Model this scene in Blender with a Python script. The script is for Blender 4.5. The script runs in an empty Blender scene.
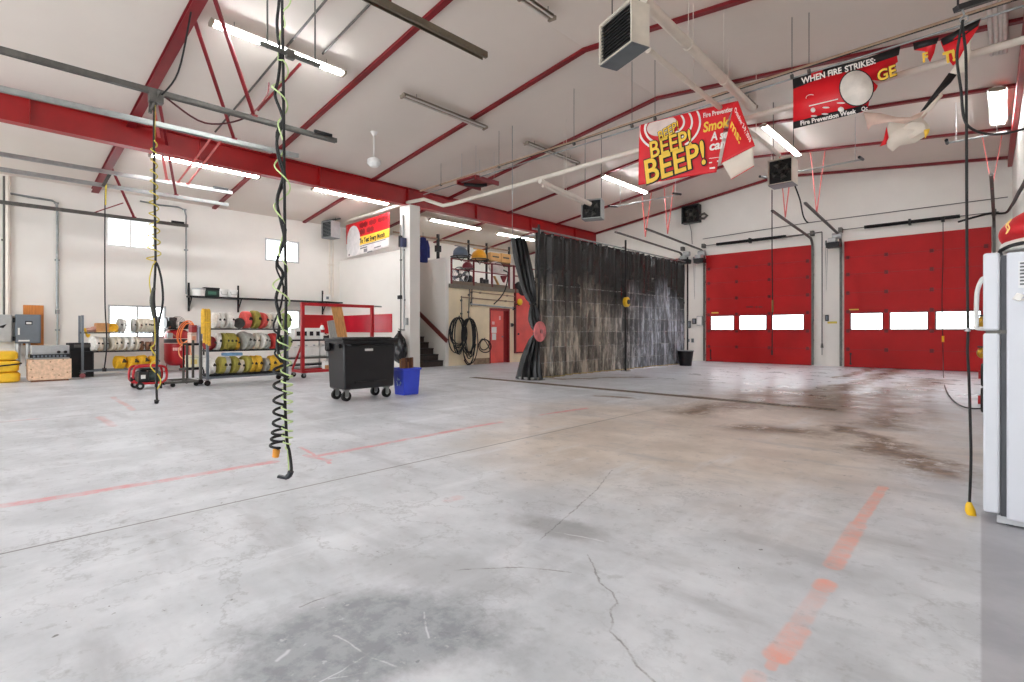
import bpy, bmesh, math, random
from mathutils import Vector, Matrix, noise
random.seed(7)
PI = math.pi
SC = bpy.context.scene
COL = SC.collection

# ------------------------------------------------------------------ camera (wide lens, level)
F = 520.0; CX = 512.0; HV = 331.5; H = 1.2
TH = math.radians(43.5); S = math.sin(TH); C = math.cos(TH)
cam_d = bpy.data.cameras.new('camera'); cam = bpy.data.objects.new('camera', cam_d)
COL.objects.link(cam); SC.camera = cam
cam.location = (0, 0, H); cam.rotation_euler = (PI/2, 0, TH)
cam_d.sensor_width = 36.0; cam_d.sensor_fit = 'HORIZONTAL'
cam_d.lens = F / 1024 * 36.0
cam_d.shift_y = -(341.0 - HV) / 1024.0
cam_d.clip_start = 0.05; cam_d.clip_end = 200

# measuring helpers: where a sight line of the photograph meets a real plane of the hall
def ray(u, v):
    r = (u - CX) / F
    return Vector((r*C - S, r*S + C, (HV - v) / F))
def onX(u, v, X):
    a = ray(u, v); t = X / a.x; return Vector((X, a.y*t, H + a.z*t))
def onY(u, v, Y):
    a = ray(u, v); t = Y / a.y; return Vector((a.x*t, Y, H + a.z*t))
def onZ(u, v, Z=0.0):
    a = ray(u, v); t = (Z - H) / a.z; return Vector((a.x*t, a.y*t, Z))
# the hall
XL, XR, YB = -18.7, 0.12, 20.65
def wall_x(y): return 0.146 + (20.65-y)*0.0171      # the right wall runs very slightly out of square
RX, RZ, SL, SR = -6.15, 6.9, 0.132, 0.112
def ceil_z(x):
    return RZ - SL*(RX - x) if x < RX else RZ - SR*(x - RX)
def onC(u, v, drop=0.0):
    a = ray(u, v); t = (RZ - drop - H - SL*RX) / (a.z - SL*a.x)
    if a.x*t > RX: t = (RZ - drop - H + SR*RX) / (a.z + SR*a.x)
    return Vector((a.x*t, a.y*t, H + a.z*t))

# ------------------------------------------------------------------ materials
def lin(c):
    out = []
    for v in c:
        v /= 255.0
        out.append(v/12.92 if v <= 0.04045 else ((v+0.055)/1.055)**2.4)
    return (*out, 1.0)
MATS = {}
def mat(name, rgb, rough=0.5, metal=0.0, var=0.08, scale=6.0, bump=0.0, spec=0.5, stretch=(1,1,1), rgb2=None, coat=0.0):
    if name in MATS: return MATS[name]
    m = bpy.data.materials.new(name); m.use_nodes = True
    nt = m.node_tree; b = nt.nodes['Principled BSDF']
    tc = nt.nodes.new('ShaderNodeTexCoord'); mp = nt.nodes.new('ShaderNodeMapping')
    mp.inputs['Scale'].default_value = stretch
    nz = nt.nodes.new('ShaderNodeTexNoise'); nz.inputs['Scale'].default_value = scale
    nz.inputs['Detail'].default_value = 4; nz.inputs['Roughness'].default_value = 0.6
    nt.links.new(tc.outputs['Object'], mp.inputs['Vector']); nt.links.new(mp.outputs['Vector'], nz.inputs['Vector'])
    mx = nt.nodes.new('ShaderNodeMix'); mx.data_type = 'RGBA'
    l = lin(rgb)
    if rgb2 is None:
        a = tuple(max(0, x*(1-var*1.6)) for x in l[:3]) + (1,); c2 = tuple(min(1, x*(1+var)) for x in l[:3]) + (1,)
    else: a, c2 = l, lin(rgb2)
    mr = nt.nodes.new('ShaderNodeMapRange')
    mr.inputs['From Min'].default_value = 0.3; mr.inputs['From Max'].default_value = 0.7
    nt.links.new(nz.outputs['Fac'], mr.inputs['Value']); nt.links.new(mr.outputs['Result'], mx.inputs['Factor'])
    mx.inputs['A'].default_value = a; mx.inputs['B'].default_value = c2
    nt.links.new(mx.outputs['Result'], b.inputs['Base Color'])
    b.inputs['Roughness'].default_value = rough; b.inputs['Metallic'].default_value = metal
    b.inputs['Specular IOR Level'].default_value = spec; b.inputs['Coat Weight'].default_value = coat
    if bump:
        bp = nt.nodes.new('ShaderNodeBump'); bp.inputs['Strength'].default_value = bump; bp.inputs['Distance'].default_value = 0.02
        nt.links.new(nz.outputs['Fac'], bp.inputs['Height']); nt.links.new(bp.outputs['Normal'], b.inputs['Normal'])
    MATS[name] = m
    return m
def emis(name, rgb, s):
    if name in MATS: return MATS[name]
    m = bpy.data.materials.new(name); m.use_nodes = True
    b = m.node_tree.nodes['Principled BSDF']
    b.inputs['Base Color'].default_value = lin(rgb); b.inputs['Emission Color'].default_value = lin(rgb); b.inputs['Emission Strength'].default_value = s
    MATS[name] = m; return m
def glass_mat():
    m = bpy.data.materials.new('clear_glass'); m.use_nodes = True
    nt = m.node_tree; nt.nodes.remove(nt.nodes['Principled BSDF']); out = nt.nodes['Material Output']
    t = nt.nodes.new('ShaderNodeBsdfTransparent'); g = nt.nodes.new('ShaderNodeBsdfGlossy'); g.inputs['Roughness'].default_value = 0.03
    t.inputs['Color'].default_value = (0.97, 0.985, 0.98, 1)
    fr = nt.nodes.new('ShaderNodeFresnel'); fr.inputs['IOR'].default_value = 1.25
    mx = nt.nodes.new('ShaderNodeMixShader')
    nt.links.new(fr.outputs['Fac'], mx.inputs['Fac']); nt.links.new(t.outputs['BSDF'], mx.inputs[1]); nt.links.new(g.outputs['BSDF'], mx.inputs[2])
    nt.links.new(mx.outputs['Shader'], out.inputs['Surface'])
    MATS['glass'] = m; return m
GLASS = glass_mat()
WHITE_WALL = mat('painted_white_wall', (232, 228, 221), 0.6, var=0.02, scale=1.2, bump=0.03)
CEIL = mat('ceiling_liner', (224, 214, 204), 0.6, var=0.025, scale=0.5)
BEIGE_WALL = mat('cream_block_wall', (244, 226, 192), 0.65, var=0.07, scale=1.6)
BEAM_RED = mat('red_beam_paint', (156, 12, 16), 0.4, var=0.12, scale=2.0)
RAFT_RED = mat('red_rafter_paint', (124, 14, 24), 0.45, var=0.12, scale=2.0)
DOOR_RED = mat('red_door_skin', (172, 18, 20), 0.5, spec=.25, var=0.10, scale=1.1)
PINK_RED = mat('faded_red_paint', (232, 92, 82), 0.4, var=0.12, scale=1.5)
STRAP_PINK = mat('faded_red_angle', (214, 106, 102), 0.5, var=0.15, scale=5)
CART_RED = mat('red_cart_paint', (176, 24, 34), 0.35, var=0.1, scale=5)
GALV = mat('galvanised_steel', (142, 146, 146), 0.35, 0.7, var=0.15, scale=9)
DGALV = mat('dull_grey_steel', (96, 94, 90), 0.45, 0.45, var=0.15, scale=9)
BROWNROD = mat('brown_steel_rod', (164, 138, 116), 0.5, 0.3, var=0.12, scale=8)
BLACKM = mat('black_steel', (28, 28, 30), 0.45, 0.3, var=0.2, scale=8)
RUBBER = mat('black_rubber', (13, 13, 14), 0.6, 0, var=0.2, scale=14)
PIPEW = mat('white_painted_pipe', (226, 217, 205), 0.45, var=0.05, scale=4)
WHITE = mat('white_enamel', (236, 234, 230), 0.35, var=0.03, scale=4)
PLASTW = mat('white_plastic', (232, 232, 228), 0.4, var=0.04, scale=8)
YELLOW = mat('yellow_plastic', (238, 190, 32), 0.4, var=0.1, scale=6)
ORANGE = mat('orange_hose', (240, 128, 62), 0.45, var=0.1, scale=8)
LIME = mat('lime_hose', (204, 226, 158), 0.4, var=0.08, scale=8)
YELLH = mat('yellow_air_hose', (206, 186, 60), 0.45, var=0.1, scale=8)
WOOD = mat('plywood', (214, 160, 98), 0.6, var=0.18, scale=5, stretch=(1, 6, 1))
OSB = mat('pale_chipboard', (226, 192, 162), 0.65, var=0.16, scale=16)
CARD = mat('cardboard', (196, 142, 90), 0.7, var=0.12, scale=7)
BROWN = mat('brown_wood', (118, 72, 44), 0.5, var=0.2, scale=7, stretch=(1, 1, 6))
GREYP = mat('grey_panel_paint', (110, 118, 126), 0.4, 0.1, var=0.05, scale=4)
LGREY = mat('light_grey_steel', (178, 180, 180), 0.4, 0.3, var=0.07, scale=6)

# ------------------------------------------------------------------ mesh building
class MB:
    def __init__(s, org=(0, 0, 0)):
        s.v = []; s.f = []; s.o = Vector(org)
    def add(s, vs, fs):
        n = len(s.v); s.v += [Vector(p) - s.o for p in vs]; s.f += [tuple(i + n for i in f) for f in fs]; return s
    def box(s, x0, x1, y0, y1, z0, z1):
        if x0 > x1: x0, x1 = x1, x0
        if y0 > y1: y0, y1 = y1, y0
        if z0 > z1: z0, z1 = z1, z0
        return s.add([(x0,y0,z0),(x1,y0,z0),(x1,y1,z0),(x0,y1,z0),(x0,y0,z1),(x1,y0,z1),(x1,y1,z1),(x0,y1,z1)],
                     [(0,3,2,1),(4,5,6,7),(0,1,5,4),(1,2,6,5),(2,3,7,6),(3,0,4,7)])
    def obox(s, c, size, rot=None):
        R = rot or Matrix.Identity(3); c = Vector(c); hx, hy, hz = (q/2 for q in size)
        P = [c + R @ Vector(p) for p in [(-hx,-hy,-hz),(hx,-hy,-hz),(hx,hy,-hz),(-hx,hy,-hz),(-hx,-hy,hz),(hx,-hy,hz),(hx,hy,hz),(-hx,hy,hz)]]
        return s.add(P, [(0,3,2,1),(4,5,6,7),(0,1,5,4),(1,2,6,5),(2,3,7,6),(3,0,4,7)])
    def bar(s, p0, p1, w, h, up=(0, 0, 1)):
        p0 = Vector(p0); p1 = Vector(p1); d = (p1 - p0).normalized(); up = Vector(up)
        if abs(d.dot(up)) > 0.98: up = Vector((1, 0, 0))
        a = d.cross(up).normalized()*(w/2); b = a.cross(d).normalized()*(h/2)
        P = [p0-a-b, p0+a-b, p0+a+b, p0-a+b, p1-a-b, p1+a-b, p1+a+b, p1-a+b]
        return s.add(P, [(0,1,2,3),(7,6,5,4),(0,4,5,1),(1,5,6,2),(2,6,7,3),(3,7,4,0)])
    def cyl(s, p0, p1, r, r2=None, n=12):
        r2 = r if r2 is None else r2
        p0 = Vector(p0); p1 = Vector(p1); d = (p1 - p0).normalized()
        up = Vector((0, 0, 1)) if abs(d.z) < 0.9 else Vector((1, 0, 0))
        a = d.cross(up).normalized(); b = a.cross(d).normalized()
        P = []
        for q, rr in ((p0, r), (p1, r2)):
            for i in range(n):
                t = 2*PI*i/n; P.append(q + a*(rr*math.cos(t)) + b*(rr*math.sin(t)))
        return s.add(P, [(i, i+n, (i+1) % n+n, (i+1) % n) for i in range(n)] + [tuple(range(n)), tuple(range(2*n-1, n-1, -1))])
    def tube(s, pts, r, n=6, closed=False):
        pts = [Vector(p) for p in pts]; m = len(pts)
        if m < 2: return s
        rr = r if hasattr(r, '__len__') else [r]*m
        P = []; prev = None
        for i, p in enumerate(pts):
            if closed: d = pts[(i+1) % m] - pts[i-1]
            else: d = pts[min(i+1, m-1)] - pts[max(i-1, 0)]
            if d.length < 1e-9: d = Vector((0, 0, 1))
            d.normalize()
            if prev is None:
                up = Vector((0, 0, 1)) if abs(d.z) < 0.9 else Vector((1, 0, 0)); a = d.cross(up).normalized()
            else:
                a = prev - d*prev.dot(d)
                a = a.normalized() if a.length > 1e-6 else d.orthogonal().normalized()
            prev = a; b = d.cross(a)
            for k in range(n):
                t = 2*PI*k/n; P.append(p + a*(rr[i]*math.cos(t)) + b*(rr[i]*math.sin(t)))
        fs = []
        for i in range(m if closed else m-1):
            j = (i+1) % m
            for k in range(n):
                fs.append((i*n+k, i*n+(k+1) % n, j*n+(k+1) % n, j*n+k))
        if not closed: fs += [tuple(range(n-1, -1, -1)), tuple(range((m-1)*n, m*n))]
        return s.add(P, fs)
    def lathe(s, prof, c=(0, 0, 0), rot=None, n=24, sx=1.0, sy=1.0, caps=True):
        R = rot or Matrix.Identity(3); c = Vector(c); P = []
        for (r, z) in prof:
            for k in range(n):
                t = 2*PI*k/n; P.append(c + R @ Vector((r*math.cos(t)*sx, r*math.sin(t)*sy, z)))
        fs = []
        for i in range(len(prof)-1):
            for k in range(n):
                fs.append((i*n+k, i*n+(k+1) % n, (i+1)*n+(k+1) % n, (i+1)*n+k))
        if caps:
            fs.append(tuple(range(n-1, -1, -1))); m = len(prof)-1; fs.append(tuple(range(m*n, m*n+n)))
        return s.add(P, fs)
    def ball(s, c, r, sc=(1, 1, 1), n=16, m=10, rot=None):
        prof = [(max(1e-4, r*math.sin(PI*i/m)), -r*math.cos(PI*i/m)) for i in range(m+1)]
        R = rot or Matrix.Identity(3)
        D = Matrix.Diagonal(sc)
        return s.lathe(prof, c, R @ D, n)
    def torus(s, c, R, r, rot=None, n=28, m=8):
        A = rot or Matrix.Identity(3); c = Vector(c)
        return s.tube([c + A @ Vector((R*math.cos(2*PI*i/n), R*math.sin(2*PI*i/n), 0)) for i in range(n)], r, m, True)
    def prism(s, poly, z0, z1, fn):
        n = len(poly)
        P = [fn(x, y, z0) for x, y in poly] + [fn(x, y, z1) for x, y in poly]
        return s.add(P, [tuple(range(n-1, -1, -1)), tuple(range(n, 2*n))] + [(i, (i+1) % n, (i+1) % n+n, i+n) for i in range(n)])
    def grid(s, fn, nu, nv):
        P = [fn(i/nu, j/nv) for j in range(nv+1) for i in range(nu+1)]
        w = nu+1
        return s.add(P, [(j*w+i, j*w+i+1, (j+1)*w+i+1, (j+1)*w+i) for j in range(nv) for i in range(nu)])
    def build(s, name, m, parent=None, bevel=0.0, flat=False, solid=0.0):
        me = bpy.data.meshes.new(name); me.from_pydata([tuple(v) for v in s.v], [], s.f); me.update()
        bm = bmesh.new(); bm.from_mesh(me); bmesh.ops.recalc_face_normals(bm, faces=bm.faces); bm.to_mesh(me); bm.free()
        if not flat:
            for p in me.polygons: p.use_smooth = True
            me.set_sharp_from_angle(angle=math.radians(38))
        me.materials.append(m)
        o = bpy.data.objects.new(name, me); COL.objects.link(o)
        if parent is not None: o.parent = parent
        else: o.location = s.o
        if bevel:
            b = o.modifiers.new('soft_edges', 'BEVEL'); b.width = bevel; b.segments = 2; b.limit_method = 'ANGLE'; b.angle_limit = math.radians(40)
        if solid:
            b = o.modifiers.new('thickness', 'SOLIDIFY'); b.thickness = solid; b.offset = 0
        return o
def tag(o, label, cat, group=None, kind=None):
    o['label'] = label; o['category'] = cat
    if group: o['group'] = group
    if kind: o['kind'] = kind
    return o
def thing(name, label, cat, loc=(0, 0, 0), rz=0.0, group=None):
    o = bpy.data.objects.new(name, None); COL.objects.link(o)
    o.location = loc; o.rotation_euler = (0, 0, rz); o.empty_display_size = 0.1
    return tag(o, label, cat, group)
def dup(root, loc, rz=None, label=None, group=None, scale=None, mats=None):
    r = root.copy(); COL.objects.link(r); r.location = loc
    if rz is not None: r.rotation_euler = (0, 0, rz)
    if label: r['label'] = label
    if group: r['group'] = group
    if scale: r.scale = scale
    if mats and r.type == 'MESH': swap(r, mats)
    for ch in list(root.children):
        c = ch.copy(); COL.objects.link(c); c.parent = r
        if mats: swap(c, mats)
        for g in ch.children:
            d2 = g.copy(); COL.objects.link(d2); d2.parent = c
            if mats: swap(d2, mats)
    return r
def swap(o, mats):
    for sl in o.material_slots:
        if sl.material and sl.material.name in mats:
            sl.link = 'OBJECT'; sl.material = mats[sl.material.name]
def struct(name, mb, m, label, cat, **k):
    return tag(mb.build(name, m, **k), label, cat, kind='structure')
RXM = lambda a: Matrix.Rotation(a, 3, 'X')
RYM = lambda a: Matrix.Rotation(a, 3, 'Y')
RZM = lambda a: Matrix.Rotation(a, 3, 'Z')

def letters(s, size, fn, name, m, parent, bold=0.0, shear=0.0, space=1.0, align='LEFT', sx=1.0, thick=0.002):
    """flat lettering: fn maps (x, y, depth) of the flat text to the parent's space"""
    cu = bpy.data.curves.new('text', 'FONT'); cu.body = s; cu.size = size; cu.offset = bold; cu.shear = shear
    cu.space_character = space; cu.align_x = align; cu.extrude = thick; cu.resolution_u = 3
    t = bpy.data.objects.new('text', cu); COL.objects.link(t)
    bpy.context.view_layer.update()
    dg = bpy.context.evaluated_depsgraph_get()
    me = bpy.data.meshes.new_from_object(t.evaluated_get(dg))
    bpy.data.objects.remove(t); bpy.data.curves.remove(cu)
    for v in me.vertices: v.co = fn(v.co.x*sx, v.co.y, v.co.z)
    me.name = name; me.materials.clear(); me.materials.append(m)
    o = bpy.data.objects.new(name, me); COL.objects.link(o)
    if parent is not None: o.parent = parent
    return o
def smooth_path(pts, k=6):
    pts = [Vector(p) for p in pts]; out = []
    for i in range(len(pts)-1):
        p0 = pts[max(i-1, 0)]; p1 = pts[i]; p2 = pts[i+1]; p3 = pts[min(i+2, len(pts)-1)]
        for j in range(k):
            t = j/k
            out.append(0.5*((2*p1) + (p2-p0)*t + (2*p0-5*p1+4*p2-p3)*t*t + (3*p1-p0-3*p2+p3)*t**3))
    out.append(pts[-1]); return out

EXPO = 0.5

# ------------------------------------------------------------------ floor material (painted lines, joints, cracks and stains of the slab)
class NG:
    def __init__(s, nt): s.nt = nt; s.L = nt.links
    def val(s, x, sock):
        if isinstance(x, (int, float)): sock.default_value = x
        else: s.L.new(x, sock)
    def m(s, op, a, b=None, c=None, clamp=False):
        n = s.nt.nodes.new('ShaderNodeMath'); n.operation = op; n.use_clamp = clamp
        s.val(a, n.inputs[0])
        if b is not None: s.val(b, n.inputs[1])
        if c is not None: s.val(c, n.inputs[2])
        return n.outputs[0]
    def ramp(s, x, a, b, lo=0.0, hi=1.0):
        n = s.nt.nodes.new('ShaderNodeMapRange'); n.interpolation_type = 'SMOOTHSTEP'
        s.val(x, n.inputs['Value']); n.inputs['From Min'].default_value = a; n.inputs['From Max'].default_value = b
        n.inputs['To Min'].default_value = lo; n.inputs['To Max'].default_value = hi
        return n.outputs['Result']
    def noise(s, vec, scale, detail=4, rough=0.6, sc=(1, 1, 1), loc=(0, 0, 0), rot=0.0):
        mp = s.nt.nodes.new('ShaderNodeMapping'); mp.inputs['Scale'].default_value = sc; mp.inputs['Location'].default_value = loc
        mp.inputs['Rotation'].default_value = (0, 0, rot)
        s.L.new(vec, mp.inputs['Vector'])
        n = s.nt.nodes.new('ShaderNodeTexNoise'); n.inputs['Scale'].default_value = scale; n.inputs['Detail'].default_value = detail; n.inputs['Roughness'].default_value = rough
        s.L.new(mp.outputs['Vector'], n.inputs['Vector']); return n.outputs['Fac']
    def mix(s, f, a, b):
        n = s.nt.nodes.new('ShaderNodeMix'); n.data_type = 'RGBA'
        s.val(f, n.inputs['Factor'])
        for q, k in ((a, 'A'), (b, 'B')):
            if isinstance(q, tuple): n.inputs[k].default_value = q
            else: s.L.new(q, n.inputs[k])
        return n.outputs['Result']
    def seg(s, x, y, p, q, w, soft=0.4):
        """mask of a stroke of half width w from p to q on the floor"""
        dx, dy = q[0]-p[0], q[1]-p[1]; l2 = dx*dx + dy*dy
        ax = s.m('SUBTRACT', x, p[0]); ay = s.m('SUBTRACT', y, p[1])
        t = s.m('DIVIDE', s.m('ADD', s.m('MULTIPLY', ax, dx), s.m('MULTIPLY', ay, dy)), l2, clamp=True)
        ex = s.m('SUBTRACT', ax, s.m('MULTIPLY', t, dx)); ey = s.m('SUBTRACT', ay, s.m('MULTIPLY', t, dy))
        d = s.m('SQRT', s.m('ADD', s.m('MULTIPLY', ex, ex), s.m('MULTIPLY', ey, ey)))
        return s.ramp(d, w*(1-soft), w*(1+soft), 1.0, 0.0)
    def blob(s, x, y, c, rx, ry, ang=0.0, edge=0.5):
        ca, sa = math.cos(ang), math.sin(ang)
        ax = s.m('SUBTRACT', x, c[0]); ay = s.m('SUBTRACT', y, c[1])
        px = s.m('DIVIDE', s.m('ADD', s.m('MULTIPLY', ax, ca), s.m('MULTIPLY', ay, sa)), rx)
        py = s.m('DIVIDE', s.m('SUBTRACT', s.m('MULTIPLY', ay, ca), s.m('MULTIPLY', ax, sa)), ry)
        d = s.m('SQRT', s.m('ADD', s.m('MULTIPLY', px, px), s.m('MULTIPLY', py, py)))
        return d
def floor_material():
    m = bpy.data.materials.new('sealed_concrete'); m.use_nodes = True
    nt = m.node_tree; b = nt.nodes['Principled BSDF']; g = NG(nt)
    tc = nt.nodes.new('ShaderNodeTexCoord'); V = tc.outputs['Object']
    sp = nt.nodes.new('ShaderNodeSeparateXYZ'); nt.links.new(V, sp.inputs[0]); x0, y0 = sp.outputs[0], sp.outputs[1]
    big = g.noise(V, 0.32, 5, 0.6); mid = g.noise(V, 1.5, 6, 0.65); fine = g.noise(V, 9, 6, 0.7); grit = g.noise(V, 60, 3, 0.6)
    streak = g.noise(V, 1.0, 6, 0.65, sc=(2.2, 0.45, 1)); smear = g.noise(V, 1.0, 6, 0.62, sc=(0.5, 1.7, 1), loc=(3, 1, 0))
    wob = g.m('MULTIPLY', g.m('SUBTRACT', g.noise(V, 2.6, 3), 0.5), 0.10)
    wob2 = g.m('MULTIPLY', g.m('SUBTRACT', g.noise(V, 2.6, 3, loc=(7, 3, 0)), 0.5), 0.10)
    x = g.m('ADD', x0, wob); y = g.m('ADD', y0, wob2)
    jag = g.m('MULTIPLY', g.m('SUBTRACT', g.noise(V, 1.1, 5, 0.75, loc=(2, 9, 0)), 0.5), 1.6)
    xj = g.m('ADD', x0, jag)
    # grey slab, tan where trucks stand
    grey = g.mix(g.ramp(mid, 0.32, 0.70), lin((186, 190, 195)), lin((216, 219, 224)))
    tan = g.mix(g.ramp(mid, 0.32, 0.70), lin((194, 177, 160)), lin((222, 209, 195)))
    tz = g.m('ADD', g.blob(x0, y0, onZ(715, 425)[:2], 2.5, 3.5, 0.0), g.m('MULTIPLY', g.m('SUBTRACT', big, 0.5), 1.6))
    col = g.mix(g.ramp(tz, 0.50, 1.30, 0.85, 0.0), grey, tan)
    col = g.mix(g.ramp(y0, 10.5, 14.0, 0.0, 0.85), col, lin((232, 236, 244)))        # window glare beyond the drain, painted into the slab colour
    col = g.mix(g.ramp(smear, 0.52, 0.68, 0.0, 0.50), col, lin((158, 160, 164)))
    col = g.mix(g.ramp(streak, 0.52, 0.72, 0.0, 0.50), col, lin((232, 235, 240)))
    col = g.mix(g.ramp(fine, 0.55, 0.68, 0.0, 0.40), col, lin((150, 152, 154)))
    col = g.mix(g.ramp(grit, 0.66, 0.78, 0.0, 0.35), col, lin((116, 115, 114)))
    vein = g.ramp(g.m('ABSOLUTE', g.m('SUBTRACT', g.noise(V, 1.3, 8, 0.62, loc=(5, 8, 2)), 0.5)), 0.0, 0.012, 1.0, 0.0)
    col = g.mix(g.m('MULTIPLY', vein, g.ramp(big, 0.40, 0.62, 0.0, 0.32)), col, lin((128, 128, 130)))
    spk = g.m('MULTIPLY', g.ramp(g.noise(V, 26, 2, 0.5, loc=(1, 2, 0)), 0.70, 0.74), g.ramp(g.noise(V, 0.9, 2, 0.5, loc=(9, 2, 0)), 0.5, 0.62))
    col = g.mix(g.m('MULTIPLY', spk, 0.8), col, lin((84, 82, 80)))
    # dark worn patch in front and its scratches
    pt = g.m('ADD', g.blob(x0, y0, onZ(372, 634)[:2], 0.62, 0.40, 0.80), g.m('MULTIPLY', g.m('SUBTRACT', mid, 0.5), 1.3))
    col = g.mix(g.ramp(pt, 0.62, 1.12, 0.80, 0.0), col, g.mix(g.ramp(fine, 0.38, 0.62), lin((116, 121, 126)), lin((152, 157, 162))))
    pt2 = g.m('ADD', g.blob(x0, y0, onZ(560, 528)[:2], 0.34, 0.16, 0.2), g.m('MULTIPLY', g.m('SUBTRACT', mid, 0.5), 1.6))
    col = g.mix(g.ramp(pt2, 0.5, 1.2, 0.65, 0.0), col, lin((140, 140, 142)))
    pt3 = g.m('ADD', g.blob(x0, y0, onZ(440, 570)[:2], 0.50, 0.22, 0.3), g.m('MULTIPLY', g.m('SUBTRACT', mid, 0.5), 1.8))
    col = g.mix(g.ramp(pt3, 0.5, 1.2, 0.40, 0.0), col, lin((150, 153, 156)))
    sc_ = None
    for p, q, w in (((375, 651), (322, 682), .0035), ((334, 634), (400, 667), .0035), ((370, 672), (330, 679), .0025), ((425, 612), (431, 640), .003), ((286, 650), (277, 660), .006), ((555, 532), (605, 542), .005)):
        k = g.seg(x, y, onZ(*p)[:2], onZ(*q)[:2], w, 0.8); sc_ = k if sc_ is None else g.m('MAXIMUM', sc_, k)
    col = g.mix(g.m('MULTIPLY', sc_, g.ramp(fine, 0.40, 0.58, 0.05, 0.65)), col, lin((222, 224, 227)))
    sp_ = g.m('MULTIPLY', g.ramp(pt, 0.5, 1.1, 1.0, 0.0), g.ramp(g.noise(V, 17, 3, 0.6), 0.63, 0.72, 0.0, 0.7))
    col = g.mix(sp_, col, lin((204, 207, 210)))
    # saw-cut joint and hairline cracks
    jt = g.m('MULTIPLY', g.ramp(g.m('ABSOLUTE', g.m('SUBTRACT', x0, -3.93)), 0.006, 0.013, 0.75, 0.0), g.ramp(y0, 6.0, 8.0, 1.0, 0.15))
    jt2 = g.ramp(g.m('ABSOLUTE', g.m('SUBTRACT', x0, -9.6)), 0.010, 0.018, 0.4, 0.0)
    jt = g.m('MAXIMUM', jt, g.m('MULTIPLY', jt2, g.ramp(y0, 8.5, 9.0, 1.0, 0.0)))
    cr = None
    xc = g.m('ADD', x0, g.m('MULTIPLY', g.m('SUBTRACT', g.noise(V, 11, 3, 0.7), 0.5), 0.05))
    for pl in ([(588, 555), (594, 567), (599, 582), (612, 592), (618, 603), (611, 608), (612, 632), (628, 650), (637, 666), (655, 682)],
               [(300, 607), (340, 592)], [(455, 570), (520, 567), (570, 572)],
               [(540, 540), (580, 505), (598, 488), (612, 470)]):
        for p, q in zip(pl, pl[1:]):
            k = g.seg(xc, y0, onZ(*p)[:2], onZ(*q)[:2], 0.0045, 0.7); cr = k if cr is None else g.m('MAXIMUM', cr, k)
    col = g.mix(g.m('MAXIMUM', jt, g.m('MULTIPLY', g.m('MULTIPLY', cr, 0.6), g.ramp(fine, 0.40, 0.58, 0.25, 1.0))), col, lin((92, 88, 86)))
    # worn painted lines
    wear = g.ramp(g.m('ADD', g.m('MULTIPLY', fine, 0.6), g.m('MULTIPLY', mid, 0.5)), 0.42, 0.68, 0.85, 0.12)
    rl = None
    for p, q, w in (((-30, 511), (150, 483), .060), ((150, 483), (272, 462), .052), ((318, 456), (440, 433), .045), ((440, 433), (500, 422), .045), ((540, 415), (586, 408), .035), ((305, 455), (328, 460), .028), ((300, 447), (330, 463), .02)):
        k = g.seg(x, y, onZ(*p)[:2], onZ(*q)[:2], w, 0.35); rl = k if rl is None else g.m('MAXIMUM', rl, k)
    col = g.mix(g.m('MULTIPLY', rl, g.m('MULTIPLY', wear, 0.95)), col, lin((222, 122, 130)))
    rl2 = None
    for p, q, w in (((100, 417), (114, 426), .05), ((0, 422), (35, 419), .05), ((112, 397), (134, 410), .04), ((440, 433), (462, 429), .03), ((556, 413), (586, 408.5), .045), ((448, 500), (456, 498), .05)):
        k = g.seg(x, y, onZ(*p)[:2], onZ(*q)[:2], w, 0.5); rl2 = k if rl2 is None else g.m('MAXIMUM', rl2, k)
    col = g.mix(g.m('MULTIPLY', rl2, g.m('MULTIPLY', wear, 0.6)), col, lin((216, 120, 116)))
    ol = None
    xo = g.m('ADD', x0, g.m('MULTIPLY', g.m('SUBTRACT', fine, 0.5), 0.03))
    for p, q, w, a in (((883, 487), (858, 524), .034, .9), ((858, 524), (833, 566), .045, .8), ((826, 583), (823, 588), .045, 1), ((820, 592), (800, 622), .038, .35), ((798, 628), (788, 643), .045, .7), ((784, 648), (776, 656), .045, 1), ((774, 660), (770, 667), .02, .6), ((757, 676), (752, 682), .035, .5)):
        k = g.m('MULTIPLY', g.seg(xo, y0, onZ(*p)[:2], onZ(*q)[:2], w, 0.25), a); ol = k if ol is None else g.m('MAXIMUM', ol, k)
    col = g.mix(g.m('MULTIPLY', ol, g.ramp(fine, 0.36, 0.66, 0.72, 0.25)), col, lin((240, 152, 126)))
    # brown silt round the trench drain and down the wheel tracks
    dz = g.m('ADD', g.blob(x0, y0, onZ(815, 400)[:2], 1.9, 2.0, 0.0), g.m('MULTIPLY', g.m('SUBTRACT', big, 0.5), 1.5))
    silt = g.m('MULTIPLY', g.ramp(dz, 0.45, 1.30, 1.0, 0.0), g.ramp(g.noise(V, 1.9, 8, 0.75, sc=(0.7, 1.3, 1), loc=(4, 4, 0)), 0.34, 0.48, 0.0, 1.0))
    tr = None
    for p, q, w in (((692, 412), (850, 386), .22), ((850, 386), (905, 368), .14), ((878, 445), (930, 470), .16), ((845, 428), (935, 470), .10), ((870, 400), (930, 380), .25), ((740, 427), (800, 432), .18), ((840, 378), (880, 366), .07), ((735, 399), (840, 409), .14), ((690, 396), (740, 401), .07), ((560, 379), (640, 377), .08), ((600, 396), (630, 398), .07), ((905, 395), (880, 425), .2)):
        k = g.seg(xj, y, onZ(*p)[:2], onZ(*q)[:2], w*1.5, 0.95); tr = k if tr is None else g.m('MAXIMUM', tr, k)
    tr = g.m('MULTIPLY', tr, g.ramp(g.noise(V, 3.0, 6, 0.75, sc=(1.4, 0.8, 1)), 0.32, 0.48, 0.0, 1.0))
    silt = g.m('MAXIMUM', silt, tr)
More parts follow.
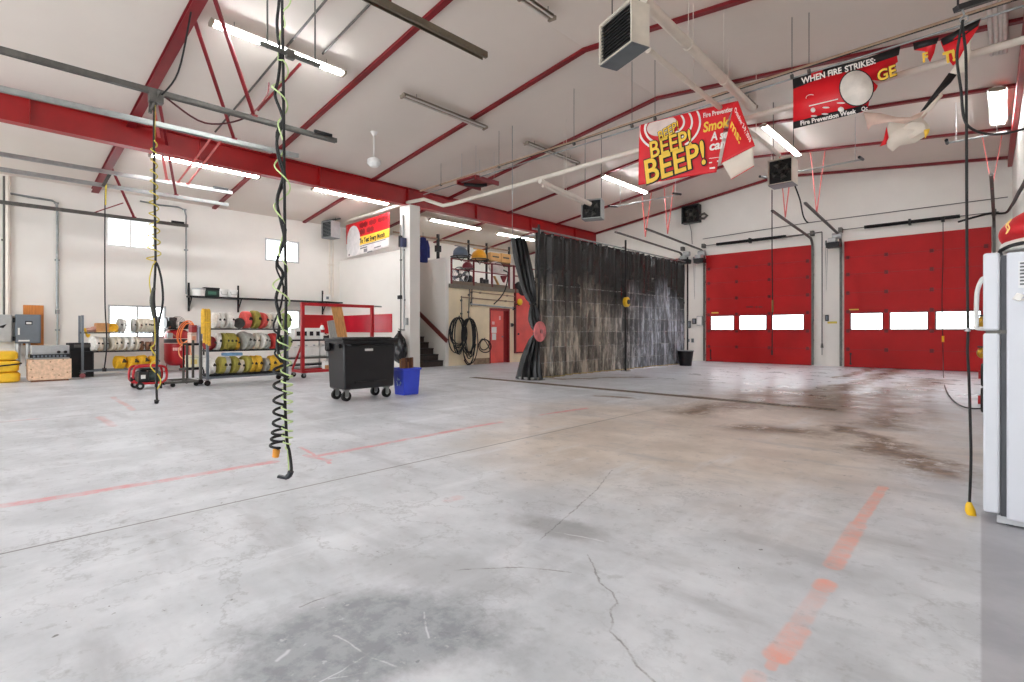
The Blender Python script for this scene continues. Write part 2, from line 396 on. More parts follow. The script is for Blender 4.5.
    col = g.mix(silt, col, g.mix(g.ramp(fine, 0.35, 0.65), lin((86, 64, 46)), lin((140, 114, 88))))
    smd = g.m('ADD', g.blob(x0, y0, onZ(905, 392)[:2], 0.5, 1.1, 0.0), g.m('MULTIPLY', g.m('SUBTRACT', mid, 0.5), 1.4))
    col = g.mix(g.ramp(smd, 0.4, 1.2, 0.55, 0.0), col, lin((98, 90, 86)))
    # bluish grey strip of colour along the recess where the fridge stands
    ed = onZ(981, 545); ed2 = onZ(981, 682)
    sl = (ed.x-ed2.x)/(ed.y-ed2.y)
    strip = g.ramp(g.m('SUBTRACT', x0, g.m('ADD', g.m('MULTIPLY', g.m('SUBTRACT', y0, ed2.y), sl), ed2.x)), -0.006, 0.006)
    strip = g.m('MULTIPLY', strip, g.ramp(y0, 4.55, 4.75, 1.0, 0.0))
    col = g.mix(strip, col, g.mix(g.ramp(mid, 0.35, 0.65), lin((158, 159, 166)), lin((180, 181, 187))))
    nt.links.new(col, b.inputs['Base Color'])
    wet = g.ramp(g.m('ADD', g.blob(x0, y0, (-3.4, 15.0), 5.0, 7.5), g.m('MULTIPLY', g.m('SUBTRACT', big, 0.5), 1.5)), 0.45, 1.2, 1.0, 0.0)
    ro = g.m('SUBTRACT', g.m('ADD', g.ramp(mid, 0.3, 0.7, 0.34, 0.50), g.m('MULTIPLY', g.m('SUBTRACT', fine, 0.5), 0.15)), g.m('MULTIPLY', wet, 0.10))
    nt.links.new(ro, b.inputs['Roughness']); b.inputs['Specular IOR Level'].default_value = 0.32
    bp = nt.nodes.new('ShaderNodeBump'); bp.inputs['Strength'].default_value = 0.06; bp.inputs['Distance'].default_value = 0.02
    nt.links.new(g.m('ADD', g.m('MULTIPLY', mid, 0.8), g.m('MULTIPLY', fine, 0.3)), bp.inputs['Height']); nt.links.new(bp.outputs['Normal'], b.inputs['Normal'])
    return m

# ------------------------------------------------------------------ shell
YF = -7.5
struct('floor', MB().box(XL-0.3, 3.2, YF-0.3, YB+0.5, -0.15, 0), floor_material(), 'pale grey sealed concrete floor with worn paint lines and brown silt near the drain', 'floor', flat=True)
cb = MB()
for xa, xb in ((XL-0.3, RX), (RX, 3.2)):
    za, zb = ceil_z(xa), ceil_z(xb)
    cb.add([(xa,YF-0.3,za),(xb,YF-0.3,zb),(xb,YB+0.5,zb),(xa,YB+0.5,za),(xa,YF-0.3,za+.2),(xb,YF-0.3,zb+.2),(xb,YB+0.5,zb+.2),(xa,YB+0.5,za+.2)],
           [(0,3,2,1),(4,5,6,7),(0,1,5,4),(1,2,6,5),(2,3,7,6),(3,0,4,7)])
struct('ceiling', cb, CEIL, 'off white sloped metal liner ceiling rising to a ridge', 'ceiling', flat=True)
DOORS = [(-13.45, -9.80), (-8.72, -5.02), (-3.94, -0.34)]; DH = 4.24
wb = MB(); edges = [XL-0.3] + [e for d_ in DOORS for e in d_] + [XR+3.0]
for i in range(0, len(edges), 2): wb.box(edges[i], edges[i+1], YB, YB+0.3, 0, DH)
wb.box(XL-0.3, XR+3.0, YB, YB+0.3, DH, 7.0)
dr = thing('trench_drain', 'long narrow brown grate drain across the floor before the red doors', 'drain', (-6.0, 9.15, 0)); o = dr.location
DRM = mat('rusty_drain', (104, 90, 76), .6, .3, var=.3, scale=6)
MB(o).box(-10.1, -1.9, 9.03, 9.06, .0005, .006).box(-10.1, -1.9, 9.24, 9.27, .0005, .006).build('frame', mat('drain_edge', (134, 120, 104), .6, .2, var=.25, scale=6), dr)
k = MB(o); x = -10.1
while x < -1.92: k.box(x, x+.055, 9.06, 9.24, .0005, .005); x += .075
k.build('grate', DRM, dr)
MB(o).box(-10.1, -1.9, 9.06, 9.24, .0004, .0012).build('channel', mat('drain_dark', (46, 40, 36), .8), dr)
struct('wall_back', wb, WHITE_WALL, 'white back wall pierced by three tall garage doors', 'wall')
# left wall with two high and two low windows
WINS = []
for (u0, u1, v0, v1) in ((106, 155, 219, 248), (265, 299, 240, 262), (108, 166, 305.5, 338), (286, 300, 310, 334)):
    p = onX(u0, v0, XL); q = onX(u1, v1, XL); p2 = onX(u0, v1, XL); q2 = onX(u1, v0, XL)
    WINS.append((p.y, q.y, (p2.z+q.z)/2, (p.z+q2.z)/2))
def wall_with_holes(mb, x0, x1, ya, yb, za, zb, holes):
    ys = sorted({ya, yb, *[h[0] for h in holes], *[h[1] for h in holes]})
    for a, b_ in zip(ys, ys[1:]):
        cuts = sorted([(h[2], h[3]) for h in holes if h[0] < (a+b_)/2 < h[1]])
        z = za
        for c0, c1 in cuts:
            mb.box(x0, x1, a, b_, z, c0); z = c1
        mb.box(x0, x1, a, b_, z, zb)
    return mb
struct('wall_left', wall_with_holes(MB(), XL-0.25, XL, YF-0.3, YB+0.3, 0, 5.35, WINS), WHITE_WALL, 'long white side wall with small high windows', 'wall')
for i, (ya, yb, za, zb) in enumerate(WINS):
    w = tag(thing('window_%d' % (i+1), '', 'window', (XL-0.1, (ya+yb)/2, za)), ['wide bright window high on the white side wall above the racks', 'small bright window high on the side wall above the long shelf', 'low bright window behind the grey hose rack', 'low bright window behind the white canister shelf'][i], 'window', kind='structure')
    f = MB(w.location); t = 0.05
    f.box(XL-0.16, XL+0.012, ya, yb, za, za+t).box(XL-0.16, XL+0.012, ya, yb, zb-t, zb).box(XL-0.16, XL+0.012, ya, ya+t, za+t, zb-t).box(XL-0.16, XL+0.012, yb-t, yb, za+t, zb-t)
    if i in (0, 2): f.box(XL-0.13, XL-0.05, (ya+yb)/2-.02, (ya+yb)/2+.02, za+t, zb-t)
    f.build('window_frame', LGREY if i != 0 else WHITE, w)
    MB(w.location).box(XL-0.105, XL-0.095, ya+t, yb-t, za+t, zb-t).build('window_pane', GLASS, w)
# right wall and the recess where the fridge stands
wa, wb_ = wall_x(5.75), wall_x(YB)
struct('wall_right', MB().add([(wa, 5.75, 0), (wa+.25, 5.75, 0), (wb_+.25, YB, 0), (wb_, YB, 0), (wa, 5.75, 6.3), (wa+.25, 5.75, 6.3), (wb_+.25, YB, 6.3), (wb_, YB, 6.3)], [(0, 3, 2, 1), (4, 5, 6, 7), (0, 1, 5, 4), (1, 2, 6, 5), (2, 3, 7, 6), (3, 0, 4, 7)]), WHITE_WALL, 'white side wall beyond the fridge', 'wall')
struct('wall_recess', MB().box(wa+0.25, 3.0, 5.75, 5.95, 0, 6.2).box(2.8, 3.05, YF, 5.75, 0, 6.1), WHITE_WALL, 'white recess wall behind the fridge', 'wall')
wf = MB(); fe = [XL-0.3, -18.2, -14.8, -13.2, -9.6, -8.6, -5.0, -3.9, -0.3, 3.05]  # unseen front wall, its bay openings left empty to admit fill daylight
for i in range(0, len(fe), 2): wf.box(fe[i], fe[i+1], YF-0.3, YF, 0, 4.6)
wf.box(XL-0.3, 3.05, YF-0.3, YF, 4.6, 7.0)
struct('wall_front', wf, WHITE_WALL, 'unseen white front wall, bays left open to admit daylight', 'wall')
# main beam, rafters, eave beam
def ibeam(mb, p0, p1, w, h, t=0.02, tw=0.014):
    p0 = Vector(p0); p1 = Vector(p1); u = Vector((0, 0, 1)); d = (p1-p0).normalized(); up = (d.cross(u)).normalized().cross(d)
    mb.bar(p0+up*(h/2-t/2), p1+up*(h/2-t/2), w, t); mb.bar(p0-up*(h/2-t/2), p1-up*(h/2-t/2), w, t); mb.bar(p0, p1, tw, h-2*t)
    return mb
XB = -14.1
b_ = ibeam(MB(), (XB, YF, 5.565), (XB, YB, 5.565), 0.24, 0.56, 0.025)
for yy in [0.9 + 3.0*k for k in range(-2, 7)]: b_.box(XB-0.11, XB+0.11, yy-.008, yy+.008, 5.31, 5.82)
tag(b_.build('ceiling_beam', BEAM_RED), 'deep red steel beam running the length of the hall', 'beam', kind='structure')
RAF = [-6.4, -3.4, -0.4, 2.55, 5.6, 8.6, 11.6, 14.6, 17.6, 20.5]
for i, yy in enumerate(RAF):
    mb = MB(); w, h = (0.17, 0.12) if yy == 2.55 else (0.115, 0.055)
    if yy == 20.5: w, h = 0.08, 0.08
    for xa, xb in ((XL, RX), (RX, 2.8 if yy < 5.7 else wall_x(yy)-.01)):
        ibeam(mb, (xa, yy, ceil_z(xa)-h/2-.004), (xb, yy, ceil_z(xb)-h/2-.004), w, h, 0.012, 0.10)
    tag(mb.build('ceiling_beam', RAFT_RED), 'thin red rafter bent at the ridge, %s from the back wall' % ('tenth ninth eighth seventh sixth fifth fourth third second first'.split()[i]), 'beam', kind='structure')
ea, eb = wall_x(5.8), wall_x(YB)
tag(MB().add([(ea-.10, 5.8, 5.86), (ea-.004, 5.8, 5.86), (eb-.004, YB-.1, 5.90), (eb-.10, YB-.1, 5.90), (ea-.10, 5.8, 6.10), (ea-.004, 5.8, 6.10), (eb-.004, YB-.1, 6.16), (eb-.10, YB-.1, 6.16)], [(0, 3, 2, 1), (4, 5, 6, 7), (0, 1, 5, 4), (1, 2, 6, 5), (2, 3, 7, 6), (3, 0, 4, 7)]).build('ceiling_beam', BEAM_RED), 'red eave beam on top of the side wall over the fridge', 'beam', kind='structure')
# mezzanine block
struct('column', MB().box(-14.42, -13.86, 9.85, 10.24, 0, 5.28), WHITE_WALL, 'white boxed column under the red beam', 'column')
struct('wall_block', MB().box(XL, -14.42, 10.0, 10.16, 0, 3.86).box(XL, -14.42, 9.98, 10.18, 3.86, 3.91), WHITE_WALL, 'low white wall of the corner block left of the column', 'wall')
struct('wall_stair', MB().box(XL, -14.0, 11.42, 11.56, 0, 3.75), WHITE_WALL, 'white stair wall with a dark handrail', 'wall')
D1 = (onX(489.5, 340, -14.0).y, onX(509.5, 340, -14.0).y)
mz = wall_with_holes(MB(), -14.16, -14.0, 11.56, YB, 0, 2.72, [(D1[0], D1[1], 0.0, 2.06)])
struct('wall_mezzanine', mz, BEIGE_WALL, 'cream wall below the mezzanine with hanging hoses', 'wall')
struct('floor_mezzanine', MB().box(XL, -13.93, 11.56, YB, 2.72, 2.86), mat('mezzanine_edge', (120, 112, 98), 0.6), 'mezzanine deck with a dull brown edge', 'floor')

# ------------------------------------------------------------------ garage doors
SECT = [0, 0.60, 1.22, 1.87, 2.50, 3.13, 3.70, 4.26]
YD = 20.60
dirt = mat('dark_door_marks', (120, 8, 12), 0.5)
GREYSEAL = mat('grey_window_gasket', (74, 56, 58), 0.5)
LABELY = mat('yellow_sticker', (214, 190, 70), 0.5, var=0.05)
DLAB = ['tall red garage door mostly hidden behind the black curtain', 'tall red garage door just right of the black curtain', 'tall red garage door beside the white fridge']
for k, (xa, xb) in enumerate(DOORS):
    d = tag(thing('door_%d' % (k+1), '', 'garage door', ((xa+xb)/2, YD, 0)), DLAB[k], 'garage door', kind='structure')
    W = xb - xa; o = d.location
    wins = [(xa + W*a, xa + W*b) for a, b in ((0.045, 0.285), (0.345, 0.605), (0.665, 0.945))]
    for i in range(7):
        z0, z1 = SECT[i], SECT[i+1]; m_ = MB(o)
        y0, y1 = YD, YD+0.045
        if i == 2:
            wz0, wz1 = 1.28, 1.80; xs = [xa-.04] + [q for w in wins for q in w] + [xb+.04]
            for j in range(0, len(xs), 2): m_.box(xs[j], xs[j+1], y0, y1, z0+.001, z1-.001)
            for (a, b) in wins: m_.box(a, b, y0, y1, z0+.001, wz0).box(a, b, y0, y1, wz1, z1-.001)
        else:
            m_.box(xa-.04, xb+.04, y0, y1, z0+.001, z1-.001)
            m_.box(xa-.04, xb+.04, y0-.006, y0, z0+.02, z0+.05).box(xa-.04, xb+.04, y0-.006, y0, z1-.05, z1-.02)
        s_ = m_.build('door_section', DOOR_RED, d)
        if i: MB(o).box(xa-.04, xb+.04, y0-.0015, y0+.04, z0-.006, z0+.006).build('seam_strip', mat('dark_red_seam', (130, 22, 24), .5), d)
        if i == 2:
            for (a, b) in wins:
                f = MB(o); f.box(a-.03, b+.03, y0-.012, y0, wz0-.03, wz0).box(a-.03, b+.03, y0-.012, y0, wz1, wz1+.03).box(a-.03, a, y0-.012, y0, wz0, wz1).box(b, b+.03, y0-.012, y0, wz0, wz1)
                fr = f.build('window_frame', GREYSEAL, d)
                MB(o).box(a, b, YD+.018, YD+.026, wz0, wz1).build('window_pane', GLASS, fr)
        if i:
            for fx in (0.02, 0.315, 0.635, 0.98):
                hx = xa + W*fx
                MB(o).box(hx-.05, hx+.05, YD-.018, YD-.004, z0-.06, z0+.06).cyl((hx-.05, YD-.02, z0), (hx+.05, YD-.02, z0), .012, n=6).build('hinge', mat('dark_red_hinge', (104, 20, 24), .45, .3), d)
    MB(o).box(xa-.04, xb+.04, YD-.004, YD+.05, 0, .012).build('bottom_seal', RUBBER, d)
    MB(o).bar((xa+.15, YD-.03, .12), (xa+.15, YD-.03, .45), .02, .03).box(xa+.12, xa+.18, YD-.02, YD, .08, .14).box(xa+.12, xa+.18, YD-.02, YD, .42, .48).build('lift_handle', BLACKM, d)
    if k == 1: 
        q = MB(o)
        for a, b in ((746, 753), (755.5, 757.5), (758.5, 762.5)):
            p0 = onY(a, 307, YD); p1 = onY(b, 307, YD); q.box(p0.x, p1.x, YD-.003, YD, p0.z-.03, p0.z+.03)
        q.build('scuff_mark', dirt, d)
    if k:
        p = onY(711.5 if k == 1 else 849, 313 if k == 1 else 310, YD)
        MB(o).box(p.x, p.x+.28, YD-.003, YD, p.z-.03, p.z+.03).build('yellow_sticker', LABELY, d)
    # black jamb seals
# tracks
def track(px, zw, yend, zend, label):
    t = thing('door_track', label, 'door track', (px, YB-.06, 0), group='garage door tracks')
    o = t.location; r = 0.35
    pts = [(px, YB-.075, .02), (px, YB-.075, zw-r)]
    for i in range(1, 7):
        a = PI/2*i/6; pts.append((px, YB-.075 - r*(1-math.cos(a)), zw-r + r*math.sin(a)))
    pts.append((px, yend, zend))
    m_ = MB(o)
    for a, b in zip(pts, pts[1:]): m_.bar(a, b, .07, .05, up=(0, 1, 0) if abs(Vector(b)[2]-Vector(a)[2]) > abs(Vector(b)[1]-Vector(a)[1]) else (0, 0, 1))
    m_.build('rail', DGALV, t)
    for z in (.25, .9, 1.6, 2.4, 3.2, 3.9):
        MB(o).box(px-.03, px+.03, YB-.05, YB-.001, z-.035, z+.035).build('bracket', BLACKM, t)
    MB(o).box(px-.05, px+.05, YB-.22, YB-.001, zw+.1, zw+.26).build('bearing_plate', DGALV, t)
    MB(o).lathe([(.02, -.05), (.09, -.045), (.09, .045), (.02, .05)], (px, YB-.14, zw+.18), RYM(PI/2), 14).build('cable_drum', DGALV, t)
    return t
TR = [(-9.72, 4.45, 15.4, 4.62, 'dark door track of the hidden door, ending above the curtain'),
      (-8.83, 4.47, 15.9, 4.68, 'dark door track along the curtain side of the middle red door'),
      (-4.93, 4.47, 16.2, 4.72, 'dark door track on the right jamb of the middle red door'),
      (-4.07, 4.47, 16.2, 4.80, 'dark door track on the wall post beside the rightmost red door'),
      (-0.24, 4.47, 16.4, 4.85, 'dark door track between the rightmost red door and the side wall')]
for a in TR: track(*a)
# red hanger straps in a V between rafter and track
for i, (px, lab) in enumerate(((-9.72, 'over the curtain'), (-8.83, 'left of the middle red door'), (-4.93, 'right of the middle red door'), (-4.07, 'over the post between the doors'), (-0.24, 'in the corner by the side wall'))):
    t = thing('track_hanger', 'faded red V shaped hanger under the roof ' + lab, 'hanger', (px, 17.5, 5), group='red track hangers')
    zt = 4.72
    for s_ in (-1, 1):
        MB(t.location).bar((px, 17.45, zt), (px+s_*.19, 17.56, ceil_z(px+s_*.19)-.1), .05, .02).build('strap', STRAP_PINK, t)
# torsion springs on a shaft over each door
for k, (xa, xb) in enumerate(DOORS[1:]):
    t = thing('torsion_spring', ['black torsion spring over the middle red door', 'long black torsion spring over the rightmost red door'][k], 'spring', ((xa+xb)/2, YB-.14, 4.65), group='door springs')
    o = t.location; zz = 4.65
    MB(o).cyl((xa-.2, YB-.14, zz), (xb+.2, YB-.14, zz), .014, n=8).build('shaft', DGALV, t)
    sa, sb = (xa+.32*0+.42, xa+2.95) if k == 0 else (xa+.55, xb-.65)
    pts = []; n = 170
    for i in range(n*6+1): 
        a = 2*PI*i/6; x = sa+(sb-sa)*i/(n*6); pts.append((x, YB-.14+.052*math.cos(a), zz+.052*math.sin(a)))
    MB(o).tube(pts, .009, 4).cyl((sa, YB-.14, zz), (sb, YB-.14, zz), .045, n=12).build('coil', RUBBER, t)
    MB(o).box((sa+sb)/2-.03, (sa+sb)/2+.03, YB-.2, YB-.001, zz-.09, zz+.09).build('centre_bracket', BLACKM, t)
# door openers
def opener(u, v, label):
    p = onY(u, v, YB-.45); t = thing('door_opener', label, 'door opener', p, group='door openers')
    MB().box(-.20, .20, -.14, .19, -.16, .02).build('housing', BLACKM, t, bevel=.02)
    MB().box(-.14, .10, -.16, .17, .02, .16).build('cover', LGREY, t, bevel=.02)
    MB().cyl((-.02, -.05, .22), (.24, -.05, .22), .10, n=16).build('motor', LGREY, t)
    MB().box(-.08, .08, .18, .448, -.05, .05).build('mount', BLACKM, t)
    MB().lathe([(.01, 0), (.09, .0), (.09, .03), (.01, .03)], (-.2, -.02, .02), RYM(-PI/2), 16).build('sprocket', GALV, t)
    MB().tube([(-.22, -.02, -.05), (-.23, -.02, -.5), (-.20, -.02, -1.6), (-.18, -.02, -.5), (-.17, -.02, -.05)], .007, 5).build('chain', GALV, t)
    return t
opener(684.5, 260, 'black door opener beside the top of the curtain')
opener(699.5, 259, 'black door opener next to the middle red door')
opener(833.5, 243, 'grey and black door opener on the post between the red doors')
# pull cord on the post, switches, sticker
p = onY(822, 232, YB-.25); t = thing('pull_cord', 'thin grey pull cord hanging on the post between the red doors', 'cord', p)
MB().tube([(0, 0, 0), (.004, 0, -2), (0, 0, -3.85)], .018, 6).build('cord', DGALV, t)
MB().cyl((0, 0, -3.85), (0, 0, -4.0), .03, .045, 10).cyl((0, 0, -4.0), (0, 0, -4.25), .012, n=8).build('handle', DGALV, t)
MB().bar((0, 0, 0), (-1.28, 0, -.05), .035, .035).build('arm', DGALV, t)
def wallbox(name, u0, v0, u1, v1, Y, depth, m, label, cat, face=None):
    a = onY(u0, v0, Y); b = onY(u1, v1, Y); t = thing(name, label, cat, ((a.x+b.x)/2, Y, (a.z+b.z)/2)); o = t.location
    MB(o).box(a.x, b.x, Y-depth, Y-.001, b.z, a.z).build('housing', m, t, bevel=.008)
    if face: MB(o).box(a.x+.03, b.x-.03, Y-depth-.006, Y-depth, b.z+.03, a.z-.03).build('cover', face, t)
    return t
wallbox('push_button_box', 825.5, 315, 829, 321, YB, .06, BLACKM, 'small black push button box on the post between the red doors', 'switch', GREYP)
tag(MB().box(*sum(zip(onY(827.5, 321.5, YB-.004), onY(837, 323.5, YB-.001)), ())).build('yellow_sign', LABELY), 'thin yellow sticker under the push button on the post', 'sticker')
wallbox('push_button_box', 688.5, 321, 691, 328, YB, .05, BLACKM, 'tall dark switch near the curtain edge', 'switch', GREYP)
wallbox('push_button_box', 692.5, 318.5, 696.5, 324, YB, .05, BLACKM, 'square dark switch beside the white box', 'switch', GREYP)
wallbox('control_box', 697.5, 316, 703, 325.5, YB, .09, LGREY, 'white control box left of the middle red door', 'box', WHITE)
wallbox('wall_socket', 687.8, 339, 689.6, 342, YB, .04, GREYP, 'small grey socket low on the wall by the curtain', 'socket', DGALV)
wallbox('wall_socket', 691.6, 338.5, 694, 342.5, YB, .04, GREYP, 'wider grey socket low on the wall by the curtain', 'socket', DGALV)
# exhaust fan on the back wall
p = onY(693, 215, YB); t = thing('exhaust_fan', 'dark square exhaust fan high on the back wall', 'fan', (p.x, YB-.18, p.z)); o = t.location
MB().box(-.36, .36, -.12, .17, -.36, -.30).box(-.36, .36, -.12, .17, .30, .36).box(-.36, -.30, -.12, .17, -.30, .30).box(.30, .36, -.12, .17, -.30, .30).box(-.30, .30, .14, .17, -.30, .30).build('housing', BLACKM, t)
mf = MB().lathe([(.01, -.03), (.08, -.03), (.08, .03), (.01, .03)], (0, 0, 0), RXM(PI/2), 14)
for i in range(4):
    a = PI/4 + i*PI/2
    mf.add([(math.cos(a+q)*r, d_, math.sin(a+q)*r) for q, r, d_ in ((-.2, .07, .02), (-.45, .28, .04), (.35, .28, -.04), (.2, .07, -.02))], [(0, 1, 2, 3)])
mf.build('blades', DGALV, t, solid=.006)
g_ = MB()
for r in (.1, .18, .26): g_.torus((0, -.12, 0), r, .005, RXM(PI/2), 24, 4)
g_.build('guard', DGALV, t)
MB().tube([(.36, 0, -.1), (.55, 0, -.05), (.68, -.02, -.16), (.55, -.02, -.26), (.36, 0, -.22)], .05, 8).build('elbow', DGALV, t)
MB().tube([(-.05, -.05, -.36), (-.03, .1, -.7), (-.02, .15, -1.2)], .012, 6).build('wire', DGALV, t)
# slim conduit along the back wall
tag(MB().tube([(-8.9, YB-.03, 4.95), (-5.0, YB-.03, 5.06), (-.3, YB-.03, 5.06), (.05, YB-.03, 5.06)], .014, 6).build('conduit', DGALV), 'thin grey conduit running over the red doors on the back wall', 'conduit')
# heavy black cable from the right door spring to the corner
tag(MB().tube(smooth_path([onY(958, 222, 20.4), onY(975, 217, 20.35), onY(990, 213.5, 20.3), onY(1005, 213, 20.0), onY(1012, 205, 16.5), onY(1018, 194, 13.5), onY(1026, 180, 11.5), onY(1034, 160, 9.5)]), .03, 8).build('power_cable', RUBBER), 'thick black cable running along the corner above the fridge', 'cable')

# ------------------------------------------------------------------ vinyl curtain of the wash bay
def curtain_mat():
    m = bpy.data.materials.new('black_and_clear_vinyl'); m.use_nodes = True
    nt = m.node_tree; b = nt.nodes['Principled BSDF']; g = NG(nt)
    tc = nt.nodes.new('ShaderNodeTexCoord'); V = tc.outputs['Object']
    sp = nt.nodes.new('ShaderNodeSeparateXYZ'); nt.links.new(V, sp.inputs[0]); y, z = sp.outputs[1], sp.outputs[2]
    st = g.noise(V, 5.0, 6, 0.72, sc=(1, 1.6, 0.16)); st2 = g.noise(V, 13.0, 5, 0.75, sc=(1, 1.5, .28), loc=(3, 2, 1)); sc = g.noise(V, 9, 6, 0.75); big = g.noise(V, 0.9, 3)
    step = g.m('MULTIPLY', g.m('FLOOR', g.m('ADD', g.m('MULTIPLY', y, 1.15), g.m('MULTIPLY', big, 1.5))), 0.37)
    zb = g.m('ADD', z, g.m('MULTIPLY', g.m('SUBTRACT', g.m('FRACT', step), 0.5), 0.9))
    clear = g.ramp(zb, 2.75, 1.7, 0.0, 1.0)
    film = g.m('MULTIPLY', g.m('ADD', g.ramp(st, 0.46, 0.68), g.m('MULTIPLY', g.ramp(st2, 0.52, 0.72), .65)), clear, clamp=True)
    film = g.m('ADD', g.m('MULTIPLY', film, .95), g.m('MULTIPLY', clear, .20), clamp=True)
    low = g.ramp(z, 2.3, 0.1, 0.85, 1.2)
    cmb = nt.nodes.new('ShaderNodeCombineXYZ'); nt.links.new(g.m('MULTIPLY', g.m('FLOOR', g.m('MULTIPLY', y, 1.9)), 3.7), cmb.inputs[1]); nt.links.new(g.m('MULTIPLY', g.m('FLOOR', g.m('DIVIDE', z, .40)), 5.3), cmb.inputs[2])
    blk = g.noise(cmb.outputs[0], 1.0, 1, .5)
    film = g.m('MULTIPLY', film, g.ramp(blk, .32, .62, .55, 1.25))
    film = g.m('MULTIPLY', film, low, clamp=True)
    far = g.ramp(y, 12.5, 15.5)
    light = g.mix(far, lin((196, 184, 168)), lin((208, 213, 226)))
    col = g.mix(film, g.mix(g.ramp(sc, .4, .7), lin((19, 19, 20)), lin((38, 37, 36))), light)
    zz = g.m('ADD', z, g.m('MULTIPLY', g.m('SUBTRACT', g.noise(V, 2.2, 3), .5), .07))
    seam = g.ramp(g.m('ABSOLUTE', g.m('SUBTRACT', g.m('FRACT', g.m('DIVIDE', zz, .40)), .5)), .455, .49, 0.0, 1.0)
    seam = g.m('MULTIPLY', seam, g.m('MULTIPLY', g.ramp(sc, .42, .60), g.ramp(z, 2.9, 2.4)))
    col = g.mix(g.m('MULTIPLY', seam, .55), col, lin((196, 194, 190)))
    col = g.mix(g.m('MULTIPLY', g.ramp(sc, .62, .72), .28), col, lin((168, 164, 158)))
    nt.links.new(col, b.inputs['Base Color'])
    b.inputs['Roughness'].default_value = 0.27; b.inputs['Specular IOR Level'].default_value = .55
    bp = nt.nodes.new('ShaderNodeBump'); bp.inputs['Strength'].default_value = .25; bp.inputs['Distance'].default_value = .03
    nt.links.new(st, bp.inputs['Height']); nt.links.new(bp.outputs['Normal'], b.inputs['Normal'])
    return m
CURT = curtain_mat()
CX_ = -8.5; ZT = 3.72
def curtain(y0, y1, label, seed, name='strip_curtain'):
    rnd = random.Random(seed)
    ph = [rnd.uniform(0, 6.28) for _ in range(4)]; W = y1-y0
    t = thing(name, label, 'curtain', (CX_, (y0+y1)/2, 0), group='wash bay curtains')
    def fn(u, v):
        y = y0+W*u; z = .03+(ZT-.03)*v
        fold = .075*math.sin(2*PI*y/.36+ph[0]+.9*math.sin(y*1.7+ph[1]))*(.75+.5*noise.noise(Vector((y*1.3, seed, 0)))) + .03*math.sin(2*PI*y/.155+ph[2])
        x = CX_ + fold*(1.0-.25*v) + .05*(1-v)*math.sin(y*2.1+ph[3]) + .015*noise.noise(Vector((y*3, z*2, seed)))
        sag = .035*(1-abs(math.cos(PI*y/.42)))*v if v > .97 else 0
        return (x, y + .02*noise.noise(Vector((y*2, z*1.5, seed+5))), z - sag + .03*noise.noise(Vector((y*1.1, 0, seed)))*(1-v))
    MB().grid(fn, int(W/.028), 46).build('sheet', CURT, t, solid=.005)
    t.children[0].location = -Vector(t.location)
    hm = MB(); hm.grid(lambda u, v: tuple(Vector(fn(u, .006*v)) + Vector((.006, 0, .01))), int(W/.04), 1)
    h_ = hm.build('hem', mat('yellowed_hem', (190, 170, 110), .6, var=.2, scale=4), t, solid=.012); h_.location = -Vector(t.location)
    gm = MB((0, 0, 0)); y = y0+.1
    while y < y1-.05:
        gm.torus(Vector(fn((y-y0)/W, .985)) + Vector((0, 0, 0)), .028, .006, RYM(PI/2), 12, 5); y += .42
    g2 = gm.build('grommets', GALV, t); g2.location = -Vector(t.location)
    return t
curtain(9.86, 13.87, 'wide black vinyl curtain left of the yellow reel, clear and streaky below', 3)
curtain(13.89, 18.0, 'black vinyl curtain between the yellow reel and the wall, bluish and streaky below', 8)
# track and posts
t = thing('curtain_track', 'grey steel curtain track above the two black curtains', 'track', (CX_, 9.8, ZT))
MB((CX_, 9.8, ZT)).cyl((CX_, 9.7, ZT+.03), (CX_, 18.15, ZT+.03), .022, n=8).build('rail', GALV, t)
hk = MB((CX_, 9.8, ZT))
yy = 10.0
while yy < 17.8: hk.cyl((CX_, yy, ZT-.06), (CX_, yy, ZT+.05), .008, n=5); yy += .42
hk.build('hooks', GALV, t)
for yy, zt, lab in ((9.80, 3.85, 'dark steel post at the near end of the curtain'), (13.85, 3.98, 'dark steel post with the yellow reel between the curtains'), (18.1, 3.9, 'dark steel post at the wall end of the curtain')):
    t = thing('curtain_post', lab, 'post', (CX_+.12, yy, 0), group='curtain posts')
    MB().box(-.022, .022, -.022, .022, 0.012, zt).build('post', BLACKM, t)
    MB().box(-.11, .11, -.11, .11, 0, .012).build('base_plate', DGALV, t)
    MB().box(-.14, .02, -.012, .012, ZT+.04, ZT+.06).build('arm', BLACKM, t)
# gathered curtain
def loft(pts, wid, n=56, plea=11, amp=.22, thick=.7):
    P = []; pts = [Vector(p) for p in pts]; m = len(pts)
    for i, p in enumerate(pts):
        for k in range(n):
            a = 2*PI*k/n; r = wid[i]/2*(1 + amp*math.sin(plea*a + .6*math.sin(i*.4)))
            P.append(p + Vector((r*math.cos(a), r*math.sin(a)*thick, 0)))
    fs = []
    for i in range(m-1):
        for k in range(n): fs.append((i*n+k, i*n+(k+1) % n, (i+1)*n+(k+1) % n, (i+1)*n+k))
    fs += [tuple(range(n-1, -1, -1)), tuple(range((m-1)*n, m*n))]
    return MB().add(P, fs)
YG = 9.70
gp = lambda u, v: onY(u, v, YG)
key = [(gp(529, 380.5), .66), (gp(529.5, 368), .56), (gp(531.5, 352), .40), (gp(534.5, 340), .27), (gp(536.5, 333), .13), (gp(535.5, 327), .22), (gp(534.5, 320), .29), (gp(534, 312), .26), (gp(532.8, 304), .14), (gp(531, 298), .27), (gp(527.5, 284), .36), (gp(523, 263), .40), (gp(519, 243), .38), (gp(518, 239), .36)]
key = [(Vector((k[0].x, YG, max(.015, k[0].z))), k[1]) for k in key]
pp = smooth_path([k[0] for k in key], 5); ww = [q.x for q in smooth_path([(k[1], 0, 0) for k in key], 5)]
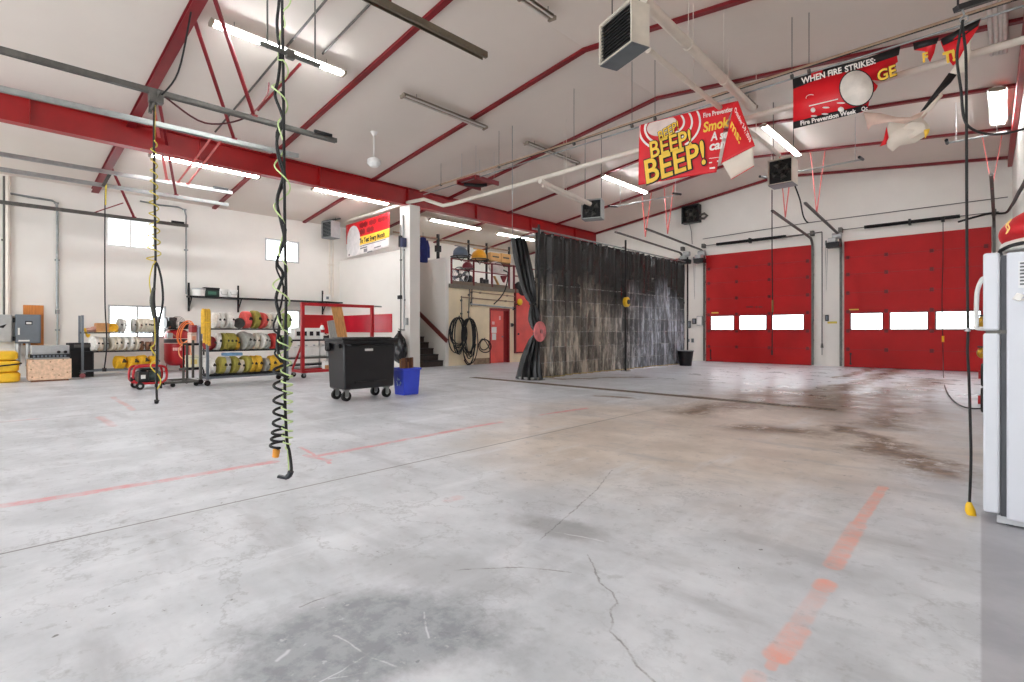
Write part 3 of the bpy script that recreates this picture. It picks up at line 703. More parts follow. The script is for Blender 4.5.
t = thing('gathered_curtain', 'black vinyl curtain gathered and tied in two places beside the red disc', 'curtain', (-8.77, 9.72, 0), group='wash bay curtains')
c_ = loft(pp, ww).build('sheet', mat('black_vinyl', (17, 18, 19), .36, var=.35, scale=9, stretch=(3, 3, .6)), t); c_.location = -Vector(t.location)
for z, x in ((key[4][0].z, key[4][0].x), (key[8][0].z, key[8][0].x)):
    q = MB().torus((x, YG, z), .075, .022, None, 20, 6).build('tie_strap', RUBBER, t); q.location = -Vector(t.location)
q = MB().lathe([(.30, .0), (.335, .012), (.335, .05), (.30, .055)], (key[0][0].x, YG, .02), None, 40, 1, .7, caps=False).build('hem', mat('dusty_hem', (150, 150, 146), .6), t, solid=.004); q.location = -Vector(t.location)
tg = key[-1][0]
tag(MB().bar((-8.45, 9.74, tg.z+.04), (tg.x-.25, YG, tg.z+.03), .03, .03).bar((tg.x-.2, YG, tg.z+.03), (tg.x-.2, YG, ceil_z(tg.x-.2)-.01), .012, .012).build('curtain_bracket', GALV), 'grey bracket arm carrying the gathered curtain', 'bracket')
# red disc and yellow reel
p = onY(540, 331.5, 9.5); t = thing('round_disc', 'faded red round disc on the post at the near end of the curtain', 'disc', p, rz=.10)
MB().lathe([(.01, -.03), (.215, -.02), (.245, -.012), (.245, .012), (.215, .02), (.01, .03)], (0, 0, 0), RYM(PI/2), 36).build('disc', mat('scuffed_pink_disc', (222, 122, 124), .5, var=.2, scale=7), t)
MB().lathe([(.01, 0), (.05, 0), (.05, .02), (.01, .02)], (.03, 0, 0), RYM(PI/2), 16).build('hub', mat('dull_hub', (170, 110, 110), .5), t)
MB().bar((-.03, 0, 0), (-.04, .24, 0), .04, .04).build('bracket', DGALV, t)
p = onX(626.5, 302, -8.25); t = thing('cord_reel', 'yellow round cord reel on the middle curtain post', 'reel', p, rz=.05)
MB().lathe([(.01, -.06), (.15, -.05), (.15, .05), (.01, .05)], (0, 0, 0), RYM(PI/2), 28).build('drum', YELLOW, t, bevel=.012)
MB().lathe([(.01, 0), (.07, 0), (.07, .03), (.01, .03)], (.06, 0, 0), RYM(PI/2), 16).build('hub', BLACKM, t)
MB().box(-.1, .02, -.05, .05, .14, .3).build('bracket', BLACKM, t)
MB().tube(smooth_path([(.0, .05, -.18), (-.02, .12, -.45), (0, .06, -.8), (.0, .05, -1.2)]), .012, 6).build('cord', RUBBER, t)
# trash can
p = onX(685.5, 363, -8.15); t = thing('trash_can', 'small black bucket on the floor at the wall end of the curtain', 'bucket', (p.x, p.y, 0))
MB().lathe([(.01, .005), (.20, .0), (.265, .50), (.285, .505), (.285, .53), (.255, .53), (.24, .49), (.185, .03), (.01, .03)], n=28).build('tub', BLACKM, t)
MB().torus((0, 0, .53), .275, .014, None, 28, 6).build('rim', LGREY, t)

# ------------------------------------------------------------------ fluorescent lights
TUBE = emis('lit_tube', (248, 252, 255), 62.0)
DEAD = mat('unlit_tube', (206, 200, 192), .3, var=.03)
FIXT = mat('light_housing', (214, 208, 200), .45, var=.05)
FIXB = mat('taupe_light_housing', (150, 136, 120), .45, var=.12)  # duller housing colour for unlit fixtures and all end caps
def fixture(p0, p1, label, lit=True, wide=.16):
    """strip light hung just under the liner; runs along the hall"""
    p0 = Vector(p0); p1 = Vector(p1); L = abs(p1.y-p0.y); c = (p0+p1)/2
    slope = math.atan(SL if c.x < RX else -SR)
    t = thing('fluorescent_light', label, 'ceiling light', c, 0, group='strip lights under the roof')
    R = RYM(-slope)
    def B(mb, x0, x1, y0, y1, z0, z1): return mb.obox(R @ Vector(((x0+x1)/2, (y0+y1)/2, (z0+z1)/2)), (x1-x0, y1-y0, z1-z0), R)
    w = wide/2
    h = MB(); B(h, -w*.45, w*.45, -L/2, L/2, .0, .055)
    h.add([R @ Vector(q) for q in [(-w*.45, -L/2, .045), (-w*1.2, -L/2, .0), (-w*1.2, L/2, .0), (-w*.45, L/2, .045), (w*.45, -L/2, .045), (w*1.2, -L/2, .0), (w*1.2, L/2, .0), (w*.45, L/2, .045)]], [(0, 1, 2, 3), (4, 7, 6, 5)])
    h.build('housing', FIXT if lit else FIXB, t, solid=.004)
    for s_ in (-1, 1):
        MB().cyl(R @ Vector((s_*w*.62, -L/2+.05, -.022)), R @ Vector((s_*w*.62, L/2-.05, -.022)), .019, n=10).build('tube', TUBE if lit else DEAD, t)
        e = MB(); B(e, -w*1.0, w*1.0, s_*L/2-.025, s_*L/2+.025, -.045, .02); e.build('end_cap', FIXB, t)
    k = MB()
    for q in (-.35, .35): k.cyl(R @ Vector((0, q*L, .05)), R @ Vector((0, q*L, .05)) + Vector((0, 0, .10)), .006, n=5)
    k.build('hanger', DGALV, t)
    return t
def fix_uv(a, b, label, lit=True, drop=.16, **k):
    p = onC(*a, drop); q = onC(*b, drop); x = (p.x+q.x)/2; z = ceil_z(x)-drop
    return fixture((x, p.y, z), (x, q.y, z), label, lit, **k)
fix_uv((211, 22), (344, 73), 'lit strip light behind the tall hanging coiled cord, largest in the roof')
fix_uv((402, 96), (486, 127), 'unlit strip light under the roof left of the small ceiling fan rod', False)
fix_uv((150, 154), (259, 177), 'lit strip light just below the red beam at the left hose drop')
fix_uv((313, 188), (388, 204), 'lit strip light below the red beam near the left banner')
fix_uv((430, 219), (480, 229), 'lit strip light over the mezzanine right of the white column')
fix_uv((497, 233), (534, 240), 'lit strip light over the mezzanine behind the gathered curtain top')
fix_uv((526, 143), (578, 163), 'unlit strip light crossed by the thin brown roof rods', False)
fix_uv((604, 175), (645, 193), 'lit strip light between the small far heater and the BEEP banner')
fix_uv((765, 125), (797, 155), 'lit strip light between the two hanging red banners')
fix_uv((713, 67), (752, 107), 'unlit strip light beside the white flue pipe', False)
fix_uv((522, -3), (552, 18), 'unlit strip light at the top edge, cut by the frame', False)
for x, y, l in ((-.12, 14.9, True),):
    fixture((x, y-.6, ceil_z(x)-.14), (x, y+1.8, ceil_z(x)-.14), 'lit strip light near the side wall over the white fridge', wide=.26)
for i, (x, y) in enumerate(((-9.3, -3.0), (-4.2, -3.2), (-16.4, -2.6), (-1.5, .3))):  # lamps added out of view behind the camera to brighten the hall
    fixture((x, y-1.2, ceil_z(x)-.14), (x, y+1.2, ceil_z(x)-.14), 'added unseen strip light of the front bays, %s' % ['over the middle open bay', 'over the open bay nearest the fridge', 'over the open bay at the side wall', 'above the viewpoint'][i])

# ------------------------------------------------------------------ overhead door tracks of the front bays (grey struts)
def strut(X, y1, z1, z0, label, m=DGALV, w=.085, h=.08, tail=.5, y0=YF+.05):
    t = thing('overhead_track', label, 'track', (X, y0, z0), group='grey overhead tracks')
    o = t.location; a = Vector((X, y0, z0)); b = Vector((X, y1, z1))
    mb = MB(o); d = (b-a).normalized()
    mb.bar(a + Vector((0, 0, h/2)), b + Vector((0, 0, h/2)), w, .012).bar(a + Vector((w/2, 0, 0)), b + Vector((w/2, 0, 0)), .012, h).bar(a + Vector((-w/2, 0, -h*.1)), b + Vector((-w/2, 0, -h*.1)), .012, h*.8)
    mb.bar(a + Vector((w*.3, 0, -h/2)), b + Vector((w*.3, 0, -h/2)), w*.4, .012)
    mb.build('rail', m, t)
    if tail:
        MB(o).bar(b - d*tail + Vector((.05, 0, h*.8)), b - d*.12 + Vector((.05, 0, h*.8)), .05, .06).build('bumper_spring', BLACKM, t)
    return t
def X_of(u, v, y):  # X where a sight line crosses a given Y
    return onY(u, v, y)
e1 = onY(336, 141, 5.4); strut(e1.x, 5.4, e1.z, 5.05, 'long dark grey overhead track before the red beam, holding the left hose drop')
e6 = onY(485, 56, 5.4); strut(e6.x, 5.4, e6.z, 5.15, 'dark olive grey overhead track at the top of the picture, ending near mid roof', mat('olive_track', (112, 102, 86), .45, .4, var=.1, scale=7), w=.11, tail=0)
MT = mat('light_grey_track', (158, 162, 160), .35, .5, var=.1, scale=7)
e2 = onX(298, 156, -11.9); strut(-11.9, e2.y, e2.z, 4.98, 'light grey overhead track close above the red beam', MT, tail=0)
e3 = onX(232, 193, -16.1); strut(-16.1, e3.y, e3.z, 5.02, 'light grey overhead track in the left bay, upper of two', MT, tail=.5)
e4 = onX(228, 205, -16.3); strut(-16.3, e4.y, e4.z, 4.78, 'light grey overhead track in the left bay, lower of two', MT, tail=0)
e5 = onX(188, 226, -18.2); strut(-18.2, e5.y, e5.z, 4.42, 'dull grey overhead track close along the left side wall', DGALV, tail=.45)
# red struts from the rafters to the tracks
def strutrod(p, q, label, m=RAFT_RED, w=.06):
    p = Vector(p); q = Vector(q); t = thing('track_brace', label, 'brace', q, group='red track braces')
    MB(q).bar(p, q, w, .012).bar(p + Vector((w/2, 0, w/2)), q + Vector((w/2, 0, w/2)), .012, w).build('brace', m, t)
    MB(q).box(q.x-.05, q.x+.05, q.y-.05, q.y+.05, q.z-.02, q.z+.02).build('foot_plate', m, t)
yr = 2.55
def on_track(X, za, zb, y1, v_y): return None
def tz(e, z0, y): return z0 + (e.z-z0)*(y-YF)/(e.y-YF) + .05
def hang(u0, v0, e, z0, u1, label, m=RAFT_RED):
    a = onY(u0, v0, yr+.1) if v0 is not None else None
    b = ray(u1, 100); y = e.x/b.x*b.y; q = Vector((e.x, y, tz(e, z0, y)))
    x = min(max(a.x, -18.4), 0); p = Vector((x, yr+.1, ceil_z(x)-.06)); strutrod(p, q, label, m)
hang(195, 12, e2, 4.98, 234, 'red brace in the roof from the near rafter down to the light grey track')
hang(212, -6, e1, 5.05, 254, 'red brace in the roof right beside the first, down to the dark track')
hang(376, -30, e6, 5.15, 386, 'short red brace above the olive grey track')
hang(157, 105, e4, 4.78, 176, 'thin red brace in the left bay beside the left hose drop')
hang(152, 118, e3, 5.02, 167, 'faint red brace in the left bay behind the left hose drop', STRAP_PINK)
hang(112, 183, e5, 4.42, 134, 'red brace low in the left bay above the high window')
tag(MB().bar(onX(93, 213, -18.2), onX(123, 203, -18.3), .05, .03).build('cross_brace', RAFT_RED), 'short red cross brace low in the left bay', 'brace')
for (a, b, lab) in (((188, 180), (222, 110), 'faded red diagonal in the left bay under the beam'), ((178, 176), (212, 110), 'thinner faded red diagonal in the left bay')):
    za, zb = 5.235, 5.20; ya_ = onX(b[0], b[1]+30, -11.95); yb2 = onX(*a, -16.1)
    strutrod((-11.95, ya_.y, za), (-16.1, yb2.y, zb), lab, STRAP_PINK, .04)
# thin conduits along the roof
def conduit(pts, r, m, label, name='conduit', cat='conduit'):
    return tag(MB(pts[0]).tube(pts, r, 7).build(name, m), label, cat)
for (a, b, lab) in (((352, 0), (200, 128), 'thin grey conduit across the roof behind the lit strip light'), ((381, 0), (318, 52), 'second thin grey conduit across the roof, nearer the olive track')):
    p = onC(*a, .03); q = onC(*b, .03); y = (p.y+q.y)/2
    xs = [p.x + (q.x-p.x)*i/12 for i in range(-3, 13)]
    if xs[0] > RX: pass
    conduit([(x, y, ceil_z(x)-.03) for x in xs], .02, DGALV, lab)
p = onC(300, 65, .08); q = onC(258, 111, .08)
conduit([(p.x, q.y, ceil_z(p.x)-.06), (q.x, q.y, ceil_z(q.x)-.06)], .028, RAFT_RED, 'short dark red pipe under the lit strip light', 'pipe', 'pipe')
# cables slung between track and rafter
a = onY(191, 18, 2.5); b = onX(160, 97, e1.x)
tag(MB(b).tube(smooth_path([(a.x, 2.5, ceil_z(a.x)-.15), a*.6+b*.4+Vector((0, 0, -.35)), b]), .014, 6).build('slung_cable', RUBBER), 'black cable slung from the near rafter to the dark track', 'cable')
b1 = onX(165, 97, e1.x); c1 = onX(205, 123, e1.x-.1); d1 = onX(245, 118, e1.x-.1); e_ = onX(266, 97, e1.x-.1)
tag(MB(b1).tube(smooth_path([b1, c1, d1, e_, e_+Vector((0, .05, .3))]), .016, 6).build('slung_cable', mat('dark_red_cable', (92, 40, 42), .5)), 'dark red cable drooping below the dark track', 'cable')
# drop rods from the roof
def rod(u, v0, v1, Y, label, grp='thin hanger rods'):
    p = onC(u, v0, 0); q = onY(u, v1, p.y) if Y is None else onY(u, v1, Y)
    o = Vector((q.x, q.y, q.z)); return tag(MB(o).cyl(o, (q.x, q.y, ceil_z(q.x)), .009, n=6).build('hanger_rod', DGALV), label, 'rod', grp)

# ------------------------------------------------------------------ pipes and rods across the hall
YP = 9.9
w = onY(445, 207, YP); w2 = onY(421, 200, YP-.02)
zz = 5.0
pth = [(-18.25, 9.92, 5.36), (-15.2, 9.92, 5.36), (-14.0, 9.9, 5.38), (-13.2, 9.9, 5.34), (-12.25, YP, 4.98), (-11.8, YP, 4.96), (-8, YP, 5.02), (-4, YP, 5.10), (.3, YP, 5.16)]
PXS = MB(pth[0]).tube(pth, .055, 10).build('sprinkler_pipe', PIPEW)
tag(PXS, 'long white pipe crossing the hall from the column to the side wall, behind the banners', 'pipe')
Y1 = 9.62
def rail(Y, xa, za, xb, zb, r, m, label, name='ceiling_pipe', cat='pipe'):
    return tag(MB((xa, Y, za)).cyl((xa, Y, za), (xb, Y, zb), r, n=8).build(name, m), label, cat)
rail(9.62, -13.0, 5.50, .31, 5.625, .028, BROWNROD, 'thin brown pipe crossing the hall just above the banners')
rail(9.75, -13.0, 5.42, .31, 5.555, .016, GALV, 'slim grey conduit beside the thin brown pipe above the banners', 'conduit', 'conduit')
rail(9.50, -9.6, 5.45, .31, 5.55, .010, BLACKM, 'thin black cable the banners hang from', 'banner_cable', 'cable')
rail(10.6, -9.8, 5.30, .3, 5.42, .02, PIPEW, 'slim white conduit just behind the banners', 'conduit', 'conduit')
for i, (u, v) in enumerate(((441, 190), (499, 171), (574, 149), (632, 129), (655, 121), (792, 82), (809, 76))):
    p = onY(u, v, 9.62); o = Vector((p.x, 9.62, 5.53)); 
    tag(MB(o).cyl(o, (p.x, 9.62, ceil_z(p.x)), .006, n=6).cyl(o + Vector((-.02, 0, -.03)), o + Vector((.02, 0, -.03)), .04, n=10).build('hanger_rod', DGALV), 'thin roof rod carrying the brown pipe, %s' % ['nearest the red beam', 'second from the red beam', 'above the far small heater', 'at the BEEP banner top', 'right of the BEEP banner rod', 'at the WHEN FIRE STRIKES banner corner', 'just right of the corner rod'][i], 'rod', 'thin hanger rods')
p = onY(474, 189, 9.9); t = thing('pipe_bracket', 'dark red steel plate bracket under the roof where the brown pipe passes', 'bracket', (p.x, 9.9, 5.45))
MB(t.location).box(p.x-.4, p.x+.4, 9.6, 10.5, 5.44, 5.48).box(p.x-.4, p.x-.35, 9.6, 10.5, 5.36, 5.44).box(p.x+.35, p.x+.4, 9.6, 10.5, 5.36, 5.44).build('plate', RAFT_RED, t)
k = MB(t.location)
for a in (-.3, .3):
    for y in (9.7, 10.4): k.cyl((p.x+a, y, 5.48), (p.x+a, y, ceil_z(p.x+a)), .005, n=6)
k.build('rods', LGREY, t)
MB(t.location).tube([(p.x-.2, 9.7, 5.35), (p.x+.1, 10, 5.32), (p.x+.2, 10.2, 5.36)], .05, 8).build('valve', BLACKM, t)
# grey spreader rods with bent ends, hung under the roof
for (x0, x1, lab) in ((-9.55, -7.28, 'above the curtain'), (-4.80, -2.55, 'right of the middle heater'), (-.95, .02, 'near the side wall')):
    t = thing('spreader_rod', 'thin grey rod with bent ends hung below the roof ' + lab, 'rod', ((x0+x1)/2, 15.2, 5.43), group='grey spreader rods')
    o = t.location
    MB(o).tube([(x0, 15.2, 5.43), (x1, 15.2, 5.43)], .022, 8).build('rod', LGREY, t)
    for x in (x0, x1):
        if x < 0: MB(o).cyl((x, 15.25, 5.44), (x+.02, 14.7, 5.36), .035, n=8).build('end', BLACKM, t)
    k = MB(o)
    for x in (x0+.15, min(x1-.15, -.1)): k.cyl((x, 15.2, 5.43), (x, 15.2, ceil_z(x)), .006, n=5)
    k.build('hanger', LGREY, t)
# ------------------------------------------------------------------ unit heaters
HEATW = mat('heater_casing', (222, 214, 200), .45, var=.06, scale=5)
HEATD = mat('heater_louvre', (42, 40, 40), .45, .2)
HEATG = mat('heater_underside', (112, 118, 122), .4, .3)
def heater(loc, size, rz, label, rods=True, fan=False, dark=False, lv=None):
    w, d, h = size
    t = thing('unit_heater', label, 'heater', loc, rz, group='unit heaters')
    cs = HEATW if not dark else LGREY
    b = MB(); th = .02
    b.box(-w/2, -w/2+th, -d/2, d/2, -h/2, h/2).box(w/2-th, w/2, -d/2, d/2, -h/2, h/2).box(-w/2+th, w/2-th, -d/2, d/2, h/2-th, h/2).box(-w/2+th, w/2-th, d/2-th, d/2, -h/2, h/2-th).box(-w/2+th, w/2-th, -d/2+.06, -d/2+.075, -h/2, h/2)
    b.build('casing', cs, t)
    MB().box(-w/2, w/2, -d/2, d/2, -h/2-.012, -h/2).build('bottom_tray', HEATG, t)
    fr = MB().box(-w/2-.006, -w/2+.012, -d/2-.015, -d/2, -h/2, h/2).box(w/2-.012, w/2+.006, -d/2-.015, -d/2, -h/2, h/2).box(-w/2, w/2, -d/2-.015, -d/2, h/2-.014, h/2).box(-w/2, w/2, -d/2-.015, -d/2, -h/2, -h/2+.014)
    fr.build('front_frame', cs, t)
    MB().box(-w/2+.03, w/2-.03, -d/2+.03, -d/2+.04, -h/2+.03, h/2-.03).build('core', mat('heater_core', (24, 23, 23), .7), t)
    if fan:
        g_ = MB()
        for r in (.3, .6, .9): g_.torus((0, -d/2-.01, 0), (w/2-.05)*r, .006, RXM(PI/2), 22, 4)
        g_.cyl((0, -d/2-.02, 0), (0, -d/2+.02, 0), .05, n=12)
        g_.build('fan_guard', HEATD, t)
        f = MB()
        for i in range(4):
            a = i*PI/2+.4
            f.add([(math.cos(a+q)*r*w, -d/2+.012+s_, math.sin(a+q)*r*w) for q, r, s_ in ((-.25, .08, .01), (-.4, .4, .01), (.35, .4, -.01), (.25, .08, -.01))], [(0, 1, 2, 3)])
        f.build('fan_blades', DGALV, t, solid=.005)
    else:
        n = 11
        for i in range(n):
            z = -h/2+.05 + (h-.1)*i/(n-1)
            MB().obox((0, -d/2+.012, z), (w-.07, .045, .006), RXM(.55)).build('louvre', lv or HEATD, t)
    if rods:
        zt = ceil_z(loc[0]) - loc[2]
        for sx in (-1, 1):
            MB().cyl((sx*w*.42, .02, h/2), (sx*w*.42, .02, zt), .009, n=6).build('hanger_rod', DGALV, t)
    return t
hp = (-3.72, 5.9, 4.86)
p = onY(624, 36, 5.95); heater((p.x, p.y, p.z), (.66, .28, .54), math.radians(-20), 'large white unit heater with black louvres under the near roof')
heater(onY(783, 173, 13.2), (.52, .44, .58), 0.0, 'white heater with a round fan guard, hung in front of the middle red door', fan=True)
heater(onY(593, 210, 12.0), (.55, .36, .52), math.radians(20), 'small heater hung above the black curtain', fan=True, dark=True)
q = onY(331, 230, 9.25); heater((q.x, q.y, q.z), (.52, .4, .60), math.radians(12), 'grey louvred heater in the corner left of the yellow and red banner', dark=True, lv=GALV)
MB().bar((-.5, 0, .36), (.5, 0, .36), .04, .04).build('hanger_arm', BLACKM, [o for o in bpy.data.objects if o.get('label', '').startswith('grey louvred heater')][0])
# white flue pipes running along the hall from heater to heater
def flue(u0, v0, u1, v1, X, r, label):
    p = onX(u0, v0, X); q = onX(u1, v1, X); z = (p.z+q.z)/2
    t = thing('flue_pipe', label, 'pipe', (X, p.y, z), group='white flue pipes'); o = t.location
    MB(o).cyl((X, p.y, p.z), (X, q.y, q.z), r, n=14).build('pipe', PIPEW, t)
    n = int(abs(q.y-p.y)/1.5)
    k = MB(o)
    for i in range(1, n+1):
        f = i/(n+1); c = Vector((X, p.y+(q.y-p.y)*f, p.z+(q.z-p.z)*f)); MB(o).cyl(c-Vector((0, .02, 0)), c+Vector((0, .02, 0)), r*1.15, n=14).cyl(c, (c.x, c.y, ceil_z(c.x)-.005), .006, n=5).build('pipe_hanger', PIPEW, t)
    if n: pass
    return t
flue(643, 0, 752, 108, -3.45, .075, 'thick white flue pipe running back from the near heater to the roof')
flue(648, 50, 779, 155, -3.75, .045, 'slimmer white flue pipe running from the near heater to the far one')
flue(540, 181, 590, 204, -8.15, .06, 'white flue pipe leading to the small far heater')
flue(543, 186, 583, 204, -8.4, .035, 'slim white pipe beside the flue of the small far heater')
flue(540, 165, 580, 178, -8.0, .03, 'slim white pipe over the flue of the small far heater') if False else None
# ceiling fan
p = onC(374, 132); t = thing('ceiling_dome', 'small white dome fitting hanging on a short rod from the roof', 'ceiling fitting', (p.x, p.y, ceil_z(p.x))); dz = -.75
MB().lathe([(.01, -.1), (.05, -.08), (.09, -.0), (.01, 0)], n=16).build('canopy', WHITE, t)
MB().cyl((0, 0, -.06), (0, 0, dz+.1), .018, n=8).build('rod', WHITE, t)
MB().lathe([(.01, dz-.13), (.09, dz-.12), (.17, dz-.04), (.16, dz+.06), (.05, dz+.12), (.01, dz+.12)], n=20).build('dome', WHITE, t)
# steel pipe cluster near the right edge
p = onY(996, 20, 8.6)
t = thing('exhaust_stack', 'bright steel ducts running under the roof above the fridge', 'duct', (p.x, 8.6, 5.9))
for i, dx in enumerate((-.22, -.07, .08, .2)):
    x = p.x + dx*.42; MB(t.location).cyl((x, 7.6, ceil_z(x)-.22), (x, 12.6, ceil_z(x)-.10), .034, n=12).build('duct', mat('bright_duct', (206, 202, 196), .3, .35, var=.06), t)
k = MB(t.location)
for y in (8.9, 10.2): k.box(p.x-.2, p.x+.2, y-.02, y+.02, ceil_z(p.x)-.15, ceil_z(p.x)-.02)
k.build('bracket', DGALV, t)

# ------------------------------------------------------------------ banners
BAN_RED = mat('banner_red', (226, 22, 36), .42, var=.05, scale=3)
BAN_W = mat('banner_back', (232, 220, 205), .5, var=.04, scale=3)
BAN_Y = mat('banner_yellow', (252, 206, 70), .45, var=.03, scale=5)
BAN_K = mat('banner_black', (22, 20, 22), .45, var=.1, scale=5)
INKW = mat('white_ink', (246, 240, 234), .5, var=.02)
def banner_fn(tl, tr, br, bl, Y, amp, seed):
    """sheet hung in the plane Y with a light ripple; u to the right, v upward"""
    P = [onY(*q, Y) for q in (tl, tr, br, bl)]
    def fn(u, v, d=0.0):
        p = P[3].lerp(P[2], u).lerp(P[0].lerp(P[1], u), v)
        return Vector((p.x, Y + amp*math.sin(u*6.3+seed)*(1-.5*v) + .5*amp*noise.noise(Vector((u*4, v*3, seed))) - d, p.z))
    return fn, P
# the BEEP banner
fn, P = banner_fn((639, 125), (736, 101), (724, 171), (638, 185), 9.42, .02, 1.0)
t = thing('banner', 'red banner with yellow BEEP lettering, its near corner folded over', 'banner', (P[0]+P[2])/2, group='fire prevention banners')
def off(f, o=t.location): return lambda x, y, d=0: f(x, y, d) - o
o0 = Vector(t.location); W1 = (P[1]-P[0]).length; H1 = (P[0]-P[3]).length
MB(o0).grid(lambda u, v: fn(u*.92 if v < .6 else u*(.92+.08*(v-.6)/.4), v), 40, 22).build('sheet', BAN_RED, t, solid=.003)
def px_text(s_, size_px, x0, y0, ang, Y, m, parent, org, bold=0.0, sx=1.0, shear=0.0, width=None):
    """lettering whose baseline starts where the photo shows it, on the plane Y; width fits the run"""
    ca, sa = math.cos(ang), math.sin(ang)
    ob = letters(s_, size_px, lambda x, y, z: Vector((x, y, z)), 'lettering', m, parent, bold=bold, shear=shear)
    xs = [v.co.x for v in ob.data.vertices]; x_0, x_1 = min(xs), max(xs); k = width/(x_1-x_0) if width else sx
    for v in ob.data.vertices:
        x, y, z = (v.co.x-(x_0 if width else 0))*k, v.co.y, v.co.z
        v.co = onY(x0 + x*ca + y*sa*.35, y0 + x*sa - y*math.sqrt(1-(sa*.35)**2), Y) + Vector((0, -z*.0005, 0)) - org
    return ob
for (s_, size, x0, y0, an, wd, bo) in (('BEEP!', 13, 659, 141.5, -31, 23, .35), ('BEEP!', 23, 650.5, 158.5, -18, 43, .7), ('BEEP!', 33, 646, 184, -19, 63, 1.0)):
    px_text(s_, size, x0, y0, math.radians(an), 9.385, BAN_K, t, o0, bold=bo*1.9, width=wd*1.03)
    px_text(s_, size, x0+.4, y0-.4, math.radians(an), 9.375, BAN_Y, t, o0, bold=bo*.6, width=wd)
px_text('Fire Prevention', 6.6, 703.5, 117.8, math.radians(-13), 9.385, INKW, t, o0, bold=.16, width=31)
px_text('Smok', 13.5, 703.3, 132.3, math.radians(-14), 9.385, BAN_Y, t, o0, bold=.4, shear=.2, width=27)
px_text('A so', 11.5, 710.5, 140.8, math.radians(-11), 9.385, INKW, t, o0, bold=.35, shear=.2, width=18.5)
px_text('can', 12.5, 709.6, 150.5, math.radians(-11), 9.385, INKW, t, o0, bold=.4, shear=.2, width=17)
q = MB(o0)
for (x0, y0, x1, y1, h) in ((709, 158.2, 725, 156.2, .5), (709, 162.2, 712, 161.8, 1.2), (717, 160.5, 718.5, 160.3, 1.6), (709.5, 167.5, 715, 166.8, 1.6)):
    q.add([onY(x0, y0, 9.385), onY(x1, y1, 9.385), onY(x1, y1+h, 9.385), onY(x0, y0+h, 9.385)], [(0, 1, 2, 3)])
q.build('small_marks', INKW, t)
# pale alarm disc and sound rings, cut at the edges of the sheet
def arc(cx, cy, rx, ry, a0, a1, w, m, nm, Y=9.392):
    q = MB(o0); n = 24
    def lim(p): return onY(min(max(p[0], 639.6), 735), max(p[1], 125.4-(p[0]-639)*.2474), Y)
    P_ = []
    for i in range(n+1):
        a = a0+(a1-a0)*i/n; P_ += [lim((cx+(rx-w/2)*math.cos(a), cy+(ry-w/2)*math.sin(a))), lim((cx+(rx+w/2)*math.cos(a), cy+(ry+w/2)*math.sin(a)))]
    q.add(P_, [(2*i, 2*i+1, 2*i+3, 2*i+2) for i in range(n)]); q.build(nm, m, t)
def lim0(x, y): return onY(max(x, 639.6), max(y, 125.6-(x-639)*.2474), 9.395)
q = MB(o0); dsk = [lim0(662 + 15.5*math.cos(a)*math.cos(-.3) - 9.5*math.sin(a)*math.sin(-.3), 126 + 15.5*math.cos(a)*math.sin(-.3) + 9.5*math.sin(a)*math.cos(-.3)) for a in [2*PI*i/36 for i in range(36)]]
q.add([lim0(662, 126.5)] + dsk, [(0, 1+i, 1+(i+1) % 36) for i in range(36)]); q.build('alarm_picture', mat('alarm_grey', (226, 206, 198), .5), t)
for rx, ry in ((19, 15), (25, 21)): arc(664, 129, rx, ry, 1.9, 4.0, 2.2, INKW, 'sound_ring')
for rx, ry in ((20, 13), (28, 20), (36, 28)): arc(664, 122, rx, ry, -.55, .95, 2.0, INKW, 'sound_ring')
# folded corner: red flap swung forward, pale back hanging below
A = fn(.985, 1.0); 
def V3(u, v, y): return onY(u, v, y)
fl = [V3(736, 101, 9.40), V3(755, 145, 9.25), V3(733, 157, 9.22), V3(722, 163, 9.26), V3(718, 150, 9.32)]
def quadgrid(a, b, c, d_, nu=10, nv=10, bul=.0, dirv=Vector((0, -1, 0))):
    return lambda u, v: (a.lerp(b, u).lerp(d_.lerp(c, u), v)) + dirv*(bul*math.sin(PI*u)*math.sin(PI*v))
MB(o0).grid(quadgrid(V3(734, 102, 9.39), V3(738, 101, 9.38), V3(755, 146, 9.28), V3(721, 164, 9.30), bul=.03), 14, 18).build('folded_flap', BAN_RED, t, solid=.003)
ff = quadgrid(V3(734, 102, 9.39), V3(738, 101, 9.38), V3(755, 146, 9.28), V3(721, 164, 9.30), bul=.03)
MB(o0).grid(quadgrid(V3(722, 163, 9.29), V3(753, 147, 9.27), V3(754, 166, 9.34), V3(731, 179, 9.36), bul=.04), 12, 10).build('banner_back', BAN_W, t, solid=.003)
MB(o0).tube([V3(754, 166, 9.335), V3(731, 179.5, 9.355)], .006, 5).build('hem', BAN_RED, t)
px_text('October 3-9, 2010', 6.2, 734.2, 110.5, math.radians(64), 9.21, INKW, t, o0, bold=.14, width=36)
px_text('ms:', 12, 730.0, 126.5, math.radians(62), 9.215, BAN_Y, t, o0, bold=.35, width=20)
# the WHEN FIRE STRIKES banner, torn
fn2, P2 = banner_fn((792.5, 79), (980, 25), (964, 88), (793, 128.5), 9.44, .015, 2.0)
t = thing('banner', 'torn red and black banner reading WHEN FIRE STRIKES, hanging near the right wall', 'banner', (P2[0]+P2[3])/2, group='fire prevention banners')
o0 = Vector(t.location)
PW = (P2[1]-P2[0]).length; PH = (P2[0]-P2[3]).length
def piece(poly, m, name, d=0.0, solid=.003):
    """flat torn piece given by photo outline on the banner plane"""
    pts = [onY(x, y, 9.44) + Vector((0, -d + .012*math.sin(x*.09), 0)) for x, y in poly]
    me = MB(o0); n = len(pts); me.add(pts, [tuple(range(n))]); ob = me.build(name, m, t, solid=solid); return ob
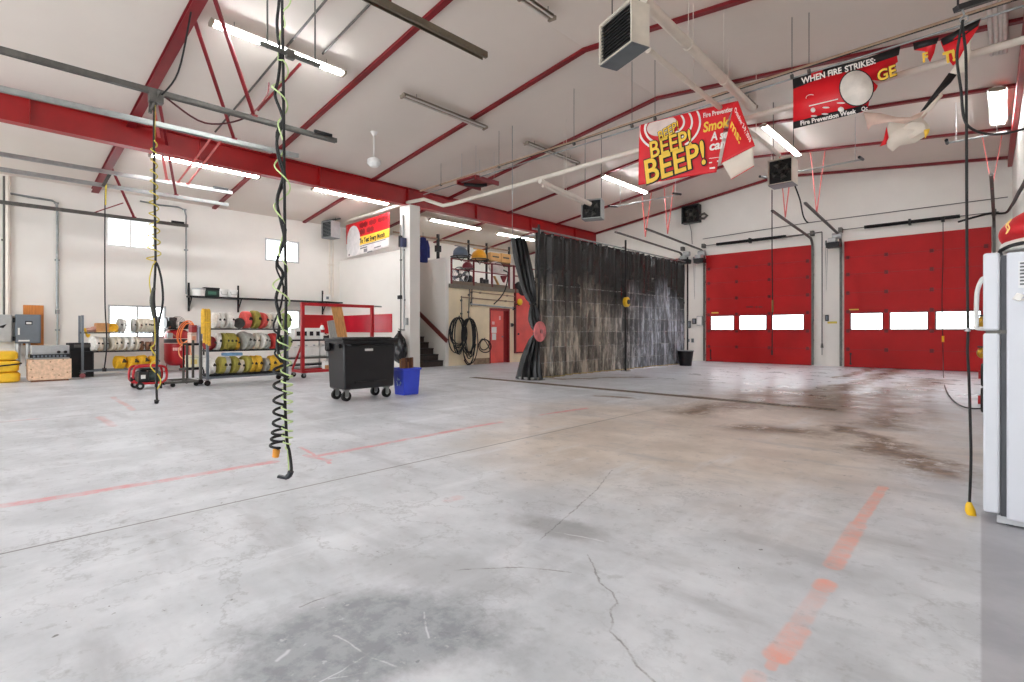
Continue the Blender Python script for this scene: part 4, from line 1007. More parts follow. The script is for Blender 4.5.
# left panel with ragged right side
piece([(793, 79), (820, 71), (860, 60), (900, 47.5), (897, 55), (898, 62), (893, 66), (897, 71), (888, 76), (880, 81), (872, 80), (878, 86), (876, 90), (870, 96), (868, 108), (862, 112), (830, 119), (793, 128)], BAN_RED, 'sheet')
piece([(792.5, 79), (830, 68), (870, 57), (900.5, 46.5), (899, 55.5), (860, 68), (825, 77), (793, 89)], BAN_K, 'black_band', .006)
piece([(793, 122), (830, 113), (866, 105), (869, 109), (858, 113), (830, 120), (793, 129)], BAN_K, 'black_band', .006)
px_text('WHEN FIRE', 8.4, 801.5, 84.0, math.radians(-15.5), 9.40, INKW, t, o0, bold=.26, width=42)
px_text('STRIKES:', 8.6, 845, 72.4, math.radians(-16.5), 9.40, INKW, t, o0, bold=.26, width=32)
px_text('Fire Prevention Week', 6.2, 800.6, 125.4, math.radians(-12.5), 9.40, INKW, t, o0, bold=.20, width=57)
px_text('Oc', 6, 861.5, 111.3, math.radians(-14), 9.40, INKW, t, o0, bold=.18, width=6.5)
px_text('GE', 15, 877.5, 82.0, math.radians(-20), 9.405, BAN_K, t, o0, bold=.9, width=21)
px_text('GE', 15, 878, 81.5, math.radians(-20), 9.395, BAN_Y, t, o0, bold=.4, width=20)
def oval(cx, cy, rx, ry, m, name, Y, a=0.0):
    pts = [onY(cx + rx*math.cos(q), cy + ry*math.sin(q), Y) for q in [2*PI*i/32 for i in range(32)]]
    return MB(o0).add(pts, [tuple(range(32))]).build(name, m, t, solid=.002)
oval(856.5, 88, 17.5, 18.5, BAN_K, 'badge_rim', 9.40); oval(856.5, 88, 16.4, 17.4, mat('badge_cream', (240, 232, 222), .5), 'badge', 9.393)
q = MB(o0)
for a, b, y0, y1 in ((809, 838, 105.5, 98.6),): q.add([onY(a, y0, 9.405), onY(b, y1, 9.405), onY(b, y1+1, 9.405), onY(a, y0+1, 9.405)], [(0, 1, 2, 3)])
q.build('rule_line', INKW, t)
for (cx, cy, rx, ry) in ((813, 110, 2.4, 2.4), (826, 107.5, 3.6, .9), (841, 103, 4.2, .8), (848, 110, .1, .1), (814, 116, 3.2, .9), (825, 114, 3.4, .9), (841, 109.5, 3.0, 2.6)):
    if rx > 1: oval(cx, cy, rx, ry, INKW, 'sponsor_mark', 9.405)
q = MB(o0); pts = [onY(811 + 5*math.cos(a), 98 + 3.4*math.sin(a), 9.40) for a in [PI*.95 + i*.1*PI*.9 for i in range(9)]]; q.tube(pts, .006, 4); q.build('white_mark', INKW, t)
# loose scraps on the cable
piece([(913, 43), (938, 37.5), (936, 44), (934, 53), (932, 57), (930, 62), (926, 55), (925, 51), (914, 50)], BAN_RED, 'torn_scrap', .0)
piece([(913, 43), (939, 37), (937, 43.5), (914, 50)], BAN_K, 'black_band', .006)
px_text('F', 13, 922.5, 62.5, math.radians(-15), 9.405, BAN_Y, t, o0, bold=.5)
piece([(940.5, 41.5), (962, 30), (981, 18.5), (978, 28), (972, 38), (966, 47), (958, 62), (953, 66), (947, 58), (942, 46)], BAN_RED, 'torn_scrap', .0)
piece([(940.5, 39.5), (962, 28), (981, 18.5), (978, 26), (963, 37), (943, 46)], BAN_K, 'black_band', .006)
px_text('T!', 15, 944, 63.5, math.radians(-17), 9.405, BAN_Y, t, o0, bold=.8, sx=.95)
piece([(958, 62), (966, 47), (972, 38), (970, 60), (966, 72), (956, 75), (950, 73)], BAN_W, 'banner_back', .01)
piece([(949, 73), (957, 75), (951, 83), (940, 93), (926, 109), (920, 112), (930, 98), (940, 85)], BAN_K, 'black_band', .004)
piece([(926, 109), (942, 92), (943, 96), (932, 109), (920, 118)], BAN_W, 'banner_back', .012)
piece([(863, 112), (880, 113), (896, 117), (910, 117), (922, 111), (930, 109), (922, 120), (912, 125), (890, 122), (872, 125), (868, 130), (866, 122)], mat('banner_back_pink', (226, 196, 180), .5), 'banner_back', -.01)
piece([(889, 123), (905, 124), (921, 117), (930, 126), (926, 136), (915, 143), (900, 146), (893, 152), (888, 148), (886, 138)], BAN_W, 'banner_back', .015)
piece([(887, 127), (884, 140), (880, 147), (886, 145), (889, 138), (888, 133)], BAN_RED, 'torn_scrap', .02)
piece([(924, 130), (930, 129), (929, 133), (925, 139)], BAN_Y, 'torn_scrap', .025)
# banner over the white block
fn3, P3 = banner_fn((346, 225.5), (390, 212), (389.5, 246.3), (347, 258), 9.86, .012, 4.0)
t = thing('banner', 'red, yellow and white banner with a pale oval, over the white corner block', 'banner', (P3[0]+P3[2])/2, group='fire prevention banners')
o0 = Vector(t.location); W3 = (P3[1]-P3[0]).length; H3 = (P3[0]-P3[3]).length
def strip3(u0, u1, v0, v1, m, nm, d):
    return MB(o0).grid(lambda u, v: fn3(u0+(u1-u0)*u, v0+(v1-v0)*v, d), 20, 6).build(nm, m, t, solid=.003)
strip3(0, 1, 0, .42, mat('banner_white', (238, 232, 228), .45), 'white_field', 0); strip3(0, 1, .42, 1, BAN_RED, 'red_field', 0.0005)
strip3(.30, 1, .27, .53, BAN_Y, 'yellow_band', .006)
q = MB(o0); q.grid(lambda u, v: fn3(.185+.16*v*math.cos(6.2832*u), .46+.46*v*math.sin(6.2832*u), .010), 30, 3); q.build('pale_oval', mat('pale_oval', (222, 218, 216), .45), t)
f3 = lambda x0, y0: (lambda x, y, z: fn3(x0 + x/W3, y0 + y/H3, .011 + z*.3) - o0)
letters('To Test Every Month', .24, f3(.335, .33), 'lettering', BAN_K, t, bold=.010, sx=.80)
for a, b, y in ((.34, .52, .86), (.56, .72, .86), (.75, .95, .86), (.34, .46, .66), (.50, .66, .66)):
    n = 7; q = MB(o0)
    for i in range(n):
        x0 = a+(b-a)*i/n; h = .055 + .03*((i*7) % 3)/2
        q.add([fn3(x0, y-h, .010), fn3(x0+(b-a)/n*.7, y-h, .010), fn3(x0+(b-a)/n*.7, y+h, .010), fn3(x0, y+h, .010)], [(0, 1, 2, 3)])
    q.build('printed_word', mat('dark_red_ink', (110, 22, 24), .5), t)
q = MB(o0)
for a, b, y, h in ((.34, .92, .235, .012), (.34, .50, .17, .02), (.42, .50, .08, .05), (.66, .82, .08, .02), (.05, .09, .07, .03), (.5, .62, -.0, .02)):
    q.add([fn3(a, y-h, .008), fn3(b, y-h, .008), fn3(b, y+h, .008), fn3(a, y+h, .008)], [(0, 1, 2, 3)])
q.build('small_marks', mat('grey_ink', (130, 126, 128), .5), t)

# ------------------------------------------------------------------ hanging cords and air hoses
def helix(pts, amp, turns, n=12, ph=0.0):
    pts = [Vector(p) for p in pts]; L = len(pts)-1; N = int(turns*n); out = []
    for i in range(N+1):
        f = i/N*L; k = min(int(f), L-1); p = pts[k].lerp(pts[k+1], f-k); a = ph + 2*PI*i/n
        am = amp(i/N) if callable(amp) else amp
        out.append(p + Vector((math.cos(a)*am, math.sin(a)*am, 0)))
    return out
DX, DY = -4.0, 1.73; DD = S*4.0 + C*DY; PXM = DD/F
def dp(u, v, dy=0.0):  # point of the main drop
    p = ray(u, v)*DD; return Vector((p.x, p.y, H + p.z)) + Vector((0, dy, 0))
zc = ceil_z(DX)
a = dp(272, 57); b = dp(312, 71); yb = (a.y+b.y)/2
t = thing('hanging_bracket', 'grey bar on two thin rods holding the long coiled cords', 'bracket', (DX, yb, a.z), group='hose drop brackets')
o = t.location
MB(o).bar((DX, DY-.22, a.z+.02), (DX, DY+.24, a.z+.02), .032, .024).build('bar', DGALV, t)
for y in (DY-.17, DY+.2): MB(o).cyl((DX, y, a.z), (DX, y, zc), .007, n=6).build('rod', DGALV, t)
MB(o).box(DX-.02, DX+.02, DY-.03, DY+.03, a.z-.015, a.z+.05).build('clamp', DGALV, t)
# black coiled cord with an orange connector
path = [(279, -40), (279, 0), (277, 25), (280, 57), (278, 80), (275, 95), (281, 112), (283, 122), (277, 140), (279, 160), (283, 176), (277, 200), (281, 222), (284, 240), (277, 262), (283, 275), (276, 298), (280, 320), (277, 345), (281, 360)]
main = smooth_path([dp(u, v) for u, v in path], 5)
top = [Vector((DX, DY, zc-.02)), Vector((DX-.01, DY, 5.2))]
t = thing('coiled_cord', 'black coiled power cord with an orange connector, hanging in the foreground', 'cord', dp(280, 455), group='hanging cords and hoses'); o = t.location
MB(o).tube(top + main, .0115, 8).build('cord', RUBBER, t)
cs = [dp(281, 360), dp(279.5, 400), dp(278, 430), dp(277, 447)]
MB(o).tube(main[-2:] + helix(cs, lambda f: .050*(.88+.12*math.cos(6*f)) if f > .05 else .050*f/.05, 8, 14) + [dp(277, 449)], .0105, 7).build('coil', RUBBER, t)
cpos = dp(275.5, 453)
MB(o).tube([dp(277, 448), dp(276.5, 450), dp(275.5, 457)], [.016, .028, .024], 10).build('connector', mat('orange_connector', (236, 160, 60), .45), t)
upper = helix([dp(280, 92), dp(280, 180), dp(281, 250), dp(279, 330), dp(280, 362)], lambda f: .040*(.45+.55*math.sin(19*f)**2), 5, 14)
MB(o).tube(upper, .0075, 6).build('slack_loops', RUBBER, t)
# lime coiled air hose round a straight black hose, nozzle at its end
t = thing('air_hose', 'lime green coiled air hose wound round a straight black hose, nozzle above the floor', 'hose', dp(287, 478), group='hanging cords and hoses'); o = t.location
st = smooth_path([dp(281, -40), dp(282, 0), dp(283, 60), dp(284, 150), dp(285, 240), dp(286, 300), dp(285, 360), dp(285, 400), dp(287, 440), dp(289.5, 452), dp(291.5, 468), dp(290.5, 474)], 6)
MB(o).tube([Vector((DX+.01, DY, zc-.02)), Vector((DX+.01, DY, 5.2))] + st, .0115, 8).build('black_hose', RUBBER, t)
up = smooth_path([dp(294, -20), dp(290, 3), dp(283, 12), dp(285, 25), dp(280, 34), dp(278, 60)], 5) + helix([dp(281, 62), dp(281, 150), dp(281.5, 250), dp(282, 330)], lambda f: .040+.024*math.sin(17*f), 7, 14)
lo = helix([dp(282, 330), dp(287, 375), dp(287, 400), dp(287, 430), dp(287.5, 450)], lambda f: .040 if f < .85 else .040-.033*(f-.85)/.15, 12, 14)
MB(o).tube(up + lo, .0058, 6).tube(smooth_path([lo[-1], dp(288.5, 465), dp(289, 474)], 4), .006, 6).build('lime_coil', LIME, t)
MB(o).tube([dp(291, 471), dp(289.5, 475), dp(287, 477)], [.024, .022, .02], 8).bar(dp(287.5, 478), dp(278, 476.3), .03, .02).build('nozzle', mat('dark_nozzle', (60, 62, 66), .4, .5), t)
# left drop from the dark track
LX = e1.x; LY = onX(155, 100, LX).y; LD = -S*LX + C*LY
def lp(u, v): 
    p = ray(u, v)*LD; return Vector((p.x, p.y, H + p.z))
t = thing('hanging_bracket', 'dark clamp under the long dark track, holding the left hose drop', 'bracket', lp(156, 98), group='hose drop brackets'); o = t.location
MB(o).box(LX-.06, LX+.06, o.y-.1, o.y+.1, o.z-.08, o.z+.06).bar(lp(152, 110), lp(160, 92), .05, .04).bar(lp(150, 113), lp(151, 99), .05, .05).build('clamp', DGALV, t)
t = thing('hose_drop', 'black hose drop with a side loop, hanging between the grey hose rack and the compressor', 'hose', lp(157, 402), group='hanging cords and hoses'); o = t.location
MB(o).tube(smooth_path([lp(154.5, 100), lp(154, 150), lp(155, 220), lp(155.5, 262), (lp(154, 300)), lp(157, 330), lp(156.5, 380), lp(157, 401)], 6), .018, 8).build('hose', RUBBER, t)
MB(o).tube(smooth_path([lp(155.5, 262), lp(158, 266), lp(161.5, 280), lp(163, 300), lp(160, 318), lp(157, 332)], 6), .017, 7).build('loop', RUBBER, t)
MB(o).tube(smooth_path([lp(154, 288), lp(151.5, 300), lp(153, 312), lp(154.5, 318)], 5), .028, 7).build('wad', mat('grey_wad', (72, 74, 66), .6), t)
MB(o).tube([lp(157, 400), lp(156.3, 403.5)], [.04, .025], 8).build('tip', RUBBER, t)
t = thing('air_hose', 'yellow coiled air hose on the left hose drop', 'hose', lp(156, 392), group='hanging cords and hoses'); o = t.location
yh = [lp(155, 104), lp(154.5, 140)] + helix([lp(154, 142), lp(154, 200), lp(154, 262)], lambda f: .045+.06*f*f, 11, 12) + smooth_path([lp(153, 265), lp(149.5, 280), lp(152, 300), lp(154, 315), lp(155, 342), lp(151, 348), lp(156.5, 358), lp(150.5, 366), lp(159, 376), lp(160.5, 383), lp(156, 391)], 5)
MB(o).tube(yh, .010, 6).build('coil', YELLH, t)
# thin cord left of it
p0 = onX(106, 183, -16.2); t = thing('drop_cord', 'thin black cord hanging in front of the grey hose rack', 'cord', onX(104, 370, -16.2), group='hanging cords and hoses'); o = t.location
MB(o).tube(smooth_path([onX(106, 181, -16.2), onX(105, 210, -16.2), onX(105, 300, -16.2), onX(106.5, 330, -16.2), onX(106.5, 350, -16.2), onX(104.3, 369, -16.2)], 6), .015, 7).build('cord', RUBBER, t)
MB(o).tube([onX(106, 180, -16.2), onX(105.5, 205, -16.2)], .020, 7).build('yellow_sleeve', YELLH, t)
MB(o).cyl(onX(104.4, 368, -16.2), onX(104.2, 371.5, -16.2), .045, n=8).build('plug', RUBBER, t)
tag(MB(p0).bar(onX(103, 186, -16.2), onX(111, 172, -16.2), .07, .07).build('hanging_bracket', DGALV), 'grey clamp on the light track, holding the thin left cord', 'bracket', 'hose drop brackets')
# right cord with a yellow plug by the fridge
RD = 3.4
def rp(u, v, k=0.0):
    p = ray(u, v)*(RD+k); return Vector((p.x, p.y, H + p.z))
pt = rp(962, 6); pb = rp(993, -4)
t = thing('hanging_bracket', 'black bar bracket at the upper right holding the cord by the fridge', 'bracket', pt, group='hose drop brackets'); o = t.location
MB(o).bar(rp(956, 9), rp(1006, -7), .045, .035).build('bar', BLACKM, t)
for q in (rp(958, 8), rp(1004, -6)): MB(o).cyl(q, (q.x, q.y, ceil_z(q.x)), .007, n=6).build('rod', BLACKM, t)
MB(o).tube(smooth_path([rp(962, 9), rp(964, 14), rp(963, 18)], 4), .006, 5).torus(rp(964, 19), .02, .005, RXM(PI/2), 12, 5).build('hook', GALV, t)
t = thing('drop_cord', 'black power cord with a yellow plug, hanging beside the white fridge', 'cord', rp(970, 512), group='hanging cords and hoses'); o = t.location
MB(o).tube(smooth_path([rp(963, 20), rp(959, 40), rp(957, 60), rp(961, 90), rp(964, 118), rp(972, 129), rp(988, 134), rp(1008, 133), rp(1040, 124), rp(1075, 110)], 6), .0078, 8).build('side_cable', RUBBER, t)
MB(o).tube(smooth_path([rp(962, 22), rp(964, 38), rp(966, 60), rp(966.5, 130), rp(967, 250), rp(968, 330), rp(967.5, 350), rp(969, 380), rp(970.5, 430), rp(971, 460), rp(969.5, 503)], 6), .0078, 8).build('cord', RUBBER, t)
MB(o).tube([rp(969.3, 502), rp(969.2, 505), rp(970, 510), rp(972, 516)], [.012, .020, .028, .024], 10).build('plug', YELLOW, t)
MB(o).cyl(rp(967.5, 328), rp(967.5, 331.5), .016, n=10).build('ring', LGREY, t)
# thin wire drop at the right door
q0 = onY(943, 232, 20.3)
t = thing('thin_cord', 'thin dark cord hanging down the rightmost red door and curling across the floor', 'cord', (q0.x, q0.y, 0), group='hanging cords and hoses')
MB(t.location).tube(smooth_path([(q0.x, 20.3, 4.63), onY(943, 260, 20.25), onY(942, 300, 20.2), onY(943, 350, 20.2), onZ(943.5, 376, .02), onZ(946, 390, .02), onZ(955, 402, .02), onZ(968, 408, .02), onZ(985, 408.5, .02)], 7), .011, 6).build('cord', RUBBER, t)
MB(t.location).box(q0.x-.04, q0.x+.04, 20.25, 20.33, 4.5, 4.64).build('clip', BLACKM, t)
MB(t.location).cyl(onY(943, 336, 20.2), onY(943, 342, 20.2), .03, n=8).build('plug', YELLOW, t)
q0 = onY(772, 190, 13.35)
t = thing('thin_cord', 'thin dark cord hanging from the middle heater down the middle red door', 'cord', (q0.x, 13.35, 0), group='hanging cords and hoses')
MB(t.location).tube([(q0.x, 13.35, 4.6), onY(772, 250, 13.35), onY(772.5, 300, 13.35), onY(772, 355, 13.35)], .012, 6).build('cord', RUBBER, t)
MB(t.location).cyl(onY(772.5, 300, 13.35), onY(772.5, 312, 13.35), .022, n=8).build('grip', mat('olive_grip', (120, 96, 50), .5), t)
MB(t.location).cyl(onY(772, 350, 13.35), onY(772, 355, 13.35), .02, n=8).build('end', BLACKM, t)
tag(MB(onY(797, 186, 13.2)).tube(smooth_path([onY(795, 186, 13.2), onY(800, 200, 13.4), onY(803, 215, 13.6), onY(806, 221, 13.7), onY(808, 222.5, 13.7)], 5), .018, 6).build('power_cable', RUBBER), 'short black cable dangling below the middle heater', 'cable')

# ------------------------------------------------------------------ rolled fire hoses and their racks
HOSE_C = {k: mat('hose_' + k, c, .65, var=.14, scale=14, bump=.15) for k, c in dict(
    white=(240, 237, 230), cream=(226, 216, 198), grey=(176, 176, 170), olive=(172, 160, 74), yellow=(226, 178, 54), red=(206, 62, 58), coral=(238, 96, 88), gold=(240, 186, 30), brown=(132, 92, 70), dark=(66, 62, 58), lime=(186, 206, 130), maroon=(140, 34, 38), green=(70, 104, 62)).items()}
def make_roll(color, R, w, label, group):
    """a fire hose rolled flat, standing on edge; axis along Y, origin at its foot"""
    t = thing('hose_roll', label, 'fire hose', (0, 0, 0), 0, group)
    prof = []; n = 6
    m_ = MB(); rings = 5
    pr_ = [(R*.20, -w*.36)]
    for i in range(rings):
        r0 = R*(.22 + .78*i/rings); r1 = R*(.22+.78*(i+1)/rings); pr_ += [(r0, -w*.46), ((r0+r1)/2, -w*.5), (r1-.004, -w*.46)]
    pr_ += [(R, -w*.36), (R, w*.36)]
    pr_ += [(r, -z) for r, z in reversed(pr_[1:-2])] + [(R*.20, w*.36)]
    m_.lathe(pr_, (0, 0, R), RXM(PI/2), 26)
    m_.build('coil', HOSE_C[color], t)
    a = .55
    MB().cyl((R*.80*math.cos(a), w*.25, R+R*.80*math.sin(a)), (R*1.03, w*.25, R*1.02), w*.22, n=10).cyl((R*.98, w*.25, R*1.10), (R*1.05, w*.25, R*1.0), w*.28, n=10).build('coupling', mat('dull_coupling', (70, 66, 62), .4, .6, var=.2), t)
    return t
PROTO = {}
def place_roll(x, y, z, color, label, group, R=.185, w=.105, rz=0.0, tilt=0.0):
    key = (color, R, w)
    if key not in PROTO:
        o = make_roll(color, R, w, label, group); PROTO[key] = o; o.location = (x, y, z)
    else: o = dup(PROTO[key], (x, y, z), 0, label, group)
    o.rotation_euler = (tilt, 0, rz); k_ = .90 + .13*((len(PROTO)*7 + int(y*97)) % 10)/10; o.scale = (k_, 1, k_); return o
def rack(name, label, x0, x1, ya, yb, shelves, ztop, caster_m, m, posts=True):
    """wheeled hose rack: four posts, pipe shelves, four casters"""
    t = thing(name, label, 'rack', ((x0+x1)/2, (ya+yb)/2, 0)); o = t.location
    for x in (x0, x1):
        for y in (ya, yb):
            MB(o).box(x-.025, x+.025, y-.025, y+.025, .14, ztop).build('post', m, t)
            MB(o).box(x-.05, x+.05, y-.06, y+.06, .125, .14).box(x-.012, x+.012, y-.03, y+.03, .06, .125).build('caster_fork', GALV, t)
            MB(o).cyl((x-.02, y, .06), (x+.02, y, .06), .06, n=16).build('caster_wheel', caster_m, t)
    for z in shelves:
        s_ = MB(o)
        s_.box(x0-.02, x1+.02, ya, ya+.03, z-.03, z).box(x0-.02, x1+.02, yb-.03, yb, z-.03, z)
        for k in range(5):
            x = x0 + (x1-x0)*k/4; s_.box(x-.02, x+.02, ya+.03, yb-.03, z-.03, z)
        s_.build('shelf', BLACKM, t)
    s_ = MB(o).box(x0-.02, x0+.02, ya, yb, .15, .19).box(x1-.02, x1+.02, ya, yb, .15, .19).box(x0, x1, ya-.02, ya+.02, .15, .19).box(x0, x1, yb-.02, yb+.02, .15, .19)
    s_.build('base_frame', m, t)
    return t
RX1 = -17.3
ya = onX(82.5, 375, RX1).y; yb = onX(158, 375, RX1).y
Zs = lambda u, v, X: onX(u, v, X).z
rack('hose_rack', 'grey wheeled hose rack against the side wall, rolls of white hose on it', RX1-.5, RX1, ya, yb, (.68, 1.18), 1.62, mat('pink_caster', (176, 96, 100), .5), GREYP)
XF = RX1-.20
def row(X, z, items, grp, phrase, R=.195, w=.086, rnd=random.Random(4)):
    cnt = {}
    for (u, col, *k) in items: cnt[col] = cnt.get(col, 0)+1
    seen = {}; ordn = ['first', 'second', 'third', 'fourth', 'fifth', 'sixth', 'seventh', 'eighth']
    for (u, col, *k) in items:
        Y = onX(u, 340, X).y; seen[col] = seen.get(col, 0)+1
        nm = {'gold': 'bright yellow', 'coral': 'coral red', 'dark': 'dark grey'}.get(col, col)
        lab = (f'{nm} hose roll {phrase}' if cnt[col] == 1 else f'{ordn[seen[col]-1]} {nm} hose roll from the left {phrase}')
        Rr, ww = (k[0], k[1]) if len(k) >= 2 else (R, w)
        place_roll(X, Y, z, col, lab, grp, Rr, ww, rz=rnd.uniform(-.05, .42), tilt=rnd.uniform(-.13, .13))
row(XF, 1.182, [(118, 'grey'), (122, 'white'), (133, 'grey'), (137, 'cream'), (140.5, 'cream'), (145, 'cream'), (148, 'cream'), (151.5, 'cream'), (155, 'cream')], 'hose rolls on the top shelf of the grey rack', 'on the top shelf of the grey rack')
row(XF, .682, [(93, 'white'), (100, 'cream'), (104.5, 'grey'), (111, 'cream'), (117.5, 'cream'), (123.5, 'white'), (129.5, 'white'), (135.5, 'cream')], 'hose rolls on the middle shelf of the grey rack', 'on the middle shelf of the grey rack')
for u, lab in ((141, 'brown nozzle roll on the middle shelf of the grey rack, left one'), (147, 'brown nozzle roll on the middle shelf of the grey rack, mid one'), (152, 'brown nozzle roll on the middle shelf of the grey rack, rightmost')):
    place_roll(XF+.05, onX(u, 340, XF).y, .682, 'brown', lab, 'brown rolls on the grey rack', .13, .09)
row(XF+.04, .192, [(119, 'gold', .18, .20), (131, 'gold', .18, .20), (142, 'gold', .18, .20), (153, 'gold', .18, .20)], 'bright yellow rolls at the bottom of the grey rack', 'at the bottom of the grey rack')
# box, yellow coil and cloth on the top shelf
p = onX(101.5, 332, XF); t = thing('cardboard_box', 'brown cardboard box on the top shelf of the grey rack', 'box', (XF, p.y, 1.182))
MB().box(-.18, .18, -.13, .13, 0, .24).build('carton', CARD, t, bevel=.006); MB().box(-.05, .05, -.131, .131, .236, .243).box(.175, .183, -.131, .131, .0, .02).build('tape', mat('packing_tape', (206, 172, 120), .3), t)
p = onX(112, 332, XF); t = thing('hose_coil', 'yellow hose coil between the cardboard box and the white rolls', 'hose', (XF, p.y, 1.182))
MB().add([(-.16, -.14, 0), (.16, -.14, 0), (.16, .14, 0), (-.16, .14, 0), (-.10, -.07, .24), (.10, -.07, .24), (.10, .09, .24), (-.10, .09, .24)], [(0, 3, 2, 1), (4, 5, 6, 7), (0, 1, 5, 4), (1, 2, 6, 5), (2, 3, 7, 6), (3, 0, 4, 7)]).build('bundle', HOSE_C['gold'], t, bevel=.05)
k = MB()
for i in range(3): k.torus((.10+.03*i, 0, .12), .10, .018, RYM(PI/2-.2), 20, 6)
k.build('loops', HOSE_C['yellow'], t)
p = onX(90, 332, XF); t = thing('rag_bundle', 'pinkish folded cloth at the left end of the grey rack top shelf', 'cloth', (XF, p.y, 1.182))
MB().ball((0, 0, .06), .12, (1.2, 1.4, .5)).ball((.03, .08, .11), .08, (1.1, 1, .5)).build('cloth', mat('pink_cloth', (206, 160, 146), .7, var=.15), t)
MB().tube(smooth_path([(.12, -.12, .1), (.16, -.1, -.02), (.15, -.06, -.12), (.17, -.03, -.05)]), .025, 6).build('yellow_cord', YELLOW, t)
# second rack with coloured hoses
X2 = -12.75
ya = onX(207.5, 380, X2).y; yb = onX(287, 380, X2).y
rack('hose_rack', 'dark wheeled hose rack behind the tall coiled cord, full of coloured hoses', X2-.5, X2, ya, yb, (.24, .78, 1.27), 1.30, RUBBER, GREYP)
X2f = X2-.2
row(X2f, 1.272, [(214.5, 'white'), (220, 'white'), (225, 'white'), (230.5, 'white'), (245.5, 'coral', .215, .15), (253.5, 'olive', .215, .13), (260, 'coral', .19, .11), (266.5, 'cream'), (272, 'white'), (277.5, 'white'), (285.5, 'lime', .20, .14)], 'hose rolls on the top shelf of the dark rack', 'on the top shelf of the dark rack')
t = place_roll(X2f+.08, onX(238, 330, X2f).y, 1.272, 'dark', 'small dark coil facing forward on the top shelf of the dark rack', 'hose rolls on the top shelf of the dark rack', .125, .10, rz=PI/2-.35)
row(X2f, .782, [(208.5, 'maroon', .17, .11), (216.5, 'white'), (222.5, 'olive'), (227.5, 'olive'), (232, 'olive'), (236.5, 'yellow', .16, .08), (244, 'grey', .215, .11), (249, 'grey', .20, .12), (255, 'cream'), (260.5, 'white'), (266, 'grey'), (273, 'red', .20, .12), (281, 'green', .18, .12), (286.5, 'lime', .17, .10)], 'hose rolls on the middle shelf of the dark rack', 'on the middle shelf of the dark rack')
row(X2f+.03, .242, [(210.5, 'white', .21, .12), (219.5, 'olive', .20, .12), (225.5, 'grey', .20, .10), (232, 'olive', .20, .13), (239, 'cream', .16, .10), (245, 'olive', .20, .11), (250.5, 'yellow', .20, .11), (256.5, 'yellow', .20, .12), (264, 'grey', .18, .10), (271, 'yellow', .20, .13), (277.5, 'yellow', .20, .12), (284, 'dark', .18, .11)], 'hose rolls on the bottom shelf of the dark rack', 'on the bottom shelf of the dark rack')
t = thing('blue_bag', 'blue and white plastic pack lying on the bottom hoses of the dark rack', 'pack', (X2f, onX(232, 355, X2f).y, .645))
MB().obox((0, 0, .035), (.3, .36, .07), RZM(.1)).build('pack', mat('blue_pack', (120, 166, 206), .4, var=.2, scale=6), t, bevel=.02)
MB().obox((.1, -.02, .073), (.12, .3, .006), RZM(.1)).build('white_label', PLASTW, t)
# yellow hose draped over its left post
t = thing('yellow_hose', 'thick yellow hose bundle draped over the left post of the dark rack', 'hose', (X2, ya-.02, .95))
for k in range(3):
    y = -.06+.05*k; MB().tube(smooth_path([(.05, y, .0-.03*k), (.055, y, .35), (.05, y, .66), (.0, y, .72), (-.06, y, .66), (-.06, y, .2)], 5), .032, 8).build('strand', HOSE_C['yellow'], t)
MB().torus((.0, -.01, .45), .09, .014, None, 18, 6).build('tie', YELLOW, t)
# little grey cart with boxes between compressor and dark rack
cx0, cx1 = -13.7, -12.98; cy0 = onX(170, 385, -13.2).y; cy1 = ya-.12
t = thing('steel_cart', 'low grey steel cart with upright posts left of the dark rack', 'cart', ((cx0+cx1)/2, (cy0+cy1)/2, 0)); o = t.location
MB(o).bar((cx1, cy0-.15, .1), (cx1, cy1, .1), .05, .05).bar((cx0, cy0, .1), (cx0, cy1, .1), .05, .05).bar((cx0, cy1-.02, .1), (cx1, cy1-.02, .1), .05, .05).bar((cx0, cy0, .1), (cx1, cy0, .1), .05, .05).build('base_frame', DGALV, t)
for x, y, z in ((cx1, onX(201, 360, cx1).y, 1.0), (cx0, onX(193, 360, cx0).y, 1.0), (cx1, onX(183.5, 380, cx1).y, .38), (cx0, cy1-.03, .9)): MB(o).box(x-.022, x+.022, y-.022, y+.022, .125, z).build('post', DGALV, t)
MB(o).bar((cx1, onX(179, 374, cx1).y, .38), (cx1, onX(187, 374, cx1).y, .38), .05, .05).build('cross_bar', DGALV, t)
for x in (cx0, cx1):
    for y in (cy0, cy1-.04): MB(o).cyl((x-.02, y, .045), (x+.02, y, .045), .045, n=14).box(x-.02, x+.02, y-.015, y+.015, .04, .09).build('caster', RUBBER, t)
def crate(x, y, z, sx, sy, sz, m, label, name='carton', cat='box', lab_m=None):
    t = thing(name, label, cat, (x, y, z)); MB().box(-sx/2, sx/2, -sy/2, sy/2, 0, sz).build('body', m, t, bevel=.008)
    MB().box(-sx/2-.002, sx/2+.002, -sy/2-.002, sy/2+.002, sz*.8, sz*.82).build('lid_edge', mat('box_seam', (150, 140, 126), .6), t)
    if lab_m: MB().box(sx/2, sx/2+.004, -sy*.3, sy*.3, sz*.25, sz*.65).build('label_patch', lab_m, t)
    return t
XB2 = -14.45
def bx(u0, u1, v0, v1, m, label, lab_m=None, X=XB2):
    a = onX(u0, v0, X); b = onX(u1, v1, X)
    return crate(X-.15, (a.y+b.y)/2, b.z, .3, b.y-a.y, a.z-b.z, m, label, lab_m=lab_m)
a = onX(187.5, 367, XB2); b = onX(208, 343, XB2); zlo = onX(198, 367.3, XB2).z; zhi = onX(198, 343.3, XB2).z
t = thing('steel_shelf', 'low black two board shelf behind the small steel cart', 'shelf', (XB2-.18, (a.y+b.y)/2, 0)); o = t.location
for y in (a.y, b.y):
    for x in (XB2-.34, XB2-.02): MB(o).box(x-.015, x+.015, y-.015, y+.015, 0, zhi).build('post', BLACKM, t)
